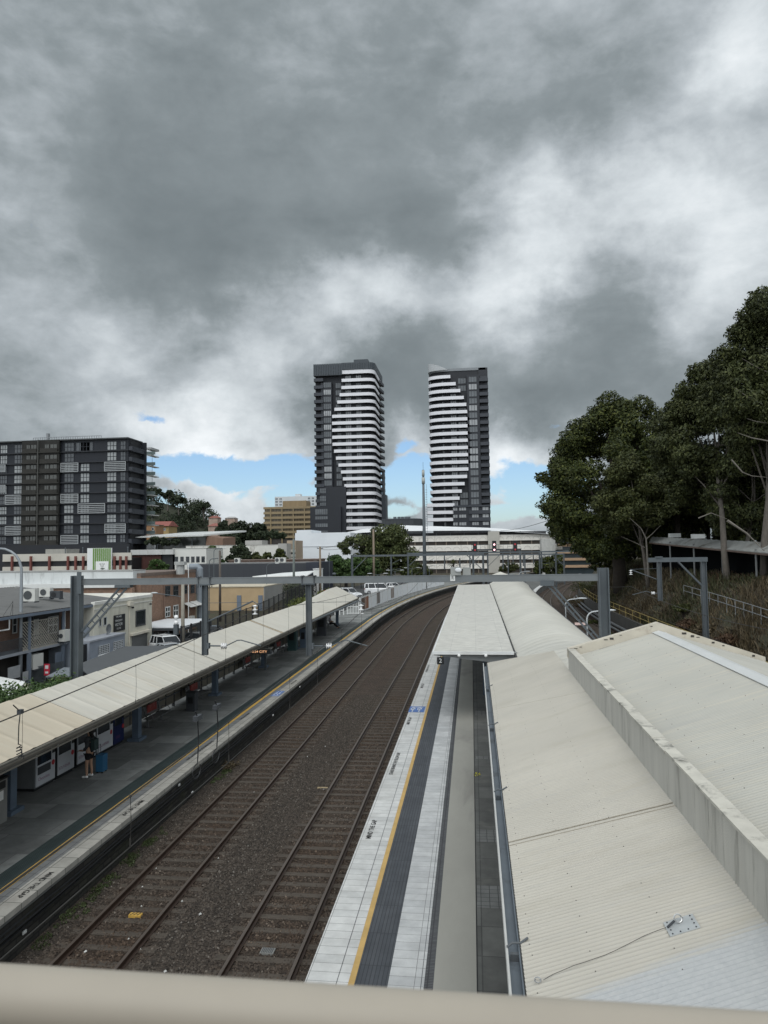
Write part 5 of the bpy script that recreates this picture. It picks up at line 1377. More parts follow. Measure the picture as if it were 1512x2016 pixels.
# -- tan shed with blue pillars and the grey side wall
TS = thing('tan_workshop', 'tan walled workshop with blue pillars, graffiti on its blue base, and a grey side wall', 'building', (-38, 116, -.3))
Y = 114; f = xy_face(Y); x0, x1 = f(398, 1170)[0], f(519, 1170)[0]; zt = f(460, 1156)[1]; zb = -.6
b = MB(); b.box(x0, Y, zb, x1, Y+13, zt); b.build('wall', M('tan_render', (.42, .31, .185), .8, .08, .6), TS)
b = MB(); b.box(x1, Y, zb, x1+.12, Y+13, zt+.1); b.build('side_wall', M('grey_render', (.30, .30, .29), .85, .08, .5), TS)
b = MB(); b.box(x0-.1, Y-.12, zt, x1+.15, Y+13, zt+.15); b.build('capping', M('tan_capping', (.5, .45, .35), .8), TS)
for px in (401, 471, 513):
    xa = f(px, 1180)[0]; b = MB(); b.box(xa-.35, Y-.15, zb, xa+.35, Y-.003, f(px, 1172)[1]); b.build('pillar', BLUEPIL, TS)
zg = f(460, 1207)[1]
b = MB(); b.box(x0-1, Y-.25, zb-.4, x1+.2, Y-.151, zg+.2); b.build('plinth', M('dark_blue_plinth', (.07, .08, .105), .8, .15, .8), TS)
q = f(490, 1211)
text_mesh('SNIK', 1.1, M('graffiti_pale', (.25, .33, .42), .8, .3, 3), 'graffiti', TS, frame_mtx((q[0], Y-.256, zg-.25), (1, 0, 0), (0, 0, 1)), 1.2)
# -- long charcoal warehouse
CH = thing('charcoal_warehouse', 'long charcoal metal warehouse wall behind the tan workshop', 'building', (-40, 140, 0))
Y = 138; f = xy_face(Y); x0, x1 = f(384, 1125)[0], f(628, 1125)[0]; zt = f(500, 1110)[1]
b = MB(); b.box(x0, Y, 0, x1-2.4, Y+14, zt); b.build('wall', M('charcoal_cladding', (.040, .044, .052), .7, .1, .5, stretch=(12, 12, .1)), CH)
b = MB(); b.box(x1-2.4, Y-.6, 0, x1, Y+14, zt+.15); b.build('end_wall', M('navy_cladding', (.028, .032, .045), .7, .1, .5), CH)
b = MB(); b.box(x0, Y+.5, zt, x1-2.5, Y+14, zt+.12); b.build('roof', M('warehouse_roof', (.14, .14, .14), .7), CH)
for k, px in enumerate((461, 542, 552)):
    q = f(px, 1105); aircon((q[0], Y+2, zt+.15), 1.1, .6, 1.0, ['white outdoor unit alone on the charcoal warehouse roof', 'white outdoor unit on the warehouse roof, left of a pair', 'white outdoor unit on the warehouse roof, right of a pair'][k])
BR_ = thing('brick_ridge_house', 'long low reddish brick parapet behind the charcoal warehouse', 'building', (-40, 158, 0))
Y = 158; f = xy_face(Y); b = MB(); b.box(f(450, 1106)[0], Y, 0, f(626, 1106)[0], Y+8, f(540, 1103)[1]); b.build('wall', tiles('dull_brick', (.17, .09, .07), (.22, .13, .10), (.17, .15, .13), .3, .12, .02, .9, .5, swap='szz', dirt=(.3, .28, .26), dsc=.4), BR_)
b = MB(); b.box(f(450, 1106)[0]-.2, Y-.2, f(540, 1103)[1], f(626, 1106)[0]+.2, Y+8.2, f(540, 1103)[1]+.2); b.build('roof', M('dull_brown_roof', (.16, .12, .10), .8, .15, 1), BR_)
LS = thing('low_shed', 'low shed with bright white roof and pale brick front before the charcoal wall', 'building', (-36, 128, 0))
Y = 128; f = xy_face(Y); x0, x1 = f(505, 1135)[0], f(604, 1135)[0]; b = MB(); b.box(x0, Y, 0, x1, Y+6, f(560, 1136)[1]); b.build('wall', tiles('pale_brick', (.36, .27, .21), (.42, .33, .26), (.35, .32, .29), .3, .12, .02, .9, .5, swap='szz'), LS)
b = MB(); b.hexa([(x0-.6, Y-.5, f(510, 1136)[1]), (x1+.2, Y-.5, f(600, 1134)[1]), (x1+.2, Y+6.2, f(600, 1127)[1]), (x0+3, Y+6.2, f(600, 1131)[1]), (x0-.6, Y-.5, f(510, 1136)[1]+.15), (x1+.2, Y-.5, f(600, 1134)[1]+.15), (x1+.2, Y+6.2, f(600, 1127)[1]+.15), (x0+3, Y+6.2, f(600, 1131)[1]+.15)]); b.build('roof', M('bright_roof', (.72, .73, .72), .5, .04), LS)
WK = thing('white_kiosk', 'narrow white rendered hut between the charcoal wall and the timber pole', 'hut', (-25, 130, .8))
Y = 130; f = xy_face(Y); b = MB(); b.box(f(617, 1140)[0], Y, .5, f(629, 1140)[0], Y+3, f(622, 1121)[1]); b.build('wall', WHITEP, WK)
b = MB(); b.box(f(617, 1140)[0]-.1, Y-.1, f(622, 1121)[1], f(629, 1140)[0]+.1, Y+3.1, f(622, 1121)[1]+.15); b.build('roof', M('hut_roof', (.5, .5, .5), .6), WK)

# -- carport, shade roof, small panels, white roof corner
CP = thing('white_carport', 'flat white carport roof on posts over parked cars by the brick block', 'carport', (-31, 80, G0))
zc = 1.5; q = [pz(299, 1237, zc), pz(362, 1237, zc), pz(414, 1219.5, zc), pz(328, 1219.5, zc), pz(299, 1226, zc)]
b = MB(); b.prism([(p.x, p.y, zc) for p in q], (0, 0, .10)); b.build('roof', M('carport_white', (.66, .68, .70), .5, .04), CP)
b = MB(); b.bar((q[0].x, q[0].y-.05, zc-.1), (q[1].x, q[1].y-.05, zc-.1), .12, .25); b.bar((q[1].x, q[1].y, zc-.1), (q[2].x, q[2].y, zc-.1), .12, .25); b.build('fascia', STEEL_DK, CP)
for p in (q[0], q[1], q[2], q[3], (q[0]+q[1])/2, (q[1]+q[2])/2): b = MB(); b.box(p.x-.07, p.y+.1, G0, p.x+.07, p.y+.24, zc); b.build('post', STEEL, CP)
SR = thing('shade_roof', 'flat dark grey shade roof between the left canopy and the street', 'shade roof', (-24, 52, G0))
q = [pz(150, 1311, 1.9), pz(246, 1274, 1.9), pz(341, 1272, 1.9), pz(325, 1310, 1.9), pz(190, 1342, 1.9)]
b = MB(); b.prism([(p.x, p.y, 1.9) for p in q], (0, 0, .06)); b.build('roof', M('charcoal_sheet', (.075, .08, .085), .75, .06, .7), SR)
for p in q: b = MB(); b.box(p.x-.06, p.y-.06, hz(p.x, p.y), p.x+.06, p.y+.06, 1.9); b.build('post', STEEL_DK, SR)
SP = thing('panel_roof', 'small grey-blue panelled roof beside the left gantry column', 'shelter', (-24, 45, G0))
q = [pz(90, 1332, 1.35), pz(126, 1314, 1.35), pz(176, 1316, 1.35), pz(146, 1331, 1.35)]
b = MB(); b.prism([(p.x, p.y, 1.3) for p in q], (0, 0, .06)); b.build('roof', M('panel_blue_grey', (.17, .19, .21), .5, .08, 1), SP)
for p in q: b = MB(); b.box(p.x-.05, p.y-.05, hz(p.x, p.y), p.x+.05, p.y+.05, 1.3); b.build('post', BLACKM, SP)
WR = thing('white_shed_roof', 'corner of a low white painted shed roof at the left edge', 'shed', (-30, 40, G0))
q = [pz(-60, 1322, 1.2), pz(49, 1343, 1.2), pz(30, 1372, 1.2), pz(-60, 1372, 1.2)]
b = MB(); b.prism([(p.x, p.y, 1.15) for p in q], (0, 0, .1)); b.build('roof', WHITEP, WR)
b = MB(); b.prism([(p.x*.985, p.y*.995+.2, G0) for p in q], (0, 0, 1.7)); b.build('wall', CREAM, WR)
t = thing('red_sign', 'small red and white notice on a post in front of the lattice house', 'sign', tuple(pY(92, 1330, 52)))
q = pY(92, 1318, 52); b = MB(); b.box(q.x-.22, 52, q.z-.45, q.x+.22, 52.04, q.z+.42); b.build('sign_panel', M('sign_red', (.55, .04, .07), .5), t)
b = MB(); b.box(q.x-.13, 51.99, q.z+.05, q.x+.13, 51.998, q.z+.3); b.box(q.x-.13, 51.99, q.z-.3, q.x+.13, 51.998, q.z-.15); b.build('white_marks', WHITEP, t)
b = MB(); b.tube([(q.x, 52.06, G0), (q.x, 52.06, q.z+.3)], .03, 6); b.build('post', STEEL, t)
t = thing('metal_fence', 'low grey picket fence in front of the lattice house', 'fence', (-31, 47, G0))
b = MB()
for i in range(46):
    f_ = i/45; p = pz(50+f_*75, 1352-f_*18, G0); b.box(p.x-.015, p.y-.015, G0, p.x+.015, p.y+.015, G0+1.3)
p0, p1 = pz(50, 1352, G0), pz(125, 1334, G0); b.bar((p0.x, p0.y, G0+1.28), (p1.x, p1.y, G0+1.28), .04, .04); b.bar((p0.x, p0.y, G0+.15), (p1.x, p1.y, G0+.15), .04, .04); b.build('pickets', STEEL, t)

# ---------------- poles ----------------
SL = thing('street_lamp', 'tall curved-arm steel street lamp at the far left in front of the lattice house', 'street lamp', (-29, 47, G0))
q = pz(42, 1355, G0); Yl = q.y; top = pY(40, 1115, Yl); xL = (q.x+top.x)/2
b = MB(); pts = [(xL, Yl, G0), (xL, Yl, 3), (xL, Yl, top.z-.2)]; rr = [.15, .13, .10]
pa_ = [pY(px, py, Yl) for px, py in ((38, 1104), (32, 1094), (22, 1086), (10, 1081), (-10, 1079))]
pts += [tuple(p) for p in pa_]; rr += [.10, .095, .09, .085, .08]
b.tube(pts, rr, 10); b.build('pole', M('lamp_pole_grey', (.25, .27, .29), .5, .06, metal=.2), SL, True)
b = MB(); p = pY(-24, 1079, Yl); b.ball(tuple(p), (.5, .16, .1), 8, 5); b.build('lamp_head', MATS['pale_lamp_head'], SL)
def pole(px, pytop, Y, label, mat, r=.16, cross=(), lampside=None):
    z0 = hz(-28, Y); q = pY(px, pytop, Y); t = thing('power_pole', label, 'power pole', (q.x, Y, z0), 'street poles on the left')
    b = MB(); b.tube([(q.x, Y, z0), (q.x, Y, q.z)], [r, r*.75], 10); b.build('pole', mat, t, True)
    for dz, w in cross:
        b = MB(); b.box(q.x-w, Y-.06, q.z-dz-.06, q.x+w, Y+.06, q.z-dz+.06)
        for s in (-.9, -.3, .3, .9): b.box(q.x+w*s-.03, Y-.03, q.z-dz+.06, q.x+w*s+.03, Y+.03, q.z-dz+.22)
        b.build('crossarm', STEEL_DK, t)
    if lampside:
        b = MB(); b.tube([(q.x, Y, q.z-lampside[1]), (q.x+lampside[0], Y, q.z-lampside[1]+.35)], .035, 6); b.build('lamp_arm', STEEL, t)
        b = MB(); b.ball((q.x+lampside[0]*1.08, Y, q.z-lampside[1]+.4), (.35, .12, .08), 8, 5); b.build('lamp_head', MATS['pale_lamp_head'], t)
    return t, q
WOODP = M('timber_pole', (.20, .16, .12), .85, .15, 2, stretch=(4, 4, .4))
GREENP = M('green_grey_pole', (.14, .16, .15), .8, .12, 1)
tp, q = pole(360, 1150, 66, 'pale concrete pole with white lamp globes and a long lamp arm by the carport', M('pole_tan', (.27, .25, .21), .8), .2, (), (-2.6, 1.2))
b = MB()
for zz in (1.62, 1.12): b.ball((q.x-.65, 66, pY(353, 1222, 66).z+zz-1.3), .22, 10, 7)
b.build('white_globes', PORC, tp, True)
b = MB(); b.box(q.x-.85, 65.8, pY(353, 1222, 66).z-1.3, q.x-.45, 66.2, pY(353, 1222, 66).z-.35); b.build('meter_box', STEEL, tp)
b = MB(); b.box(q.x-.32, 65.6, .2, q.x+.32, 65.66, .55); b.build('yellow_guard', YELLOWP, tp)
pole(433, 1084, 100, 'dark round-topped pole between the brick block and the tan workshop', M('brown_pole', (.10, .085, .075), .8), .2)
pole(578, 1062, 122, 'greenish concrete pole rising in front of the blank white wall', GREENP, .24)
pole(630, 1076, 128, 'timber power pole with a short crossarm left of the dark hedge', WOODP, .22, ((.35, .55),))
pole(735, 1042, 150, 'tall timber pole standing before the big spreading tree', WOODP, .26, ((.2, .7),))
for k, (px, py, Y, lab) in enumerate(((421, 1080, 118, 'thin grey street light left of the long white wall'), (412, 1100, 110, 'thin curved grey street light near the dark pole'), (525, 1110, 120, 'thin curved grey street light before the charcoal warehouse'), (648, 1088, 140, 'thin bare post right of the timber power pole'))):
    q = pY(px, py, Y); z0 = hz(-28, Y); t = thing('street_light', lab, 'street light', (q.x, Y, z0), 'thin street lights on the left')
    b = MB(); pts = [(q.x, Y, z0)]+[(q.x+.6-.6*math.cos(a), Y, q.z-.6+.6*math.sin(a)) for a in [i*.26 for i in range(7)]]+[(q.x+1.5, Y, q.z+.05)]
    if k == 3: pts = [(q.x, Y, z0), (q.x, Y, q.z)]
    b.tube(pts, .06, 6); b.build('pole', STEEL, t)
    if k < 3: b = MB(); b.ball((q.x+1.8, Y, q.z+.05), (.4, .13, .07), 8, 5); b.build('lamp_head', MATS['pale_lamp_head'], t)
# service wires
def wire(label, pts3, sag=.5, r=.012):
    b = MB(); P = []
    for a, c in zip(pts3[:-1], pts3[1:]):
        a = Vector(a); c = Vector(c)
        for i in range(10):
            f = i/10; P.append(a.lerp(c, f)-Vector((0, 0, sag*4*f*(1-f))))
    P.append(Vector(pts3[-1])); b.tube(P, r, 4); tag(b.build('service_wire', WIREM), label, 'wire')
wire('sagging service wires from the timber power pole towards the spreading tree, upper', [pY(632, 1079, 128), pY(700, 1064, 150), pY(735, 1046, 150)], .2, .03)
wire('sagging service wire from the timber power pole towards the spreading tree, lower', [pY(632, 1082, 128), pY(700, 1072, 150), pY(735, 1052, 150)], .4, .03)
wire('thin wire climbing from the car park roof to the dark trees on the right', [pY(985, 1045, 240), pY(1110, 1014, 130)], .6, .05)
wire('thin reddish wire across the front of the red brick block', [pY(270, 1170, 76), pY(350, 1150, 88)], .3, .02)
# ---------------- dark apartment block ----------------
NAVY = M('navy_cladding_panel', (.0095, .012, .018), .6, .12, .3, stretch=(5, 5, .3))
BROWNSC = M('brown_black_screen', (.017, .0168, .0150), .8, .3, .5, stretch=(2, 2, .6))
SLAB = M('apartment_slab', (.018, .020, .025), .6, .1, .5)
BALC = M('slate_balcony', (.035, .039, .048), .55, .08, .4)
GLA = glass('apartment_glass', (.07, .077, .085), .12)
GLB = glass('curtained_glass', (.27, .285, .29), .3)
LOUV = M('white_louvre', (.30, .315, .325), .6, .05, .5)
AP = thing('apartment_block', 'big dark navy apartment block with white louvre screens at the left', 'apartment block', (-130, 222, 0))
YA = 213.; f = xy_face(YA)
xl, xr = f(-130, 970)[0], f(252, 970)[0]
ztop = f(120, 868)[1]
yb_ = YA*(252-932)/(280-932)
b = MB(); b.box(xl, YA, 0, xr, yb_-.3, ztop); b.build('wall', NAVY, AP)
FL = [890, 911, 930, 950.4, 971.3, 992, 1011.8, 1031.6, 1052, 1071]
# level slabs (heights taken at px 150)
zs = [f(150, p-(.4))[1] for p in FL]
side_y = YA+(f(252, 970)[0]/f(280, 970)[0]*YA-YA)  # depth of the balcony bay behind the corner
yb_ = YA*(252-932)/(280-932)
for z in zs:
    b = MB(); b.box(xl, YA-.55, z-.16, xr+.25, YA-.002, z+.16); b.build('floor_slab', SLAB, AP)
b = MB(); b.box(xl-.3, YA-.9, ztop, xr+.3, yb_+.3, ztop+.35); b.build('roof', M('apartment_roof', (.07, .075, .08), .7), AP)
for i, z in enumerate(zs):                                # balconies of the corner that face the tracks
    b = MB(); b.box(xr+.003, YA+.5, z-.25, xr+1.2, yb_-.4, z); b.box(xr+1.0, YA+.2, z+.001, xr+1.2, yb_-.3, z+1.25); b.box(xr+.003, YA+.2, z+.001, xr+.999, YA+.4, z+1.25)
    if i < 10: b.build('balcony', BALC, AP)
b = MB(); b.box(xr+.003, YA+1.2, zs[-1]-2, xr+.1, yb_-1, ztop-.2); b.build('recess', BLACKM, AP)
b = MB(); b.box(xr+.003, yb_-.3, 0, xr+1.5, yb_+.6, ztop-.003); b.build('end_wall', NAVY, AP)
# rear wing with glass balconies
xw = pY(295, 960, 232).x
zz = [f(290, q)[1]*1.0 for q in (897, 918, 937, 957, 975, 995, 1014, 1034, 1052)]
for i, z in enumerate(zz):
    z = CAM_H+(z-CAM_H)*1.08
    b = MB(); b.box(xr+.2, 229, z-.14, xw+.4, 235, z+.14); bb = b.build('balcony_slab', M('pale_slab', (.42, .43, .42), .6), AP)
    b = MB(); b.box(xr+1.5, 229.05, z+.143, xw, 229.1, z+1.2); b.box(xw-.05, 229.1, z+.143, xw, 234.9, z+1.2); b.build('glass_balustrade', glass('green_glass', (.16, .20, .20), .1), AP)
    if i < 3:
        b = MB()
        for k in range(8): b.box(xw-3.2, 229.3, z+.4+k*.34, xw-.1, 229.35, z+.47+k*.34)
        b.build('louvre_screen', LOUV, AP)
b = MB(); b.box(xw-.2, 234, 0, xw-.1, 234.1, CAM_H+(zz[0]-CAM_H)*1.08+2.5); b.box(xr+.2, 229, CAM_H+(zz[0]-CAM_H)*1.08+1.9, xw, 235, CAM_H+(zz[0]-CAM_H)*1.08+2.6); b.build('wing_roof', M('pale_slab2', (.3, .31, .31), .6), AP)
# brown screened bays
for px0, px1 in ((47, 79), (81, 120)):
    b = MB(); xa, xb3 = f(px0, 980)[0], f(px1, 980)[0]
    b.box(xa, YA-1.3, 2, xb3, YA-.56, ztop+.2); b.build('screened_bay', BROWNSC, AP)
    for i, z in enumerate(zs):
        b = MB(); b.box(xa-.1, YA-1.75, z-.25, xb3+.1, YA-1.303, z+.1); b.box(xa+.4, YA-1.7, z+.101, xb3-.4, YA-1.62, z+1.2); b.build('balcony', M('brown_balcony', (.026, .025, .022), .8, .15, .6), AP)
    it = []
    for i, z in enumerate(zs):
        for k, (q0, q1) in enumerate(((.28, .5), (.55, .9))):
            it.append((('bay', px0, k), (xa+(xb3-xa)*q0, xa+(xb3-xa)*q1, z+.35, z+2.5, YA-1.30, 2, 1, .1), (0, 0, z)))
    wparts(AP, it, winY, [BROWNSC, glass('bay_glass', (.07, .072, .066), .2)])
b = MB(); b.box(f(79.3, 980)[0], YA-1.9, 2, f(80.8, 980)[0], YA-.57, ztop+.3); b.build('bay_pier', M('bay_pier_grey', (.07, .07, .065), .8), AP)
rnd = random.Random(12)
it = {0: [], 1: []}
tops = [ztop-.3]+[z for z in zs]
for i in range(10):
    zt_ = tops[i]-.45; zb__ = zs[i]+.25
    for px0, px1 in ((0, 13.5), (27.5, 45), (126.5, 145), (158.5, 176), (210.8, 229), (237, 247)):
        if (px0, i) in ((126.5, 9), (158.5, 1)): continue
        w = 1 if rnd.random() < .62 else 0
        if px0 == 237: w = 0
        it[w].append(((px0, round(zt_-zb__, 1), w), (f(px0, 980)[0], f(px1, 980)[0], zb__, zt_, YA, 3 if px1-px0 > 12 else 2, 1 if False else 2, .16), (0, 0, zb__)))
    if i == 0: it[0].append((('pent',), (f(150, 880)[0], f(183, 880)[0], zb__, zt_, YA, 5, 1, .12), (0, 0, zb__)))
wparts(AP, it[0], winY, [NAVY, GLA]); wparts(AP, it[1], winY, [NAVY, GLB])
for px0, px1, py0, py1 in ((122, 156, 912.5, 929), (208, 249, 910, 927), (122, 156, 973.5, 990), (156, 208.5, 992, 1010), (13, 47.5, 975.5, 992.5), (13, 47.5, 1036.5, 1053), (208.5, 249, 1032, 1049), (122, 156, 1054.5, 1070.5), (0, 13, 916, 929), (0, 13, 956, 969)):
    b = MB(); my, mx = (py0+py1)/2, (px0+px1)/2
    xa, xb4, za, zb5 = f(px0, my)[0], f(px1, my)[0], f(mx, py1)[1], f(mx, py0)[1]
    for k in range(6): z = za+(zb5-za)*k/5; b.box(xa, YA-.75, z-.12, xb4, YA-.70, z+.12)
    for x in (xa, xb4): b.box(x-.1, YA-.78, za-.1, x+.1, YA-.69, zb5+.1)
    b.build('louvre_screen', LOUV, AP)
b = MB(); xa, xb4 = f(43, 860)[0], f(180, 860)[0]; b.box(xa, YA+6, ztop+.353, xb4, YA+16, ztop+.5)
for k in range(30): x = xa+(xb4-xa)*k/29; b.box(x-.06, YA+6, ztop+.5, x+.06, YA+6.1, ztop+2.2)
b.box(xa, YA+6, ztop+2.2, xb4, YA+6.12, ztop+2.35); b.box(f(62, 860)[0], YA+8, ztop+.5, f(66, 860)[0], YA+9, ztop+4); b.build('roof_terrace_screen', M('roof_screen', (.20, .21, .22), .5), AP)
b = MB(); b.box(xl, YA-3, 0, xr+2, YA-.58, f(100, 1073)[1]); b.build('podium', M('podium_dark', (.018, .02, .025), .7, .1, .4), AP)

# ---------------- the two striped towers ----------------
TDARK = M('tower_dark_panel', (.019, .0215, .028), .55, .08, .12)
TBAND = M('tower_white_band', (.66, .66, .69), .5, .03, .08)
TSLATE = M('tower_slate_screen', (.05, .06, .07), .5, .08, .1)
TGL = glass('tower_glass', (.10, .11, .12), .15)
TGL2 = glass('tower_glass_pale', (.28, .29, .30), .25)
TB = M('tower_balcony', (.04, .045, .055), .55, .08, .15)
YT = 330.
ft = xy_face(YT)
def zof(py, px): return ft(px, py)[1]
def outline_band(path, z0, z1, th, mat, parent, name):
    """a balcony band: a wall of thickness th that follows a plan path (x, y), with its floor behind"""
    b = MB(); n = len(path)
    nrm = []
    for i in range(n):
        a = Vector(path[max(0, i-1)]); c = Vector(path[min(n-1, i+1)]); d = (c-a).normalized(); nrm.append(Vector((d.y, -d.x)))
    inn = [Vector(p)-q*th for p, q in zip(path, nrm)]
    for i in range(n-1):
        p, q, r, s = path[i], path[i+1], inn[i+1], inn[i]
        b.hexa([(*p, z0), (*q, z0), (*r, z0), (*s, z0), (*p, z1), (*q, z1), (*r, z1), (*s, z1)])
    return b.build(name, mat, parent, False)
# --- left tower: front (facing us), rounded right corner, side running back
LT = thing('striped_tower', 'left striped tower, white balcony bands wrapping its rounded right corner', 'tower', (-58, 342, 0))
s_ = 240/1273.
def zx(v, ox=560): return ox+v*s_
def zy(v): return 680+v*s_
lx0 = ft(zx(318), 850)[0]; lxc = ft(zx(985), 850)[0]      # left edge; plane of the right side
lxc = ft(738, 850)[0]; yback = YT*(738-932)/(754-932)
zTop = zof(zy(300), 680)
b = MB()
core = [(lx0, YT+2.2), (lxc-5, YT+2.2), (lxc-2.6, YT+2.8), (lxc-1.6, YT+4.2), (lxc-1.3, YT+6), (lxc-1.3, yback), (lx0, yback)]
b.prism([(x, y, 0) for x, y in core], (0, 0, zTop+1)); b.build('core_wall', M('tower_recess', (.016, .018, .023), .6, .1, .1), LT)
# dark slab front, left part
xd = ft(zx(520), 850)[0]
zlow = zof(zy(1480), 640)
b = MB(); b.box(lx0+3.0, YT, zlow-.5, ft(zx(498), 850)[0], YT+2.19, zof(zy(390), 640)); b.build('front_wall', TDARK, LT)
b = MB(); b.box(lx0+1, YT-.2, 0, ft(zx(640), 900)[0], YT+2.15, zlow); b.build('lower_front_wall', TDARK, LT)
b = MB(); b.box(ft(zx(283), 1000)[0], YT-3, 0, ft(zx(600), 1010)[0], YT-.21, zof(zy(1690), 640)); b.build('podium_wall', TDARK, LT)
# band list: top of band, left end (zoom pixels)
LB_ = [(255, 598), (345, 603), (420, 600), (495, 580), (570, 555), (645, 525), (718, 500), (790, 495), (863, 494), (937, 494), (1010, 500), (1083, 515), (1157, 535), (1230, 560), (1303, 585), (1375, 605), (1448, 620), (1530, 640), (1607, 645), (1670, 615), (1745, 607), (1815, 600), (1893, 590)]
for k, (v, l) in enumerate(LB_):
    zt_ = zof(zy(v), 690); h = 1.55 if k else 1.9
    x0 = ft(zx(l), 850)[0]
    path = [(x0-.0, YT), (lxc-3.6, YT)]+[(lxc-3.6+3.6*math.sin(a), YT+3.6-3.6*math.cos(a)) for a in [math.pi/2*i/7 for i in range(1, 8)]]+[(lxc, yback if k < 17 else yback-7)]
    bb = outline_band(path, zt_-h+.1, zt_, .35, TBAND, LT, 'balcony_band')
    b = MB(); b.prism([(x, y+.36, zt_-h) for x, y in path[:2]]+[(x-.36, y+.2, zt_-h) for x, y in path[2:]]+[(lxc-2.2, path[-1][1], zt_-h), (lxc-2.2, YT+8, zt_-h), (lxc-8, YT+2.1, zt_-h), (x0, YT+2.1, zt_-h)], (0, 0, .25)); b.build('balcony_floor', TB, bb)
    if k < 17:                                           # dark wedge balconies near the far end of the side
        b = MB(); b.prism([(lxc+.003, yback-12, zt_-h-.1), (lxc+1.0, yback-1, zt_-h-.1), (lxc+1.0, yback, zt_-h-.1), (lxc+.003, yback, zt_-h-.1)], (0, 0, 1.3)); b.build('side_balcony', TB, bb)
# windows between the bands, on the front of the core and in the dark wall
it = {0: [], 1: []}; rnd = random.Random(21)
for k in range(len(LB_)-1):
    v, l = LB_[k]; zt_ = zof(zy(v), 690)-1.55; zb6 = zof(zy(LB_[k+1][0]), 690)-.9
    if k == 0: zt_ -= .4
    for q0, q1 in ((545, 585), (632, 692), (745, 800)):
        if q0 < l+10: continue
        w = 1 if (q0 == 632 or rnd.random() < .25) else 0
        it[w].append(((q0, round(zt_-zb6), w), (ft(zx(q0), 850)[0], ft(zx(q1), 850)[0], zb6, zt_-.25, YT+2.18, 3, 1, .16), (0, 0, zb6)))
    if 1 <= k < 16:
        w = 1 if rnd.random() < .45 else 0
        it[w].append((('L', w), (ft(zx(412), 850)[0], ft(zx(490), 850)[0], zb6+.4, zb6+2.9, YT, 4, 1, .16), (0, 0, zb6)))
    if LB_[k][1] > 530 and 1 <= k < 17:
        it[0].append((('M',), (ft(zx(530), 850)[0], ft(zx(586), 850)[0], zb6+.4, zb6+2.9, YT+2.1, 3, 1, .16), (0, 0, zb6)))
wparts(LT, it[0], winY, [TDARK, TGL]); wparts(LT, it[1], winY, [TDARK, TGL2])
it = []
for j, (v0, v1, q0, q1) in enumerate(((1490, 1545, 370, 435), (1570, 1630, 370, 435), (1640, 1675, 370, 435))):
    it.append(((j,), (ft(zx(q0), 980)[0], ft(zx(q1), 980)[0], zof(zy(v1), 640), zof(zy(v0), 640), YT-.2, 4, 2, .14), (0, 0, zof(zy(v1), 640))))
for j, (v0, v1) in enumerate(((1710, 1770), (1785, 1820), (1860, 1900), (1935, 1955))):
    it.append(((j, 'p'), (ft(zx(335), 1010)[0], ft(zx(465), 1010)[0], zof(zy(v1), 640), zof(zy(v0), 640), YT-3, 6, 1, .14), (0, 0, zof(zy(v1), 640))))
wparts(LT, it, winY, [TDARK, TGL])
for k in range(1, 17):                                  # balconies stacked on the left edge
    z = zof(zy(LB_[k][0]+30), 625); b = MB(); b.box(lx0-.2, YT-.6, z-.2, lx0+4.2, YT+2.0, z+.05); b.box(lx0-.2, YT-.6, z+.051, lx0+4.2, YT-.4, z+1.25); b.box(lx0-.2, YT-.399, z+.051, lx0, YT+2, z+1.25); b.build('corner_balcony', TB, LT)
for k in (17, 18, 19):
    z = zof(zy(LB_[k][0]+30), 625); b = MB(); b.box(lx0+.2, YT-.9, z-.2, lx0+2.2, YT-.25, z+1.2); b.build('corner_balcony', TB, LT)
# slatted crown
zc0, zc1 = zof(zy(302), 680), zof(zy(192), 650)
cpath = [(lx0-.4, YT-.3), (lxc-3.6, YT-.3)]+[(lxc-3.6+3.8*math.sin(a), YT+3.5-3.8*math.cos(a)) for a in [math.pi/2*i/6 for i in range(1, 7)]]+[(lxc+.2, yback)]
b = MB()
for i in range(len(cpath)-1):
    a, c = Vector(cpath[i]), Vector(cpath[i+1]); L = (c-a).length; n = max(1, int(L/.8))
    xm_ = ft(zx(600), 720)[0]
    for k in range(n):
        p, q = a.lerp(c, k/n), a.lerp(c, (k+.8)/n); zl = zc0 if p.x < xm_ else zof(zy(250), 700)
        d = (q-p).normalized(); nn = Vector((-d.y, d.x))*.3
        b.hexa([(p.x, p.y, zl), (q.x, q.y, zl), (q.x+nn.x, q.y+nn.y, zl), (p.x+nn.x, p.y+nn.y, zl), (p.x, p.y, zc1), (q.x, q.y, zc1), (q.x+nn.x, q.y+nn.y, zc1), (p.x+nn.x, p.y+nn.y, zc1)])
b.build('crown_slats', TSLATE, LT)
b = MB(); b.prism([(x, y+.35, zc0+.5) for x, y in cpath[:2]]+[(x-.45, y+.3, zc0+.5) for x, y in cpath[2:]]+[(lx0+.3, yback, zc0+.5)], (0, 0, zc1-zc0-.8)); b.box(lx0-.4, YT-.31, zc0-.3, ft(zx(598), 730)[0], YT+2.3, zc0-.003); b.build('crown_wall', M('crown_dark', (.03, .036, .042), .6), LT)
b = MB(); b.box(ft(zx(585), 715)[0], YT+3, zc1, ft(zx(720), 715)[0], YT+10, zc1+1.0); b.box(ft(zx(720), 715)[0], YT+1, zc1+.003, lxc-3, YT+12, zc1+1.7); b.build('roof_plant', TSLATE, LT)
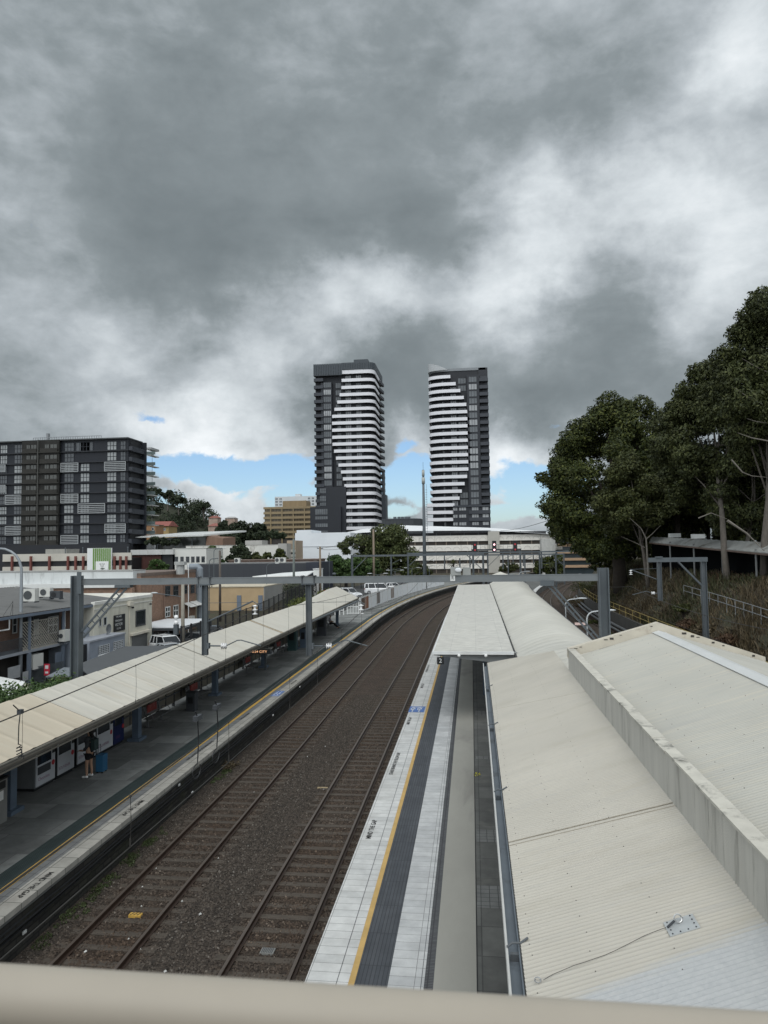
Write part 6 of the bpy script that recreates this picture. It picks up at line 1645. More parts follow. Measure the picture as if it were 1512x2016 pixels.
# podium volumes along the right side
b = MB(); b.box(lxc+.01, yback-8, 0, lxc+2.0, yback, zof(zy(1520), 750)); b.build('side_wing', TSLATE, LT)
b = MB(); b.box(lxc+.01, yback-6, zof(zy(1515), 750), lxc+.9, yback-.2, zof(zy(1265), 750)); b.build('upper_side_wing', TSLATE, LT)
b = MB(); b.box(lxc-8, YT+8, 0, lxc-.8, yback-.1, zof(zy(1445), 745)); b.build('lower_side_wall', TDARK, LT)

# --- right tower
RT = thing('striped_tower', 'right striped tower, white balcony bands curving at its left and dark windows at right', 'tower', (-7, 342, 0))
def zx2(v): return 800+v*s_
rx0, rx1 = ft(zx2(232), 850)[0], ft(zx2(862), 850)[0]
zR = zof(zy(232), 900)
b = MB(); core = [(rx0+1.0, YT+16), (rx0+1.0, YT+7.0), (rx0+2.2, YT+5), (rx0+4.5, YT+3.5), (rx0+7.6, YT+2.6), (rx0+10, YT+2.3), (rx1-.6, YT+2.3), (rx1-.6, YT+24), (rx0+.9, YT+24)]
b.prism([(x, y, 0) for x, y in core], (0, 0, zR-1)); b.build('core_wall', MATS['tower_recess'], RT)
b = MB(); b.box(ft(zx2(640), 850)[0], YT, zof(zy(1700), 920), ft(zx2(770), 850)[0], YT+2.29, zR-3.5); b.box(ft(zx2(765), 850)[0], YT+2.0, zof(zy(1700), 920), rx1, YT+2.29, zR); b.build('front_wall', TDARK, RT)
b = MB(); b.box(ft(zx2(490), 1000)[0], YT-.4, 0, ft(zx2(875), 1000)[0], YT+2.25, zof(zy(1672), 920)); b.build('lower_front_wall', TDARK, RT)
RB_ = [(308, 470), (385, 525), (458, 572), (532, 607), (605, 632), (680, 652), (755, 667), (828, 678), (903, 683), (978, 684), (1053, 680), (1128, 673), (1203, 660), (1278, 645), (1355, 625), (1430, 598), (1507, 567), (1580, 542), (1648, 488), (1725, 475), (1800, 472)]
def rpath(xe_): return [(rx0, YT+20), (rx0, YT+4.6)]+[(rx0+9-9*math.cos(a), YT+4.6-4.6*math.sin(a)) for a in [math.pi/2*i/9 for i in range(1, 10)]]+[(xe_, YT)]
for k, (v, r_) in enumerate(RB_):
    zt_ = zof(zy(v), 885); xe_ = ft(zx2(r_), 850)[0]
    path = rpath(xe_) if k < 18 else [(ft(zx2(216), 1000)[0], YT+6), (ft(zx2(216), 1000)[0], YT-.1), (xe_, YT-.1)]
    bb = outline_band(path, zt_-1.48, zt_, .35, TBAND, RT, 'balcony_band')
    if k < 18:
        b = MB(); b.prism([(x+.4, y+.3, zt_-1.6) for x, y in path[1:]]+[(xe_, YT+2.2, zt_-1.6), (rx0+9.5, YT+2.2, zt_-1.6), (rx0+4.4, YT+3.4, zt_-1.6), (rx0+2.1, YT+4.9, zt_-1.6), (rx0+1.0, YT+6.9, zt_-1.6)], (0, 0, .25))
    else:
        b = MB(); b.box(path[0][0]+.4, YT+.3, zt_-1.6, xe_, YT+2.2, zt_-1.35)
    b.build('balcony_floor', TB, bb)
it = {0: [], 1: []}
for k in range(len(RB_)):
    v, r_ = RB_[k]; zt_ = zof(zy(v), 885)-1.6; zb6 = zt_-3.25+.75
    for q0, q1 in ((375, 428), (465, 525), (545, 630)):
        if q1 > r_+4: continue
        w = 1 if (q0 == 465 or rnd.random() < .2) else 0
        it[w].append(((q0, w), (ft(zx2(q0), 850)[0], ft(zx2(q1), 850)[0], zb6, zt_-.25, YT+(2.28 if q0 > 400 else 2.75), 3, 1, .16), (0, 0, zb6)))
    if 0 <= k < 18:
        w = 1 if rnd.random() < .4 else 0
        it[w].append((('R', w), (ft(zx2(660), 850)[0], ft(zx2(745), 850)[0], zb6+.3, zb6+2.9, YT, 3, 1, .16), (0, 0, zb6)))
        if r_ < 545 or k > 15:
            it[0].append((('S',), (ft(zx2(548), 850)[0], ft(zx2(632), 850)[0], zb6+.3, zb6+2.9, YT+2.28, 3, 1, .16), (0, 0, zb6)))
wparts(RT, it[0], winY, [TDARK, TGL]); wparts(RT, it[1], winY, [TDARK, TGL2])
it = []
for v0, v1 in ((1690, 1725), (1765, 1800), (1842, 1880)):
    for q0, q1, n in ((487, 535, 2), (550, 625, 3), (685, 755, 3), (795, 860, 2)):
        it.append(((q0,), (ft(zx2(q0), 1010)[0], ft(zx2(q1), 1010)[0], zof(zy(v1), 920), zof(zy(v0), 920), YT-.4, n, 1, .14), (0, 0, zof(zy(v1), 920))))
wparts(RT, it, winY, [TDARK, TGL2])
for k in range(18):
    z = zof(zy(RB_[k][0]+60), 955); b = MB(); b.box(ft(zx2(772), 850)[0], YT-.3, z-.2, rx1+.1, YT+1.99, z+.02); b.box(ft(zx2(772), 850)[0], YT-.3, z+.021, rx1+.1, YT-.1, z+1.3); b.box(ft(zx2(780), 850)[0], YT+1.95, z+.05, rx1-.3, YT+1.99, z+2.6); b.build('balcony', TB, RT)
b = MB(); b.box(ft(zx2(490), 1000)[0], YT-.9, zof(zy(1680), 920)-.3, ft(zx2(878), 1000)[0], YT-.41, zof(zy(1680), 920)+.4); b.box(ft(zx2(655), 1000)[0], YT-.9, zof(zy(1757), 920)-.2, ft(zx2(878), 1000)[0], YT-.41, zof(zy(1725), 920)); b.box(ft(zx2(655), 1000)[0], YT-.9, zof(zy(1832), 920)-.2, ft(zx2(878), 1000)[0], YT-.41, zof(zy(1800), 920)); b.build('lower_balcony', TB, RT)
b = MB(); b.prism([(x-.3, y-.3, zR-1) for x, y in core], (0, 0, 1.2)); b.build('roof', M('tower_roof_slab', (.20, .215, .23), .6), RT)
hp = rpath(0)[0:11]                                       # pale hood sloping over the rounded corner
za, zb7 = zof(zy(262), 850), zof(zy(172), 850)
b = MB(); n = len(hp)
hp2 = [hp[i] for i in range(n)]+[(ft(zx2(388), 730)[0], YT)]
n = len(hp2); xk = hp2[-1][0]; hs = [zb7-(zb7-za-.9)*max(0, (p[0]-rx0)/(xk-rx0))**1.25 for p in hp2]
for i in range(n-1):
    p, q = hp2[i], hp2[i+1]
    b.hexa([(p[0], p[1], za), (q[0], q[1], za), (q[0]+.5, q[1]+.5, za), (p[0]+.5, p[1]+.5, za), (p[0], p[1], hs[i]), (q[0], q[1], hs[i+1]), (q[0]+.5, q[1]+.5, hs[i+1]), (p[0]+.5, p[1]+.5, hs[i])])
b.build('roof_hood', M('hood_pale', (.36, .375, .385), .5, .04, .1), RT, False)

# ---------------- blank white wall and the arched car park ----------------
MW = thing('shopping_centre', 'shopping centre with a big blank white wall left of the spreading tree', 'building', (-40, 228, 1))
Y = 226; f = xy_face(Y)
b = MB(); b.box(f(581, 1080)[0], Y, .5, f(690, 1080)[0], Y+40, f(620, 1049)[1]); b.box(f(584, 1050)[0], Y+.003, f(620, 1049)[1], f(613, 1050)[0], Y+15, f(600, 1043.5)[1]); b.build('wall', M('blank_white_wall', (.68, .71, .74), .7, .04, .08, stain=(.6, .63, .66), stsc=.1), MW)
b = MB(); b.box(f(581, 1080)[0], Y-.15, f(650, 1075)[1]-.08, f(690, 1080)[0], Y-.003, f(650, 1075)[1]); b.build('wall_joint', M('joint_grey', (.5, .52, .54), .7), MW)
CK = thing('arched_car_park', 'multi-level cream car park with arch patterned parapets and a wide white roof', 'car park', (0, 250, 1))
Y = 250; f = xy_face(Y); x0, x1 = f(655, 1075)[0], f(1100, 1075)[0]
ARCHP = M('arched_parapet', (.74, .71, .66), .8, .06, .3, stretch=(1, 1, .4), stain=(.56, .54, .50), stsc=.3)
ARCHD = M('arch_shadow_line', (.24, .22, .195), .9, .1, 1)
levels = [(1054.5, 1066), (1073.5, 1085), (1094, 1103), (1110, 1120)]
for k, (p0, p1) in enumerate(levels):
    z1, z0 = f(880, p0)[1], f(880, p1)[1]
    xe_ = x1 if k < 2 else f(1070, 1100)[0]
    b = MB(); b.box(x0, Y, z0, xe_, Y+.4, z1); pp = b.build('parapet', ARCHP, CK)
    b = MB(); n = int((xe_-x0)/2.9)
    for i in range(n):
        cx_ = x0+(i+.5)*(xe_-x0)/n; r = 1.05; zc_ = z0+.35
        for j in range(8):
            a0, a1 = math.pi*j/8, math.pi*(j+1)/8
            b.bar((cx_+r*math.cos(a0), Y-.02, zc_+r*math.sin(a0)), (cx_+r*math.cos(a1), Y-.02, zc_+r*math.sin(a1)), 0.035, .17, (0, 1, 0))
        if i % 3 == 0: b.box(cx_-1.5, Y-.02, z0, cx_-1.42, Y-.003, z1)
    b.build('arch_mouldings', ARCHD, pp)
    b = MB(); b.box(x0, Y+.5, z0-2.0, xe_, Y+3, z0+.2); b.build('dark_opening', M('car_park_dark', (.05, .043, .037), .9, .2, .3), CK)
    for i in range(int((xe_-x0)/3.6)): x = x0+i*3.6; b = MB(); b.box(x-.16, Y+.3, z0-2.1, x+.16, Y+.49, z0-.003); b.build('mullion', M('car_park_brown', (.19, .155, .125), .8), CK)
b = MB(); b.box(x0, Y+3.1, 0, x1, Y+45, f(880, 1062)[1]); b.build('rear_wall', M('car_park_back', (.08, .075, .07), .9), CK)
b = MB(); xs_ = f(972, 1060)[0]; b.box(xs_-1.9, Y-1, 1, xs_+1.9, Y-.02, f(972, 1046)[1]); b.build('stair_tower', M('stair_tower_grey', (.40, .385, .35), .8, .08, .3), CK)
zr = f(880, 1049)[1]
b = MB()
R0 = [(f(668, 1049)[0], Y-1), (f(1088, 1051)[0], Y-1)]
zE = f(700, 1050.5)[1]; zE2 = f(1088, 1052)[1]; zA = f(778, 1035.5)[1]; xA = f(778, 1036)[0]; xB = f(960, 1041)[0]; zBq = f(960, 1042)[1]
b.add([(R0[0][0], Y-1, zE), (xA, Y-1, zE+.6), (xB, Y-1, zE+.3), (R0[1][0], Y-1, zE2), (R0[1][0]-2, Y+14, zE2+1.4), (xB, Y+16, zBq+1.0), (xA, Y+16, zA+.8), (R0[0][0]+6, Y+16, zE+2.0)], [(0, 1, 6, 7), (1, 2, 5, 6), (2, 3, 4, 5)])
b.add([(R0[0][0], Y-1, zE-.2), (xA, Y-1, zE+.3), (xB, Y-1, zE+.0), (R0[1][0], Y-1, zE2-.2), (R0[1][0]-2, Y+14, zE2+1.0), (xB, Y+16, zE+.5), (xA, Y+16, zE+.6), (R0[0][0]+6, Y+16, zE+.2)], [(7, 6, 1, 0), (6, 5, 2, 1), (5, 4, 3, 2)])
b.build('roof', M('centre_white_roof', (.74, .75, .76), .5, .03, .1), CK)
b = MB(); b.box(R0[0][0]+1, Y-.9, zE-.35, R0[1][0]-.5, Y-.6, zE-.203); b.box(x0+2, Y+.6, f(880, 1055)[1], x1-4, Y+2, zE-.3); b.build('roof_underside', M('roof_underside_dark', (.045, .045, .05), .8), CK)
b = MB()
for i in range(16): x = x0+3+i*(x1-x0-6)/15; b.box(x-.12, Y+.42, f(880, 1056)[1], x+.12, Y+.6, zE-.1)
b.build('roof_posts', STEEL, CK)
DB = thing('dark_round_building', 'low dark building with roof plant between the two towers', 'building', (-22, 300, 0))
Y = 300; f = xy_face(Y); xa, xb8 = f(752, 1030)[0], f(828, 1030)[0]; zt_ = f(790, 1021)[1]
b = MB(); b.prism([(xa, Y, 0), (xb8-3, Y, 0), (xb8, Y+3, 0), (xb8, Y+20, 0), (xa, Y+20, 0)], (0, 0, zt_)); b.build('wall', M('charcoal_slats', (.045, .05, .055), .7, .15, .3, stretch=(6, 6, .2)), DB)
b = MB()
for i, px in enumerate((775, 783, 790, 797, 803)): x = f(px, 1018)[0]; b.box(x-.6, Y+4, zt_, x+.6, Y+6, zt_+1.0)
b.build('roof_plant', STEEL, DB)
b = MB(); b.box(xa-.1, Y-.1, zt_-.4, xb8-3, Y-.003, zt_); b.build('parapet', STEEL_DK, DB)
GB = thing('glass_office', 'dark glass office with tan floor bands, half hidden by the big trees', 'office', (30, 232, 0))
Y = 232; f = xy_face(Y); xa = f(1107, 1070)[0]; zt_ = f(1120, 1041)[1]
b = MB(); b.box(xa, Y, 0, xa+16, Y+16, zt_); b.build('wall', glass('teal_dark_glass', (.03, .04, .045), .1), GB)
b = MB(); b.box(xa-1, Y-1, zt_, xa+17, Y+17, zt_+.5); b.build('roof', STEEL_DK, GB)
for py in (1072, 1086, 1100, 1114):
    z = f(1120, py)[1]; b = MB(); b.box(xa-1.6, Y-.6, z-.55, xa+16, Y-.003, z+.25); b.build('floor_band', M('tan_band', (.33, .22, .14), .8), GB)
b = MB(); b.box(xa-6, Y+4, 0, xa-1.7, Y+10, f(1100, 1060)[1]); b.build('side_wing', M('pale_wing', (.42, .42, .40), .7), GB)

# ---------------- tan office and pale flats behind ----------------
TO = thing('tan_office', 'tan concrete office block with long bands of dark windows left of the left tower', 'office', (-108, 432, 0))
Y = 430; f = xy_face(Y); xa, xb9 = f(521, 1020)[0], f(640, 1020)[0]; zt_ = f(570, 998)[1]
TANC = M('tan_concrete', (.27, .21, .125), .8, .06, .1)
b = MB(); b.box(xa, Y, 0, xb9, Y+24, zt_); b.build('wall', M('office_dark', (.05, .045, .04), .6, .2, .2), TO)
for k, py in enumerate((1000, 1010, 1019.5, 1029, 1038.5, 1048, 1057.5)):
    z = f(570, py)[1]; b = MB(); b.box(xa-.5, Y-.8, z-.55, xb9, Y-.003, z+.75); b.build('floor_band', TANC, TO)
it = []
for k, py in enumerate((1004.8, 1014.4, 1024, 1033.4, 1043, 1052.5)):
    z = f(570, py)[1]
    for (q0, q1) in ((522.5, 533), (534.5, 555), (556.5, 577), (578.5, 599), (600.5, 615)): it.append(((q0,), (f(q0, 1020)[0], f(q1, 1020)[0], z-.75, z+.85, Y-.02, 7, 1, .16), (0, 0, z)))
wparts(TO, it, winY, [TANC, glass('amber_glass', (.075, .06, .04), .15)])
b = MB()
for px in (533.7, 555.8, 577.8, 599.8): x = f(px, 1020)[0]; b.box(x-.35, Y-.95, 0, x+.35, Y-.803, zt_)
b.build('fins', TANC, TO)
b = MB(); b.box(f(553, 990)[0], Y+4, zt_, f(600, 990)[0], Y+16, f(576, 985)[1]); b.build('plant_room', M('tan_plant_room', (.27, .20, .115), .8, .12, .15, stretch=(4, 4, .3)), TO)
PF = thing('pale_flats', 'pale grey block of flats showing behind the tan office', 'apartment block', (-130, 560, 0))
Y = 560; f = xy_face(Y); xa, xb9 = f(541, 985)[0], f(640, 985)[0]; zt_ = f(590, 977)[1]
b = MB(); b.box(xa, Y, 0, xb9, Y+20, zt_); b.box(f(580, 975)[0], Y+2, zt_, f(590, 975)[0], Y+8, zt_+2); b.build('wall', M('pale_flat_wall', (.55, .57, .58), .7, .06, .1), PF)
it = []
for py in (981.5, 987, 993, 999):
    for px in (542, 550, 606, 613.5): z = f(590, py)[1]; it.append(((px,), (f(px, 985)[0], f(px+5, 985)[0], z-.8, z+.8, Y, 2, 1, .2), (0, 0, z)))
wparts(PF, it, winY, [MATS['pale_flat_wall'], TGL])
# ---------------- middle-distance low buildings ----------------
CPK = thing('striped_car_park', 'long cream car park with red-brown fins and a green striped sign panel', 'car park', (-95, 166, 0))
Y = 165; f = xy_face(Y); xa, xb9 = f(5, 1110)[0], f(258, 1110)[0]
CREAMC = M('cream_concrete', (.50, .475, .425), .8, .05, .2, stain=(.42, .4, .35), stsc=.15)
z1, z2, z3 = f(110, 1090)[1], f(110, 1104.5)[1], f(110, 1115)[1]
b = MB(); b.box(xa, Y, z2, xb9, Y+.4, z1); b.box(xa, Y, 0, xb9, Y+.4, z3); b.build('parapet', CREAMC, CPK)
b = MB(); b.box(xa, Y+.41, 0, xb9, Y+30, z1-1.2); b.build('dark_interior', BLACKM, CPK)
FIN = M('red_brown_fin', (.16, .055, .045), .7, .1, 1)
for px in (25, 62, 98.5, 135, 150, 165, 226.5, 238, 249.5):
    x = f(px, 1105)[0]; b = MB(); b.box(x-.22, Y-.5, f(px, 1126)[1], x+.22, Y-.003, f(px, 1095)[1]); b.build('fin', FIN, CPK)
b = MB(); b.box(f(175.5, 1100)[0], Y-.9, 0, f(223, 1100)[0], Y-.51, f(200, 1079)[1]); b.build('sign_wall', M('sign_wall_white', (.68, .70, .70), .6, .03), CPK)
GRN = M('leaf_green_paint', (.13, .24, .055), .6, .08, .3)
for i in range(9):
    a = 186.8+i*4.0; b = MB(); b.box(f(a, 1100)[0], Y-.96, 1, f(a+2.9, 1100)[0], Y-.903, f(200, 1079.5)[1]); b.build('green_stripe', GRN, CPK)
b = MB(); b.box(f(193, 1115)[0], Y-1.1, 1, f(217.5, 1115)[0], Y-.963, f(205, 1105)[1]); b.build('emblem_panel', WHITEP, CPK)
b = MB(); cx_, cz_ = f(205.5, 1117)
for dx in (-.5, 0, .5):
    b.bar((cx_+dx*.4, Y-1.12, cz_), (cx_+dx, Y-1.12, cz_+1.0), .03, .09, (0, 1, 0)); b.ball((cx_+dx, Y-1.12, cz_+.85), (.10, .03, .2), 6, 4)
for j in range(7): b.bar((cx_-1.3+j*.25, Y-1.12, cz_-1.0+.16*j-.012*j*j), (cx_-1.05+j*.25, Y-1.12, cz_-1.0+.16*(j+1)-.012*(j+1)**2), .03, .08, (0, 1, 0))
b.ball((cx_+.15, Y-1.12, cz_-.25), (.6, .03, .16), 8, 4)
b.build('plant_emblem', M('emblem_ink', (.10, .12, .10), .7), CPK)
b = MB(); b.box(f(66, 1083)[0], Y+5, z1-1.2, f(108, 1083)[0], Y+11, f(88, 1081)[1]); b.build('roof_plant', M('plant_tan_grey', (.33, .32, .29), .8), CPK)
b = MB()
for px in (115, 150, 240): x = f(px, 1085)[0]; b.tube([(x, Y+3, z1-1), (x, Y+3, z1+1.2)], .12, 6); b.ball((x, Y+3, z1+1.25), .22, 6, 4)
b.build('roof_vents', STEEL, CPK)
RW = thing('rust_shed', 'shed with a pale streaked beam over a dark rust-red opening', 'shed', (-70, 172, 0))
Y = 170; f = xy_face(Y); xa, xb9 = f(257, 1100)[0], f(341, 1100)[0]
b = MB(); b.box(xa, Y, f(300, 1092)[1], xb9, Y+14, f(300, 1082)[1]); b.build('beam', M('streaked_beam', (.48, .48, .47), .8, .1, .4, stretch=(1, 1, .3), stain=(.25, .24, .22), stsc=.8), RW)
b = MB(); b.box(xa, Y+.5, 0, f(315, 1100)[0], Y+1, f(300, 1092)[1]); b.build('rust_wall', M('rust_cladding', (.06, .024, .02), .9, .3, .5, stretch=(8, 8, .2)), RW)
b = MB(); b.box(f(315, 1100)[0], Y+1, 0, xb9, Y+13, f(300, 1092)[1]); b.box(xa-.3, Y-.1, 0, xa, Y+1, f(260, 1083)[1]); b.build('dark_opening', BLACKM, RW)
WB2 = thing('white_office', 'small white office with a row of six dark square windows', 'office', (-60, 172, 0))
Y = 171; f = xy_face(Y); xa, xb9 = f(340.5, 1095)[0], f(406, 1095)[0]
b = MB(); b.box(xa, Y, 0, xb9, Y+12, f(373, 1080)[1]); b.build('wall', M('office_white', (.60, .60, .57), .8, .04, .2), WB2)
it = []
for q0 in (344.5, 355.5, 366.5, 376.8, 386.7, 397): it.append((('w',), (f(q0, 1100)[0], f(q0+6, 1100)[0], f(373, 1107)[1]+(0), f(373, 1096)[1], Y, 2, 1, .08), (f(q0, 1100)[0], 0, 0)))
wparts(WB2, it, winY, [WINDK, GL1])
b = MB(); b.box(xa-.1, Y-.1, f(373, 1080)[1], xb9+.1, Y+12, f(373, 1079)[1]); b.build('capping', M('cap_grey2', (.42, .42, .40), .8), WB2)
WL = thing('long_white_building', 'long streaky white wall behind small trees, left of the blank white wall', 'building', (-60, 202, 0))
Y = 201; f = xy_face(Y); xa, xb9 = f(366, 1080)[0], f(548, 1080)[0]
b = MB(); b.box(xa, Y, 0, xb9, Y+10, f(460, 1074)[1]); b.build('wall', M('old_white_wall', (.62, .61, .57), .85, .06, .4, stretch=(1, 1, .35), stain=(.30, .28, .25), stsc=.7), WL)
b = MB(); b.box(f(548, 1080)[0], Y-.3, 0, f(565, 1080)[0], Y+9, f(556, 1070)[1]); b.build('side_block', M('weathered_block', (.36, .35, .33), .8, .1, .4), WL)
b = MB(); b.box(f(457, 1066)[0], Y+12, 0, f(492, 1066)[0], Y+18, f(475, 1063)[1]); b.build('rear_block', MATS['weathered_block'], WL)
b = MB(); b.box(xa, Y-.08, f(460, 1074)[1], xb9, Y+10, f(460, 1073)[1]); b.build('capping', M('cap_grey3', (.35, .34, .32), .8), WL)
it = [(('a',), (f(550, 1088)[0], f(555, 1088)[0], f(550, 1091)[1], f(550, 1086)[1], Y-.3, 1, 1, .1), (0, 0, 0)), (('b',), (f(558, 1088)[0], f(563, 1088)[0], f(560, 1091)[1], f(560, 1086)[1], Y-.3, 1, 1, .1), (0, 0, 0))]
wparts(WL, it, winY, [WINDK, GL1])
TB2 = thing('tan_terrace', 'narrow tan building with balconies between the old white wall and the blank wall', 'building', (-55, 206, 0))
Y = 206; f = xy_face(Y); b = MB(); b.box(f(565, 1080)[0], Y, 0, f(582, 1080)[0], Y+9, f(573, 1064)[1]); b.build('wall', M('tan_terrace_wall', (.33, .26, .19), .8, .06, .3), TB2)
for py in (1084, 1093, 1100):
    z = f(573, py)[1]; b = MB(); b.box(f(564, 1080)[0], Y-.8, z-.5, f(582, 1080)[0], Y-.003, z+.3); b.build('balcony', CREAMC, TB2)
b = MB(); b.box(f(566, 1090)[0], Y-.05, 1, f(581, 1090)[0], Y-.002, f(573, 1088)[1]); b.build('dark_openings', BLACKM, TB2)
TH = thing('terrace_hall', 'low hall with a wide white overhanging roof and brown timber end', 'hall', (-90, 222, 0))
Y = 222; f = xy_face(Y); xa, xb9 = f(283, 1058)[0], f(422, 1058)[0]
zt_ = f(350, 1057)[1]
b = MB(); b.hexa([(xa-1, Y-4, zt_-.2), (xb9-2, Y-4, zt_), (xb9+6, Y+14, zt_+1.6), (xa+9, Y+14, zt_+1.4), (xa-1, Y-4, zt_+.2), (xb9-2, Y-4, zt_+.5), (xb9+6, Y+14, zt_+2.1), (xa+9, Y+14, zt_+1.9)]); b.build('roof', M('hall_roof', (.56, .57, .56), .6, .05, .1), TH)
b = MB(); b.box(xa+4, Y, 0, f(405, 1060)[0], Y+10, zt_-.2); b.build('glass_wall', glass('hall_glass', (.05, .055, .05), .15), TH)
TW = M('timber_cladding', (.20, .125, .09), .8, .12, .3, stretch=(6, 6, .3))
b = MB(); b.hexa([(f(400, 1060)[0], Y-2, 0), (f(443, 1060)[0], Y-2, 0), (f(443, 1060)[0], Y+10, 0), (f(405, 1060)[0], Y+10, 0), (f(412, 1060)[0], Y-2, zt_+.2), (f(443, 1060)[0], Y-2, f(440, 1060)[1]), (f(443, 1060)[0], Y+10, zt_-.1), (f(412, 1060)[0], Y+10, zt_+.2)]); b.build('timber_end', TW, TH)
b = MB()
for px in (315, 350, 383): b = MB(); x = f(px, 1065)[0]; b.box(x-.1, Y-2.1, 0, x+.1, Y-1.9, zt_-.1); b.build('post', STEEL, TH)
HH = thing('red_roof_house', 'tan house with a red roof at the foot of the wooded hill', 'house', (-190, 335, 10))
Y = 335; f = xy_face(Y); b = MB(); b.box(f(285, 1040)[0], Y, 0, f(332, 1040)[0], Y+10, f(310, 1036)[1]); b.build('wall', M('ochre_wall', (.33, .24, .11), .8, .1, .2), HH)
b = MB(); z0 = f(310, 1036)[1]; b.hexa([(f(294, 1036)[0]-2, Y-1, z0), (f(334, 1036)[0], Y-1, z0), (f(334, 1036)[0], Y+11, z0), (f(294, 1036)[0]-2, Y+11, z0), (f(294, 1036)[0]-2, Y+4, f(310, 1026)[1]), (f(332, 1036)[0], Y+4, f(310, 1026)[1]), (f(332, 1036)[0], Y+6, f(310, 1026)[1]), (f(294, 1036)[0]-2, Y+6, f(310, 1026)[1])]); b.build('roof', M('red_tile_roof', (.24, .085, .07), .8, .1, .3), HH)
it = [(('w', k), (f(px, 1042)[0], f(px+4, 1042)[0], f(px, 1045)[1], f(px, 1040)[1], Y, 2, 1, .15), (0, 0, 0)) for k, px in enumerate((300, 312, 322))]
wparts(HH, it, winY, [WINFR, GL1])
t = thing('brick_flat', 'small orange brick flat just right of the dark apartment block', 'building', (-170, 290, 0))
Y = 290; f = xy_face(Y); b = MB(); b.box(f(279, 1045)[0], Y, 0, f(306, 1045)[0], Y+8, f(290, 1034)[1]); b.build('wall', M('orange_wall', (.30, .17, .09), .85, .1, .3), t)
b = MB(); b.box(f(279, 1045)[0]-.3, Y-.3, f(290, 1034)[1], f(306, 1045)[0]+.3, Y+8, f(290, 1032.8)[1]); b.build('roof', M('brown_flat_roof', (.22, .16, .12), .8), t)
wparts(t, [(('w',), (f(299, 1040)[0], f(303, 1040)[0], f(300, 1044)[1], f(300, 1039)[1], Y, 1, 1, .2), (0, 0, 0))], winY, [WINFR, GL1])
for k, (px0, px1, py0, py1, Y, lab) in enumerate(((411, 428, 1015, 1025, 520, 'tiny red-roofed house highest on the wooded hillside'), (443, 462, 1017, 1024, 560, 'tiny pale house under trees right of the wooded hill'), (410, 436, 1030, 1042, 400, 'small grey-brown house half hidden below the wooded hill'))):
    f = xy_face(Y); t = thing('hill_house', lab, 'house', (f(px0, py0)[0], Y, 0)); b = MB(); b.box(f(px0, py0)[0], Y, 0, f(px1, py0)[0], Y+8, f(px0, (py0+py1)/2)[1]); b.build('wall', M('hill_house_wall', (.36, .27, .22), .8, .2, .3), t)
    z0 = f(px0, (py0+py1)/2)[1]; b = MB(); xa, xb9 = f(px0, py0)[0]-.5, f(px1, py0)[0]+.5; b.hexa([(xa, Y-.5, z0), (xb9, Y-.5, z0), (xb9, Y+8.5, z0), (xa, Y+8.5, z0), (xa+2, Y+4, f(px0, py0)[1]), (xb9-2, Y+4, f(px0, py0)[1]), (xb9-2, Y+4.5, f(px0, py0)[1]), (xa+2, Y+4.5, f(px0, py0)[1])]); b.build('roof', [M('small_red_roof', (.25, .10, .08), .8, .15, .3), M('small_grey_roof', (.35, .34, .33), .8)][k in (1, 3)], t)
t = thing('white_annex', 'small white block below the red roof house, beside the apartment corner', 'building', (-150, 225, 0))
Y = 240; f = xy_face(Y); b = MB(); b.box(f(280, 1072)[0], Y, 0, f(304, 1072)[0], Y+6, f(290, 1064)[1]); b.build('wall', M('annex_white', (.60, .62, .63), .7, .05, .2), t)
b = MB(); b.box(f(280, 1072)[0], Y-.1, f(290, 1064)[1], f(304, 1072)[0]+.2, Y+6, f(290, 1063.2)[1]); b.build('roof', M('annex_roof', (.4, .4, .4), .7), t)
# ---------------- vegetation ----------------
LEAF_FIG = leafmat('fig_leaf', (.018, .025, .007), (.036, .048, .011), (.086, .094, .021))
LEAF_EUC = leafmat('gum_leaf', (.024, .031, .011), (.042, .051, .016), (.080, .088, .031))
LEAF_LT = leafmat('light_leaf', (.027, .034, .010), (.045, .053, .016), (.080, .086, .027))
LEAF_FAR = leafmat('hill_leaf', (.018, .027, .016), (.030, .042, .022), (.052, .066, .034))
LEAF_HEDGE = leafmat('hedge_leaf', (.022, .042, .012), (.040, .075, .020), (.075, .12, .035))
LEAF_YEL = leafmat('yellow_green_leaf', (.06, .075, .018), (.10, .12, .03), (.16, .17, .05))
LEAF_DRY = leafmat('dry_grass_leaf', (.055, .043, .025), (.096, .074, .043), (.155, .122, .074))
LEAF_RUST = leafmat('rust_leaf', (.042, .024, .014), (.07, .04, .023), (.105, .065, .037))
BARK = M('pale_gum_bark', (.10, .088, .075), .9, .25, 2., .4, 20, stretch=(3, 3, .5), stain=(.09, .075, .06), stsc=1.5)
BARKD = M('dark_bark', (.045, .037, .03), .95, .25, 2, .4, 20)
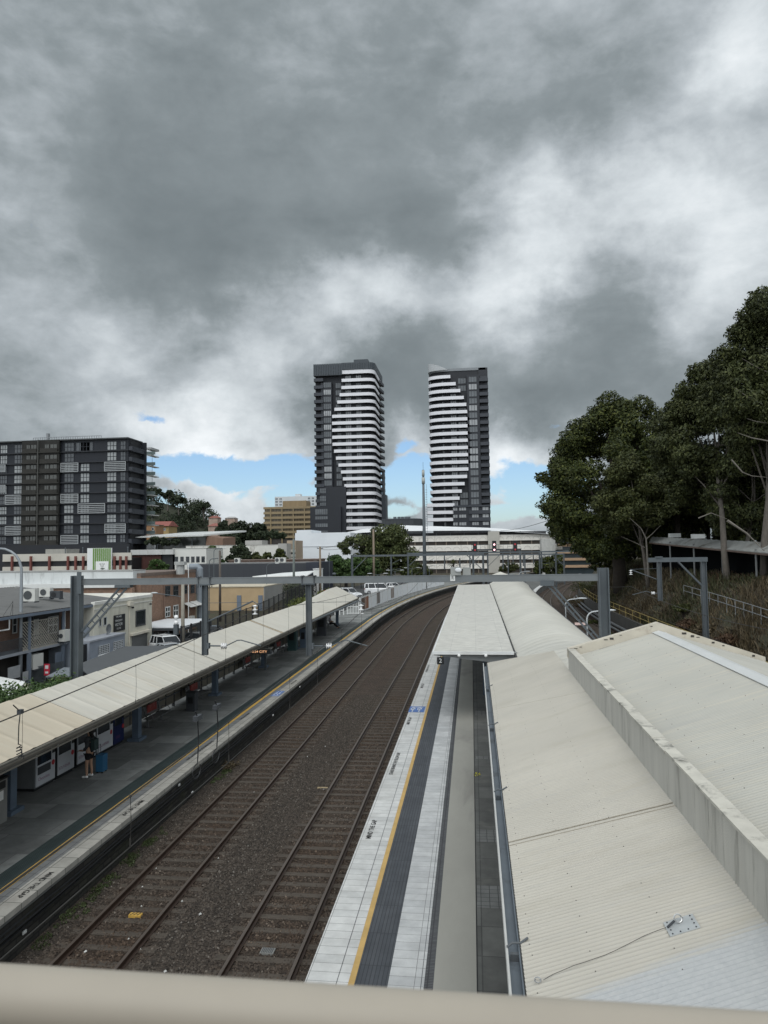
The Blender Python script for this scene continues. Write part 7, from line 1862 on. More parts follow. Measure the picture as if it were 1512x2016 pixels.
def foliage(lumps, n, size, seed, droop=0., up=.25, shell=.4):
    rng = np.random.default_rng(seed)
    Lm = np.array(lumps, float); a = (Lm[:, 3]*Lm[:, 4]*Lm[:, 5])**(2/3.)
    k = rng.choice(len(Lm), n, p=a/a.sum())
    d = rng.normal(size=(n, 3)); d /= np.linalg.norm(d, axis=1)[:, None]
    r = 1-shell*rng.random(n)**1.6
    r *= 1+.13*np.sin(d[:, 0]*7+k)*np.sin(d[:, 1]*6+k*2)+.10*np.sin(d[:, 2]*9+k)
    c = Lm[k, :3]+d*r[:, None]*Lm[k, 3:6]
    nn = d*.7+rng.normal(size=(n, 3))*.55+np.array([0, 0, up]); nn /= np.linalg.norm(nn, axis=1)[:, None]
    t = rng.normal(size=(n, 3)); t[:, 2] -= droop; t -= nn*(t*nn).sum(1)[:, None]; t /= np.linalg.norm(t, axis=1)[:, None]
    b = np.cross(nn, t); s = size*rng.uniform(.55, 1.3, n)[:, None]; w = s*rng.uniform(.38, .62, n)[:, None]
    return np.stack([c-t*s, c+b*w-t*s*.1, c+t*s, c-b*w-t*s*.1], 1)
def sublumps(cx, cy, cz, rx, ry, rz, n, r0, r1, seed, bottom=-.6, fill=.75):
    rnd = random.Random(seed); out = []
    while len(out) < n:
        v = Vector((rnd.gauss(0, 1), rnd.gauss(0, 1), rnd.gauss(0, 1))).normalized()
        if v.z < bottom: continue
        f = fill+(1-fill)*rnd.random(); r = rnd.uniform(r0, r1)
        out.append((cx+v.x*rx*f, cy+v.y*ry*f, cz+v.z*rz*f, r*rnd.uniform(.85, 1.25), r*rnd.uniform(.85, 1.25), r*rnd.uniform(.6, .95)))
    return out
def tree(label, base, lumps, n, size, leaf, bark, seed, r0=.35, lean=(0, 0), droop=0., limbs=9, name='tree', cat='tree', group=None, fork=.45, shell=.4):
    t = thing(name, label, cat, base, group); rnd = random.Random(seed)
    top = Vector((sum(l[0] for l in lumps)/len(lumps), sum(l[1] for l in lumps)/len(lumps), max(l[2] for l in lumps)*.85+base[2]*.15))
    B0 = Vector(base); mid = B0.lerp(top, fork)+Vector((lean[0], lean[1], 0))
    b = MB(); path = [B0-Vector((0, 0, .3)), B0.lerp(mid, .33)+Vector((rnd.uniform(-.1, .1), 0, 0)), B0.lerp(mid, .7)+Vector((rnd.uniform(-.15, .15), 0, 0)), mid, mid.lerp(top, .5)+Vector((rnd.uniform(-.3, .3), rnd.uniform(-.3, .3), 0)), top]
    b.tube(path, [r0*1.25, r0, r0*.85, r0*.72, r0*.42, r0*.1], 9)
    for k in range(limbs):
        L = lumps[rnd.randrange(len(lumps))]; s = path[2].lerp(path[4], rnd.random()); e = Vector(L[:3])
        if (e-s).length < .5: continue
        m_ = s.lerp(e, .5)+Vector((rnd.uniform(-.4, .4), rnd.uniform(-.4, .4), .08*(e-s).length))
        b.tube([s, m_, e], [r0*.34, r0*.2, r0*.05], 6)
    b.build('trunk', bark, t, True)
    quads_object('crown', foliage(lumps, n, size, seed, droop, shell=shell), leaf, t, base)
    return t
def ell(px, py, Y, rx, ry, rz, dY=0): p = pY(px, py, Y); return (p.x, Y+dY, p.z, rx, ry, rz)
def gbase(px, py, Y): p = pY(px, py, Y); return (p.x, Y, hz(p.x, Y))
# big dense dark tree left of the group
p = pY(1212, 965, 96)
lm = sublumps(p.x, 96, p.z, 8.0, 7.2, 10.6, 95, 1.3, 2.3, 7, -.75, .7)
for px, py, r in ((1085, 945, 1.5), (1066, 940, .9), (1105, 915, 1.5), (1093, 1000, 1.4), (1078, 1003, .8), (1118, 880, 1.6), (1140, 845, 1.7), (1118, 1040, 1.5), (1110, 1060, 1.2), (1160, 1075, 1.8), (1125, 985, 2.0), (1200, 792, 1.7), (1262, 800, 1.7), (1285, 818, 1.4)):
    lm.append(ell(px, py, 96, r, r, r*.8))
tree('big dense dark tree with rounded clumps, leftmost on the bank', gbase(1222, 1125, 96), lm, 135000, .19, LEAF_FIG, BARKD, 11, .8, limbs=14)
# lighter tree in front of it
p = pY(1245, 985, 86); lm = sublumps(p.x, 86, p.z, 4.0, 3.4, 5.6, 46, .8, 1.5, 8, -.8, .6)
TL_ = tree('lighter green tree in front of the big dark tree, slim pale trunk', gbase(1277, 1140, 84), lm, 32000, .16, LEAF_LT, BARK, 12, .22, limbs=9)
# tall gums to the right
lm = sublumps(*(lambda p: (p.x, 72, p.z))(pY(1400, 880, 72)), 5.2, 4.6, 7.0, 62, .9, 1.7, 9, -.8, .55)
for px, py, r in ((1335, 800, 1.1), (1352, 770, 1.2), (1376, 735, 1.2), (1322, 850, 1.0), (1330, 880, 1.1), (1400, 725, 1.1)): lm.append(ell(px, py, 72, r, r, r*.8))
TG1 = tree('tall gum tree with a forked pale trunk in front of the covered walkway', gbase(1432, 1140, 64), lm, 90000, .15, LEAF_EUC, BARK, 13, .26, droop=1.2, limbs=16)
lm = sublumps(*(lambda p: (p.x, 62, p.z))(pY(1545, 770, 62)), 5.6, 5.0, 8.2, 95, .8, 1.6, 10, -.8, .45)
for px, py, r in ((1435, 690, .9), (1450, 655, .9), (1470, 620, .9), (1487, 595, .8), (1500, 580, .8), (1440, 730, 1.3), (1420, 705, 1.0), (1470, 660, 1.4), (1490, 640, 1.5), (1500, 690, 1.6), (1465, 700, 1.4), (1505, 620, 1.3)): lm.append(ell(px, py, 62, r, r, r*.8))
TG2 = tree('tallest gum tree cut by the right edge, pale trunk beside the walkway roof', gbase(1503, 1140, 60), lm, 95000, .15, LEAF_EUC, BARK, 14, .26, droop=1.2, limbs=16)
lm = sublumps(*(lambda p: (p.x, 70, p.z))(pY(1475, 960, 70)), 4.5, 4.0, 4.6, 40, .8, 1.5, 15, -.9, .5)
tree('leaning gum with a spray of thin bare branches between the two tall trunks', gbase(1470, 1120, 68), lm, 28000, .15, LEAF_EUC, BARK, 15, .22, droop=1.2, limbs=16)
lm = sublumps(*(lambda p: (p.x, 90, p.z))(pY(1335, 950, 90)), 4.6, 4.5, 7.5, 50, 1., 1.8, 16, -.9, .5)
tree('dark bushy tree filling the gap behind the gums', gbase(1335, 1115, 90), lm, 36000, .20, LEAF_FIG, BARKD, 16, .35)
for k, (px, py, Y, rx, rz, lab) in enumerate(((1300, 1040, 108, 6.5, 4.4, 'shaded tree behind the left end of the walkway roof'), (1395, 1015, 98, 6.5, 5.0, 'shaded tree behind the middle of the walkway roof'), (1490, 1000, 88, 6.5, 5.5, 'shaded tree behind the right end of the walkway roof'), (1215, 1060, 112, 6.5, 4.2, 'shaded tree low behind the big dense dark tree'), (1580, 1000, 74, 6, 7, 'shaded tree at the right edge behind the tallest gum'))):
    p = pY(px, py, Y); lm = sublumps(p.x, Y, p.z, rx, 3.4, rz, 36, 1.1, 2.0, 30+k, -1, .5)
    tree(lab, (p.x, Y, hz(p.x, Y)), lm, 13000, .30, LEAF_FIG, BARKD, 40+k, .3, limbs=5, group='understorey trees behind the walkway')
def twigs(parent, chains):
    for Y, pts, r in chains:
        b = MB(); b.tube([pY(px, py, Y) for px, py in pts], [r*(1-.8*i/(len(pts)-1)) for i in range(len(pts))], 5)
        b.build('bare_branch', M('bare_wood', (.17, .155, .135), .9), parent)
twigs(TL_, [(82, [(1277, 1135), (1274, 1090), (1272, 1060), (1262, 1040), (1240, 1020)], .12), (82, [(1272, 1062), (1285, 1050), (1301, 1034)], .06), (82, [(1270, 1078), (1250, 1068), (1222, 1056)], .05)])
twigs(TG2, [(58, [(1512, 868), (1480, 862), (1452, 852)], .07), (58, [(1512, 833), (1490, 830), (1470, 824)], .05), (58, [(1500, 795), (1470, 780), (1445, 762)], .05), (58, [(1440, 905), (1462, 930), (1480, 937), (1512, 940)], .06), (58, [(1512, 733), (1488, 722), (1460, 705)], .04)])
twigs(TG1, [(56, [(1432, 1025), (1470, 1050), (1505, 1085)], .10), (58, [(1375, 1020), (1400, 1010), (1432, 1022)], .05)])

# covered walkway on the bank
CW = thing('covered_walkway', 'long low walkway with mossy grey roof on thin posts under the gum trees', 'covered walkway', (22, 66, 6.3))
e0, e1 = pY(1278, 1067, 86), pY(1640, 1101, 49)
r0_, r1_ = pY(1283, 1057, 90), pY(1660, 1075, 51)
MOSS = M('mossy_roof', (.21, .215, .205), .85, .12, .8, stretch=(1, 1, 1), stain=(.075, .065, .05), stsc=.35)
b = MB(); n = 60
for i in range(n+1):
    a = e0.lerp(e1, i/n); c = r0_.lerp(r1_, i/n); w = .04*(i % 2); b.v += [(a.x, a.y, a.z+w), (c.x, c.y, c.z+w), (a.x, a.y, a.z-.1), (c.x, c.y, c.z-.1)]
for i in range(n):
    q = 4*i; b.f += [(q, q+4, q+5, q+1), (q+2, q+3, q+7, q+6), (q, q+2, q+6, q+4)]; b.mi += [0, 0, 0]
b.build('roof', MOSS, CW)
b = MB(); b.bar(e0+Vector((0, -.03, -.12)), e1+Vector((0, -.03, -.12)), .06, .14); b.build('fascia', M('rust_fascia', (.12, .085, .07), .8, .2, 1), CW)
for px in (1320, 1367, 1423, 1490):
    f_ = (px-1278)/(1640-1278); yy = 1/((1-f_)/86+f_/49); q = pY(px, 1067+f_*34, yy)
    b = MB(); b.tube([(q.x, yy+.2, hz(q.x, yy)-.2), (q.x, yy+.2, q.z+.25)], .085, 8); b.build('post', M('walkway_post', (.15, .155, .155), .7, .1), CW)
b = MB()
for px, py, Y in ((1327, 1054, 78), (1373, 1056, 70)): q = pY(px, py, Y); b.box(q.x-.5, Y-.3, q.z-.2, q.x+.6, Y+.3, q.z+.2)
b.build('skylight', M('skylight_pale', (.5, .51, .5), .5), CW)
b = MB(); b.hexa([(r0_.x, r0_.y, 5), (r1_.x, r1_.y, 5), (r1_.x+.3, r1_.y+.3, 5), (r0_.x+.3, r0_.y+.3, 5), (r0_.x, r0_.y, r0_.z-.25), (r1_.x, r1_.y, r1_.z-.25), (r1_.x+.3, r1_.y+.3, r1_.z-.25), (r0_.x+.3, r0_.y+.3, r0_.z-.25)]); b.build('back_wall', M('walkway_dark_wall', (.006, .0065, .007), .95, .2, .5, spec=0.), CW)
WRL = thing('walkway_railing', 'grey tubular railing along the front of the covered walkway', 'railing', (21, 62, 6))
b = MB(); P = []
for i in range(15):
    f_ = i/14; px = 1345+f_*(1580-1345); yy = 1/((1-f_)/70+f_/44); q = pY(px, 1133+f_*38, yy); zz_ = hz(q.x, yy); P.append((q.x, yy, zz_)); b.tube([(q.x, yy, zz_-.2), (q.x, yy, zz_+1.1)], .03, 6)
for dz in (1.1, .6): b.tube([(x, y, z+dz) for x, y, z in P], .028, 6)
b.build('rails', M('railing_grey', (.22, .23, .235), .6, .1), WRL)

# retaining wall and yellow handrail along the far tracks
RWL = thing('retaining_wall', 'dark concrete retaining wall beside the right-hand tracks', 'wall', (15.8, 80, -.6))
b = MB(); ysw = [float(y) for y in range(30, 240, 6)]
for a, c in zip(ysw[:-1], ysw[1:]):
    xa, xc = 15.75+cR(a), 15.75+cR(c); za, zc_ = hz(16.0+cR(a), a)+.05, hz(16.0+cR(c), c)+.05
    b.hexa([(xa, a, -.6), (xa+.25, a, -.6), (xc+.25, c, -.6), (xc, c, -.6), (xa, a, za), (xa+.25, a, za), (xc+.25, c, zc_), (xc, c, zc_)])
b.build('wall', M('dark_wall_concrete', (.075, .072, .066), .9, .2, .6, .3, 15, stretch=(1, 1, .35), stain=(.03, .028, .026), stsc=.6), RWL)
YH = thing('yellow_handrail', 'rusty yellow two-rail handrail along the top of the retaining wall', 'handrail', (16, 60, 1.8))
yy = [40+i*3.4 for i in range(33)]
b = MB()
for y in yy: x = 16.0+cR(y); z = hz(x, y); b.tube([(x, y, z-.2), (x, y, z+1.02)], .026, 6)
b.build('posts', M('rail_yellow', (.40, .31, .11), .6, .15, 2, stain=(.25, .16, .07), stsc=1), YH)
b = MB()
for dz in (1.02, .52): b.tube([(16.0+cR(y), y, hz(16.0+cR(y), y)+dz) for y in yy], .026, 6)
b.build('rails', MATS['rail_yellow'], YH)
for k, (off, r) in enumerate(((15.3, .16), (14.85, .13))):
    b = MB(); b.tube([(off+cR(y), y, .55-.2*k) for y in np.arange(30, 135, 4.)], r, 8); tag(b.build('trunking_pipe', M('pipe_grey', (.11, .115, .12), .6, .12, 1), None, True), ['thick grey pipe along the retaining wall, higher one', 'thick grey pipe along the retaining wall, lower one'][k], 'pipe', 'pipes along the retaining wall')

# grass, weeds and shrubs on the bank
rng = np.random.default_rng(8)
n = 52000
Y = 30+100*rng.random(n)**1.3; u = 16.1+10*rng.random(n)**1.2; X = u+np.array([cR(y) for y in Y])
Z = np.array([hz(x, y) for x, y in zip(X, Y)])
hgt = rng.uniform(.18, .55, n)*(1+.6*np.sin(X*1.3)*np.sin(Y*.7)); w = rng.uniform(.02, .06, n); a = rng.random(n)*6.28; ln = rng.normal(0, .18, (n, 2))
P0 = np.stack([X-w*np.cos(a), Y-w*np.sin(a), Z-.05], 1); P1 = np.stack([X+w*np.cos(a), Y+w*np.sin(a), Z-.05], 1)
P2 = np.stack([X+ln[:, 0]+w*.3, Y+ln[:, 1], Z+hgt], 1); P3 = np.stack([X+ln[:, 0]-w*.3, Y+ln[:, 1], Z+hgt], 1)
Q = np.stack([P0, P1, P2, P3], 1)
sel = (np.sin(X*.55+1)+np.sin(Y*.21)+rng.normal(0, .5, n))
for nm, mk, mt in (('dry_grass', sel < -.35, LEAF_DRY), ('grass', (sel >= -.35) & (sel < 1.2), leafmat('olive_grass', (.034, .037, .017), (.056, .060, .027), (.088, .088, .044))), ('undergrowth', sel >= 1.2, LEAF_RUST)):
    tag(quads_object(nm, Q[mk], mt), kind='stuff')
def shrub(label, lumps, n, size, leaf, seed, base=None, group=None, cat='shrub', name='shrub', shell=.5):
    c = lumps[0]; base = base or (c[0], c[1], hz(c[0], c[1])); t = thing(name, label, cat, base, group)
    quads_object('foliage', foliage(lumps, n, size, seed, shell=shell), leaf, t, base)
    b = MB(); rnd = random.Random(seed)
    for k in range(5):
        L = lumps[rnd.randrange(len(lumps))]; b.tube([(base[0]+rnd.uniform(-.15, .15), base[1], base[2]-.1), ((base[0]+L[0])/2, (base[1]+L[1])/2, (base[2]+L[2])/2), (L[0], L[1], L[2])], [.05, .035, .015], 5)
    b.build('stems', BARKD, t)
    return t
sh = [(1352, 1155, 62, .9, 'dry orange-brown shrub in the middle of the bank', LEAF_RUST), (1283, 1152, 62, .7, 'ochre dry tuft left of the cantilever drop post', leafmat('ochre_leaf', (.10, .06, .02), (.17, .10, .035), (.23, .15, .06))), (1255, 1170, 60, .9, 'dark olive bush below the drop post', LEAF_LT), (1345, 1130, 66, .9, 'olive bush below the walkway posts', LEAF_LT), (1425, 1185, 52, 1.1, 'dark red-brown bush right of the cantilever column', LEAF_RUST), (1165, 1160, 92, .7, 'small dark bush just above the yellow handrail', LEAF_FIG), (1130, 1108, 118, 2.0, 'broad yellow-brown bush at the far left of the bank', leafmat('tan_leaf', (.06, .045, .018), (.10, .075, .03), (.14, .11, .05))), (1150, 1098, 122, 2.0, 'olive bush behind the yellow-brown one', LEAF_LT), (1470, 1245, 40, 1.0, 'low green bush at the lower right of the bank', LEAF_LT), (1200, 1165, 78, .7, 'small olive bush above the retaining wall behind the gantry column', LEAF_LT), (1385, 1140, 58, .8, 'dry bush right under the railing', LEAF_DRY)]
for k, (px, py, Y, r, lab, lf) in enumerate(sh):
    p = pY(px, py, Y); z = hz(p.x, Y); lm = sublumps(p.x, Y, z+r*.5, r*.9, r*.9, r*.6, 9, r*.3, r*.55, 60+k, -.3, .5)
    shrub(lab, lm, 1800, .10, lf, 70+k, (p.x, Y, z), 'shrubs on the bank')
# hedges and bushes on the left
def hedge(label, X0, X1, Y0, Y1, zt, n, size, leaf, seed, step=1.3, zb=None):
    lm = []; rnd = random.Random(seed); y = Y0
    while y < Y1:
        for x in np.arange(X0, X1+.01, 1.4):
            z = zt(y) if callable(zt) else zt; z0 = hz(x, y); z += rnd.uniform(-.25, .25)
            lm.append((x+rnd.uniform(-.3, .3), y, z-.8, .9, .9, .85)); lm.append((x, y+.5, (z0+z)/2, .9, .9, (z-z0)/2))
        y += step
    return shrub(label, lm, n, size, leaf, seed, ((X0+X1)/2, Y0, hz(X0, Y0)), cat='hedge', name='hedge')
hedge('thick dark green hedge at the left edge above the canopy roof', -19.0, -17.5, 20, 34, lambda y: 3.9-.15*max(0, y-28), 70000, .075, LEAF_HEDGE, 81)
hedge('yellow-green hedge between the black barred fence and the far canopy', -21.5, -20, 84, 108, lambda y: 3.2+.010*(y-74), 12000, .14, LEAF_YEL, 82)
hedge('mottled creeper bush against the grey side wall of the tan workshop', -27.3, -26.3, 104, 120, 4.6, 6000, .16, leafmat('grey_green_leaf', (.035, .045, .028), (.07, .082, .055), (.12, .13, .09)), 83)
p = pY(118, 1348, 44); shrub('small wispy bush behind the panelled roof near the gantry column', sublumps(p.x+.5, 43, .4, .9, .9, 1.0, 10, .3, .5, 84), 1500, .08, LEAF_LT, 84, (p.x+.5, 43, G0))
# trees in the middle distance
def mtree(label, Y, lumps_px, n, size, leaf, seed, r0=.3, basepx=None, group='street trees beyond the station'):
    s = F_PX/Y; lm = []
    for px, py, rp in lumps_px:
        p = pY(px, py, Y); r = rp/s; lm += sublumps(p.x, Y, p.z, r, r*.9, r*.85, max(8, int(10+r*2)), r*.25, r*.5, seed+int(px), -.9, .55)
    bx_ = pY(basepx or lumps_px[0][0], 1110, Y).x
    return tree(label, (bx_, Y, hz(bx_, Y)), lm, n, size, leaf, BARKD, seed, r0, limbs=7, group=group)
mtree('big spreading tree in front of the arched car park', 192, [(760, 1066, 38), (735, 1085, 36), (690, 1073, 22), (785, 1085, 30), (790, 1108, 30), (745, 1110, 40), (715, 1100, 22)], 30000, .36, leafmat('spread_leaf', (.032, .044, .014), (.058, .072, .024), (.105, .12, .042)), 91, .7, 742)
mtree('dense dark bushy tree right of the timber power pole', 158, [(665, 1115, 24), (690, 1120, 22), (650, 1122, 16), (720, 1122, 24), (700, 1108, 14)], 18000, .30, LEAF_HEDGE, 92, .3, 680)
mtree('dark green tree beside the white office with six windows', 182, [(420, 1090, 16), (425, 1103, 14), (412, 1100, 12)], 7000, .32, LEAF_HEDGE, 93, .3, 420)
mtree('rounded dark tree before the old white wall', 186, [(472, 1086, 16), (485, 1092, 14), (462, 1098, 12), (455, 1102, 10)], 7000, .32, LEAF_FAR, 94)
mtree('low olive tree right of the rounded dark one', 186, [(508, 1098, 12), (523, 1100, 12), (495, 1100, 12)], 5000, .32, LEAF_LT, 95)
mtree('small dark tree before the tan terrace', 184, [(552, 1092, 12), (555, 1100, 11), (543, 1101, 8)], 4500, .32, LEAF_FIG, 96)
mtree('round bush-like tree in front of the rust-red opening', 158, [(312, 1112, 14), (322, 1119, 10), (302, 1120, 10)], 5000, .26, LEAF_HEDGE, 97, .2, 312)
mtree('small dark tree at the right end of the spreading tree', 200, [(825, 1120, 14), (840, 1125, 10)], 4000, .34, LEAF_FIG, 98, .2, 825)
mtree('dark tree by the small far bridge of tracks', 215, [(1075, 1112, 16), (1095, 1105, 16), (1090, 1122, 16), (1060, 1120, 10)], 7000, .36, LEAF_FIG, 99, .3, 1085)
mtree('olive bush at the foot of the arched parapets', 228, [(1000, 1118, 10), (1012, 1115, 9), (990, 1120, 8)], 4000, .34, LEAF_LT, 100, .2, 1000)
mtree('leafy trees under the white-roofed hall', 214, [(308, 1064, 10), (325, 1066, 10), (345, 1066, 8), (295, 1068, 8)], 6000, .36, LEAF_FAR, 101, .2, 320)
mtree('flat-topped tree below the tan office', 300, [(540, 1052, 10), (522, 1056, 10), (512, 1052, 8), (555, 1054, 8)], 6000, .5, LEAF_FAR, 102, .3, 535)
for k, (px, py, rp, lab) in enumerate(((455, 1048, 17, 'tall dark tree, leftmost of the row before the tan office'), (474, 1040, 17, 'tall dark tree, second of the row before the tan office'), (494, 1045, 17, 'tall dark tree, third of the row before the tan office'), (512, 1038, 13, 'tall dark tree touching the tan office'), (440, 1030, 10, 'small dark tree on the lower hillside'))):
    mtree(lab, 372+k*4, [(px, py, rp), (px-5, py+14, rp), (px+6, py+16, rp)], 5500, .62, LEAF_FAR, 110+k, .4, px, 'dark trees before the tan office')
# palm at the far tracks
t = thing('palm', 'dark spiky palm at the end of the far platform', 'palm', (pY(893, 1125, 185).x, 185, .6)); p = pY(893, 1112, 185)
b = MB(); b.tube([(p.x, 185, .4), (p.x, 185, p.z)], [.3, .22], 8); b.build('trunk', BARKD, t)
rnd = random.Random(3); Qs = []
for k in range(46):
    a = rnd.random()*6.28; el = rnd.uniform(-.3, 1.3); L = rnd.uniform(1.6, 2.6); d = Vector((math.cos(a)*math.cos(el), math.sin(a)*math.cos(el), math.sin(el))); s = Vector((-math.sin(a), math.cos(a), 0))*.10
    o_ = Vector((p.x, 185, p.z)); m_ = o_+d*L*.6; e_ = o_+d*L-Vector((0, 0, .5*L*.4)); Qs += [[o_-s*.3, o_+s*.3, m_+s, m_-s], [m_-s, m_+s, e_, e_]]
quads_object('fronds', np.array([[list(v) for v in q] for q in Qs]), LEAF_FIG, t, (pY(893, 1125, 185).x, 185, .6))
# wooded hill on the left
HX = [(-60, 975), (0, 955), (60, 940), (120, 950), (180, 955), (240, 960), (290, 978), (330, 985), (360, 995), (395, 1010), (420, 1030), (470, 1042), (520, 1050), (580, 1062), (700, 1075)]
def hilltop(px):
    for (a, ya), (c, yc) in zip(HX[:-1], HX[1:]):
        if a <= px <= c: return ya+(yc-ya)*(px-a)/(c-a)
    return 1075 if px > 0 else 975
b = MB(); rows = [(430, 0.), (470, .45), (520, .85), (570, 1.), (640, .8), (760, 0.)]; cols = list(range(-60, 701, 20)); vi = []
for Y_, f_ in rows:
    for px in cols:
        zt_ = pY(px, hilltop(px), 570).z-3; x = pY(px, 1050, 570).x; b.v.append((x, Y_, max(-1, zt_*f_)))
nc = len(cols)
for j in range(len(rows)-1):
    for i in range(nc-1): b.f.append((j*nc+i, j*nc+i+1, (j+1)*nc+i+1, (j+1)*nc+i)); b.mi.append(0)
o = b.build('hill', M('hill_soil', (.03, .034, .02), .95, .3, .05)); tag(o, kind='structure')
rnd = random.Random(17); lm = []
for k in range(560):
    px = rnd.uniform(-55, 640); f_ = rnd.random(); Yq = 430+f_*150; zf = [0, .45, .85, 1.][min(3, int(f_*3))]
    zt_ = pY(px, hilltop(px), 570).z-3; z = max(0, zt_*min(1, .15+f_*1.0)); x = pY(px, 1050, 570).x; r = rnd.uniform(4., 7.5)*(1.15 if px < 420 else .7)
    h = rnd.uniform(.0, 9)*(1 if px < 420 else .4)
    lm.append((x, Yq, z+r*.5+h*.6, r*.85, r*.85, r*.75))
o = quads_object('woods', foliage(lm, 60000, 1.05, 19, shell=.5), LEAF_FAR); tag(o, kind='stuff')
for k, (px, py, rp, lab) in enumerate(((300, 968, 14, 'airy gum standing out on the hill skyline, leftmost'), (330, 975, 14, 'airy gum standing out on the hill skyline, second'), (352, 985, 13, 'airy gum on the hill shoulder, third along the skyline'), (402, 998, 12, 'rounded gum standing alone at the right end of the hill'))):
    Y = 520; s = F_PX/Y; p = pY(px, py, Y); r = rp/s; lm = sublumps(p.x, Y, p.z, r*1.2, r, r*.7, 16, r*.25, r*.4, 130+k, -.6, .6)
    tree(lab, (p.x, Y, p.z-rp*2.4/s), lm, 5000, .75, LEAF_FAR, BARK, 140+k, .5, limbs=8, group='gums on the hill skyline')
# weeds by the shaded platform
rng = np.random.default_rng(5); lm = []
for k in range(90):
    y = rng.uniform(16.5, 24) if k < 70 else rng.uniform(28.5, 30.5); x = (left(-10.62)(y) if k < 70 else left(-10.6)(y))+abs(rng.normal(0, .18)); r = rng.uniform(.05, .13); lm.append((x, y, -.2+r*.4, r, r*1.3, r*.7))
o = quads_object('weeds', foliage(lm, 5200, .028, 6), leafmat('weed_leaf', (.03, .045, .014), (.055, .075, .025), (.09, .11, .05))); tag(o, kind='stuff')
p = pz(455, 1512, -.2); lm = [(p.x+rng.normal(0, .12), p.y+rng.normal(0, .3), -.05+rng.normal(0, .06), .14, .2, .16) for k in range(9)]
shrub('tuft of straw-coloured weeds against the platform face', lm, 700, .035, LEAF_DRY, 201, (p.x, p.y, -.2), cat='weed', name='weed_tuft')
# ---------------- vehicles ----------------
TYRE = M('tyre_rubber', (.02, .02, .02), .85); RIM = M('alloy_rim', (.35, .36, .37), .35, .05, 4, metal=.6)
CARGL = glass('car_glass', (.018, .022, .026), .05)
HEADL = M('headlamp', (.6, .62, .65), .15, .03); TAILL = M('tail_lamp', (.35, .02, .02), .25, .05)
def loft(secs):
    b = MB(); n = len(secs[0]); pts = [p for s in secs for p in s]; f = []
    for j in range(len(secs)-1):
        for i in range(n): f.append((j*n+i, j*n+(i+1) % n, (j+1)*n+(i+1) % n, (j+1)*n+i))
    f.append(tuple(range(n))[::-1]); f.append(tuple((len(secs)-1)*n+i for i in range(n)))
    b.add(pts, f); return b
def carpaint(name, col, r=.25):
    m, t, bs = base_mat(name); bs.inputs['Base Color'].default_value = (*col, 1); bs.inputs['Roughness'].default_value = r; bs.inputs['Coat Weight'].default_value = .5; bs.inputs['Coat Roughness'].default_value = .08
    return m
def ring_(x, w, z0, z1, tu=.06):
    return [(x, -w+tu, z0), (x, -w, z0+.14), (x, -w, z1-.16), (x, -w+.10, z1), (x, w-.10, z1), (x, w, z1-.16), (x, w, z0+.14), (x, w-tu, z0)]
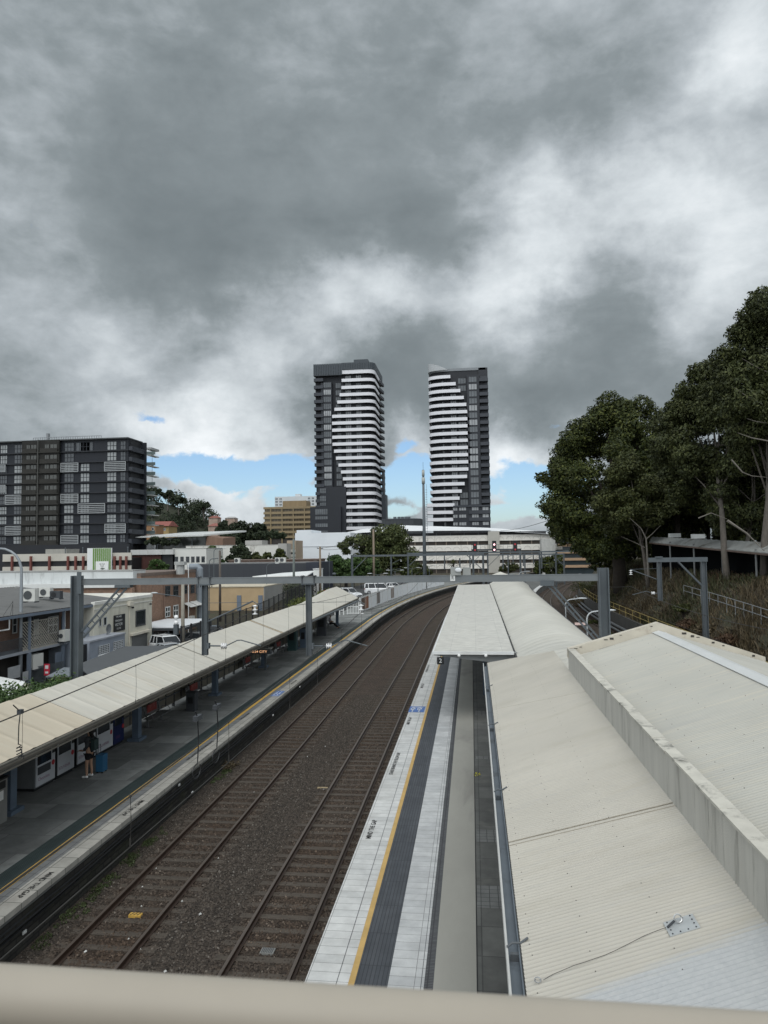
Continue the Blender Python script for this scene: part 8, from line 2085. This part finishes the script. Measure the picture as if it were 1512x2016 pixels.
def car(kind, paint, label, loc, rot, group='parked cars'):
    t = thing('parked_car' if kind != 'van' else 'parked_van', label, 'car' if kind != 'van' else 'van', (0, 0, 0), group)
    if kind == 'suv': L, W, hb, H, c0, c1, r0, r1 = 4.6, .92, 1.02, 1.72, -2.1, .95, -1.95, .25
    elif kind == 'sedan': L, W, hb, H, c0, c1, r0, r1 = 4.6, .90, .90, 1.44, -1.75, 1.05, -1.05, .25
    elif kind == 'hatch': L, W, hb, H, c0, c1, r0, r1 = 4.1, .87, .92, 1.5, -1.95, .95, -1.65, .2
    else: L, W, hb, H, c0, c1, r0, r1 = 5.2, .95, 1.15, 2.0, -2.55, 1.75, -2.5, 1.05
    x0, x1 = -L/2, L/2
    loft([ring_(x0, W-.14, .35, hb-.16), ring_(x0+.12, W-.04, .24, hb-.03), ring_(x0+.8, W, .2, hb), ring_(.3, W, .2, hb), ring_(c1+.1, W, .2, hb-.02), ring_(x1-.55, W-.03, .2, hb-.14), ring_(x1-.12, W-.10, .25, hb-.26), ring_(x1, W-.22, .35, hb-.42)]).build('body', paint, t, False)
    wt = W-.20
    b = MB(); b.hexa([(c0, -W+.07, hb-.02), (c1, -W+.07, hb-.03), (c1, W-.07, hb-.03), (c0, W-.07, hb-.02), (r0, -wt, H-.06), (r1, -wt, H-.06), (r1, wt, H-.06), (r0, wt, H-.06)]); b.build('windows', CARGL, t)
    b = MB(); b.hexa([(r0-.05, -wt-.02, H-.075), (r1+.05, -wt-.02, H-.075), (r1+.05, wt+.02, H-.075), (r0-.05, wt+.02, H-.075), (r0+.1, -wt+.1, H), (r1-.15, -wt+.1, H), (r1-.15, wt-.1, H), (r0+.1, wt-.1, H)])
    for s in (-1, 1):
        for (xb, xt, w) in ((c0+.03, r0+.02, .16), (c1-.02, r1+.0, .07), ((c0+c1)/2-.1, (r0+r1)/2, .09), (c0+.75, r0+.62, .12)):
            b.bar((xb, s*(W-.06), hb-.02), (xt, s*(wt+.012), H-.07), w, .03, (0, 1, 0))
    b.build('roof', paint, t)
    if kind == 'suv':
        b = MB()
        for s in (-1, 1): b.tube([(r0+.2, s*(wt-.1), H+.0), (r0+.3, s*(wt-.1), H+.07), (r1-.3, s*(wt-.1), H+.07), (r1-.2, s*(wt-.1), H)], .022, 6)
        b.build('roof_rails', STEEL_DK, t)
    for s in (-1, 1):
        for x in (x0+.85, x1-.88):
            b = MB(); b.tube([(x, s*(W-.22), .33), (x, s*(W+.015), .33)], .33, 18); w = b.build('wheel', TYRE, t)
            b = MB(); b.tube([(x, s*(W+.016), .33), (x, s*(W+.03), .33)], .22, 14); b.build('rim', RIM, w)
        b = MB(); b.hexa([(x1-.32, s*(W-.36), hb-.44), (x1-.02, s*(W-.40), hb-.46), (x1-.06, s*(W-.17), hb-.46), (x1-.34, s*(W-.10), hb-.44), (x1-.32, s*(W-.36), hb-.255), (x1-.11, s*(W-.40), hb-.30), (x1-.16, s*(W-.12), hb-.28), (x1-.34, s*(W-.06), hb-.235)]); b.build('headlight', HEADL, t)
        b = MB(); b.box(x0-.01, s*(W-.34), hb-.36, x0+.13, s*(W-.085), hb-.14); b.build('taillight', TAILL, t)
        b = MB(); b.ball((c1-.25, s*(W+.1), hb+.06), (.10, .11, .07), 8, 5); b.build('mirror', paint, t)
    b = MB(); b.box(x1-.10, -W+.4, .40, x1+.005, W-.4, .56); b.build('grille', BLACKM, t)
    t.location = loc; t.rotation_euler = (0, 0, rad(rot)); ORG[t.name] = tuple(loc)
    return t
PWHITE = carpaint('white_car_paint', (.72, .73, .74)); PSILV = carpaint('silver_car_paint', (.34, .36, .38)); PRED = carpaint('red_car_paint', (.35, .02, .03)); PDARK = carpaint('dark_car_paint', (.03, .033, .04)); PGREY = carpaint('grey_car_paint', (.13, .135, .14))
p = pz(331, 1252, 1.1); car('suv', PWHITE, 'white four-wheel drive parked by the yellow pole guard, beside the carport', (p.x, p.y, G0+.02), -38)
p = pz(338, 1266, .82); car('sedan', PSILV, 'silver hatchback half hidden by the canopy, in front of the white four-wheel drive', (p.x, p.y-.4, G0+.02), -38)
for k, (px, py, kd, pt, lab) in enumerate(((315, 1246, 'hatch', PDARK, 'black car deep in the shade of the white carport, left'), (392, 1243, 'sedan', PGREY, 'grey car in the shade of the carport, right of the pole'), (425, 1232, 'hatch', PDARK, 'dark car at the right end of the carport by the fence'))):
    p = pz(px, py, .9); car(kd, pt, lab, (p.x, p.y+(2 if k == 0 else 0), G0+.02), -20+k*15)
def carat(px, py, Y, kd, pt, lab, rot):
    p = pY(px, py, Y); z = hz(p.x, Y)+.06; return car(kd, pt, lab, (p.x, Y, z), rot, 'cars in the far car park')
carat(688, 1160, 122, 'suv', PWHITE, 'white utility wagon nose-out in the far car park', -32)
carat(668, 1168, 116, 'sedan', PSILV, 'silver sedan behind the canopy end in the far car park', -28)
carat(655, 1165, 119, 'hatch', PRED, 'red car showing only its roof behind the canopy end', -25)
carat(746, 1158, 133, 'van', PWHITE, 'long white van standing side-on in the far car park', 2)
carat(800, 1150, 150, 'sedan', PGREY, 'grey car at the back of the far car park behind the white fence', 10)
carat(778, 1150, 146, 'hatch', PWHITE, 'small white car right of the van in the far car park', 8)

# ---------------- people ----------------
def skinned(name, nodes, edges, mat, parent, root=0, sub=2):
    me = bpy.data.meshes.new(name); off = Vector(ORG.get(parent.name, (0, 0, 0)))
    me.from_pydata([tuple(Vector(n[0])-off) for n in nodes], edges, [])
    o = bpy.data.objects.new(name, me); COL.objects.link(o)
    o.modifiers.new('skin', 'SKIN'); s = o.modifiers.new('sub', 'SUBSURF'); s.levels = sub; s.render_levels = sub
    for i, n in enumerate(nodes):
        r = n[1] if isinstance(n[1], tuple) else (n[1], n[1]); v = me.skin_vertices[0].data[i]; v.radius = r; v.use_root = (i == root)
    dg = bpy.context.evaluated_depsgraph_get(); dg.update()
    m2 = bpy.data.meshes.new_from_object(o.evaluated_get(dg)); bpy.data.objects.remove(o); bpy.data.meshes.remove(me)
    m2.materials.clear(); m2.materials.append(mat); m2.polygons.foreach_set('use_smooth', [True]*len(m2.polygons))
    m2.name = name; ob = bpy.data.objects.new(name, m2); COL.objects.link(ob); ob.parent = parent; ORG[ob.name] = tuple(off)
    return ob
SKIN = M('skin_tone', (.36, .22, .15), .6, .06, 6); CLOTH_DK = M('charcoal_jacket', (.035, .038, .042), .9, .2, 8); CLOTH_BK = M('black_shorts', (.012, .012, .014), .9, .2, 8)
HAIR = M('dark_hair', (.012, .010, .009), .7, .2, 20); SHOE = M('white_shoe', (.68, .68, .66), .6, .05)
def person_standing(bx_, by_, label):
    """faces -X; right-hand side is +Y"""
    t = thing('person', label, 'person', (bx_, by_, PZ)); z = PZ+.03
    def P(f, s, h): return (bx_-f, by_+s, z+h)          # forward, to the right, up
    n = [(P(0, 0, .93), (.13, .11)), (P(.01, 0, 1.12), (.12, .10)), (P(.0, 0, 1.32), (.15, .11)), (P(.0, 0, 1.42), .07), (P(.02, 0, 1.50), .052), (P(.04, 0, 1.58), (.072, .082)), (P(.03, 0, 1.68), (.075, .09)), (P(.02, 0, 1.735), (.05, .06)),
         (P(0, .10, .86), .095), (P(.02, .115, .47), .058), (P(-.01, .12, .28), .052), (P(-.02, .12, .08), .036), (P(.05, .125, .03), .035), (P(.13, .13, .02), .03),
         (P(0, -.10, .86), .095), (P(.05, -.12, .47), .058), (P(.04, -.13, .28), .052), (P(.03, -.13, .08), .036), (P(.10, -.135, .03), .035), (P(.18, -.14, .02), .03),
         (P(.0, .19, 1.38), .055), (P(-.02, .235, 1.10), .044), (P(.16, .22, 1.00), .036), (P(.22, .21, .99), .033),
         (P(.0, -.19, 1.38), .055), (P(-.02, -.235, 1.10), .044), (P(.14, -.22, .98), .036), (P(.20, -.20, .99), .033)]
    e = [(0, 1), (1, 2), (2, 3), (3, 4), (4, 5), (5, 6), (6, 7), (0, 8), (8, 9), (9, 10), (10, 11), (11, 12), (12, 13), (0, 14), (14, 15), (15, 16), (16, 17), (17, 18), (18, 19), (2, 20), (20, 21), (21, 22), (22, 23), (2, 24), (24, 25), (25, 26), (26, 27)]
    for s, hi in ((.21, 23), (-.20, 27)):
        h0 = len(n); n.append((P(.255, s, .985), .030)); e.append((hi, h0))
        for q, (dy, L) in enumerate(((-.028, .07), (-.01, .08), (.01, .076), (.028, .06))):
            a = len(n); n.append((P(.285+L*.3, s+dy, .975), .0085)); n.append((P(.285+L, s+dy, .945), .0078)); e += [(h0, a), (a, a+1)]
        a = len(n); n.append((P(.25, s-.035*(1 if s > 0 else -1), 1.0), .010)); n.append((P(.30, s-.045*(1 if s > 0 else -1), .995), .009)); e += [(h0, a), (a, a+1)]
    skinned('body', n, e, SKIN, t)
    face = MB()
    for s in (-.032, .032): face.ball(P(.108, s, 1.64), (.012, .014, .009), 8, 5)
    face.ball(P(.128, 0, 1.605), (.016, .014, .022), 8, 5); face.ball(P(.108, 0, 1.555), (.010, .026, .007), 8, 5)
    for s in (-.092, .092): face.ball(P(.02, s, 1.61), (.022, .012, .034), 8, 5)
    face.build('face', SKIN, t, True)
    jn = [(P(0, 0, .86), (.165, .14)), (P(0, 0, 1.0), (.16, .135)), (P(.0, 0, 1.18), (.16, .13)), (P(.0, 0, 1.36), (.16, .12)), (P(0, 0, 1.46), .075), (P(.0, .19, 1.40), .078), (P(-.02, .24, 1.12), .066), (P(.13, .225, 1.01), .052), (P(.0, -.19, 1.40), .078), (P(-.02, -.24, 1.12), .066), (P(.11, -.225, .99), .052)]
    skinned('jacket', jn, [(0, 1), (1, 2), (2, 3), (3, 4), (3, 5), (5, 6), (6, 7), (3, 8), (8, 9), (9, 10)], CLOTH_DK, t)
    skinned('shorts', [(P(0, 0, .90), (.155, .13)), (P(0, .10, .80), .115), (P(.01, .115, .60), .105), (P(0, -.10, .80), .115), (P(.03, -.12, .60), .105)], [(0, 1), (1, 2), (0, 3), (3, 4)], CLOTH_BK, t)
    skinned('hair', [(P(-.01, 0, 1.70), (.095, .105)), (P(-.05, 0, 1.62), (.085, .09)), (P(-.07, 0, 1.50), (.07, .08)), (P(-.085, 0, 1.38), (.05, .06))], [(0, 1), (1, 2), (2, 3)], HAIR, t)
    for s, f0 in ((.125, -.03), (-.135, .02)):
        skinned('shoe', [(P(f0-.04, s, .045), .052), (P(f0+.08, s, .04), .05), (P(f0+.20, s, .03), .042)], [(0, 1), (1, 2)], SHOE, t)
    b = MB(); b.box(bx_+.13, by_-.15, z+.98, bx_+.26, by_+.15, z+1.36); b.tube([(bx_+.16, by_+.11, z+1.36), (bx_+.05, by_+.13, z+1.47), (bx_-.12, by_+.13, z+1.36)], .02, 6); b.tube([(bx_+.16, by_-.11, z+1.36), (bx_+.05, by_-.13, z+1.47), (bx_-.12, by_-.13, z+1.36)], .02, 6)
    b.build('backpack', M('dark_green_bag', (.03, .05, .05), .85, .2, 6), t)
    return t
person_standing(-13.95, 25.2, 'person in dark jacket, black shorts and white shoes standing before the vending machines')
t = thing('suitcase', 'blue upright suitcase beside the standing person', 'suitcase', (-13.85, 25.88, PZ))
b = MB(); b.box(-14.0, 25.72, PZ+.06, -13.72, 26.06, PZ+.66)
SB_ = carpaint('blue_suitcase', (.03, .13, .25), .4); b.build('shell', SB_, t)
b = MB()
for y in (25.78, 25.86, 25.94, 26.01): b.box(-13.72, y-.012, PZ+.08, -13.712, y+.012, PZ+.64)
b.build('ribs', M('blue_rib', (.02, .09, .18), .5), t)
b = MB(); b.tube([(-13.95, 25.80, PZ+.66), (-13.95, 25.80, PZ+1.0), (-13.95, 25.98, PZ+1.0), (-13.95, 25.98, PZ+.66)], .012, 6); b.build('handle', STEEL, t)
for x in (-13.96, -13.76):
    for y in (25.76, 26.02): b = MB(); b.tube([(x-.015, y, PZ+.03), (x+.015, y, PZ+.03)], .03, 10); b.build('wheel', TYRE, t)
# seated person near the far end of the canopy
def person_seated(bx_, by_, label):
    """sits facing +X (towards the tracks), legs stretched"""
    t = thing('person', label, 'person', (bx_, by_, PZ)); z = PZ
    def P(f, s, h): return (bx_+f, by_-s, z+h)
    n = [(P(0, 0, .56), (.14, .12)), (P(-.02, 0, .78), (.12, .10)), (P(.0, 0, 1.0), (.15, .11)), (P(.03, 0, 1.10), .06), (P(.07, 0, 1.17), .052), (P(.10, 0, 1.25), (.075, .08)), (P(.09, 0, 1.35), (.07, .08)),
         (P(.05, .10, .54), .09), (P(.46, .12, .53), .065), (P(.62, .12, .30), .055), (P(.82, .12, .09), .04), (P(.92, .12, .05), .035),
         (P(.05, -.10, .54), .09), (P(.46, -.14, .53), .065), (P(.66, -.14, .30), .055), (P(.90, -.14, .09), .04), (P(1.0, -.14, .05), .035),
         (P(.02, .19, 1.02), .055), (P(.08, .24, .78), .045), (P(.30, .20, .70), .036), (P(.40, .14, .68), .03), (P(.02, -.19, 1.02), .055), (P(.08, -.24, .78), .045), (P(.30, -.20, .70), .036), (P(.40, -.14, .68), .03)]
    e = [(0, 1), (1, 2), (2, 3), (3, 4), (4, 5), (5, 6), (0, 7), (7, 8), (8, 9), (9, 10), (10, 11), (0, 12), (12, 13), (13, 14), (14, 15), (15, 16), (2, 17), (17, 18), (18, 19), (19, 20), (2, 21), (21, 22), (22, 23), (23, 24)]
    skinned('body', n, e, SKIN, t)
    skinned('shirt', [(P(0, 0, .58), (.155, .135)), (P(-.02, 0, .80), (.145, .12)), (P(0, 0, 1.02), (.165, .12)), (P(.02, .19, 1.03), .075), (P(.08, .245, .80), .06), (P(.02, -.19, 1.03), .075), (P(.08, -.245, .80), .06)], [(0, 1), (1, 2), (2, 3), (3, 4), (2, 5), (5, 6)], M('lilac_shirt', (.30, .28, .34), .8, .1, 6), t)
    skinned('trousers', [(P(0, 0, .56), (.15, .13)), (P(.08, .10, .54), .105), (P(.46, .12, .53), .08), (P(.62, .12, .30), .07), (P(.80, .12, .12), .058), (P(.08, -.10, .54), .105), (P(.46, -.14, .53), .08), (P(.66, -.14, .30), .07), (P(.88, -.14, .12), .058)], [(0, 1), (1, 2), (2, 3), (3, 4), (0, 5), (5, 6), (6, 7), (7, 8)], CLOTH_BK, t)
    skinned('hair', [(P(.07, 0, 1.38), (.09, .095)), (P(.03, 0, 1.28), (.07, .08))], [(0, 1)], HAIR, t)
    for s, f0 in ((.12, .86), (-.14, .94)): skinned('shoe', [(P(f0-.03, s, .06), .05), (P(f0+.10, s, .05), .045)], [(0, 1)], CLOTH_BK, t)
    return t
q = pY(655, 1224, 75.5)
person_seated(-15.1, 75.2, 'seated person in a pale lilac top and dark trousers with legs stretched out')
bench(-15.5, 74.2, 'slatted metal bench under the seated person at the far canopy end')
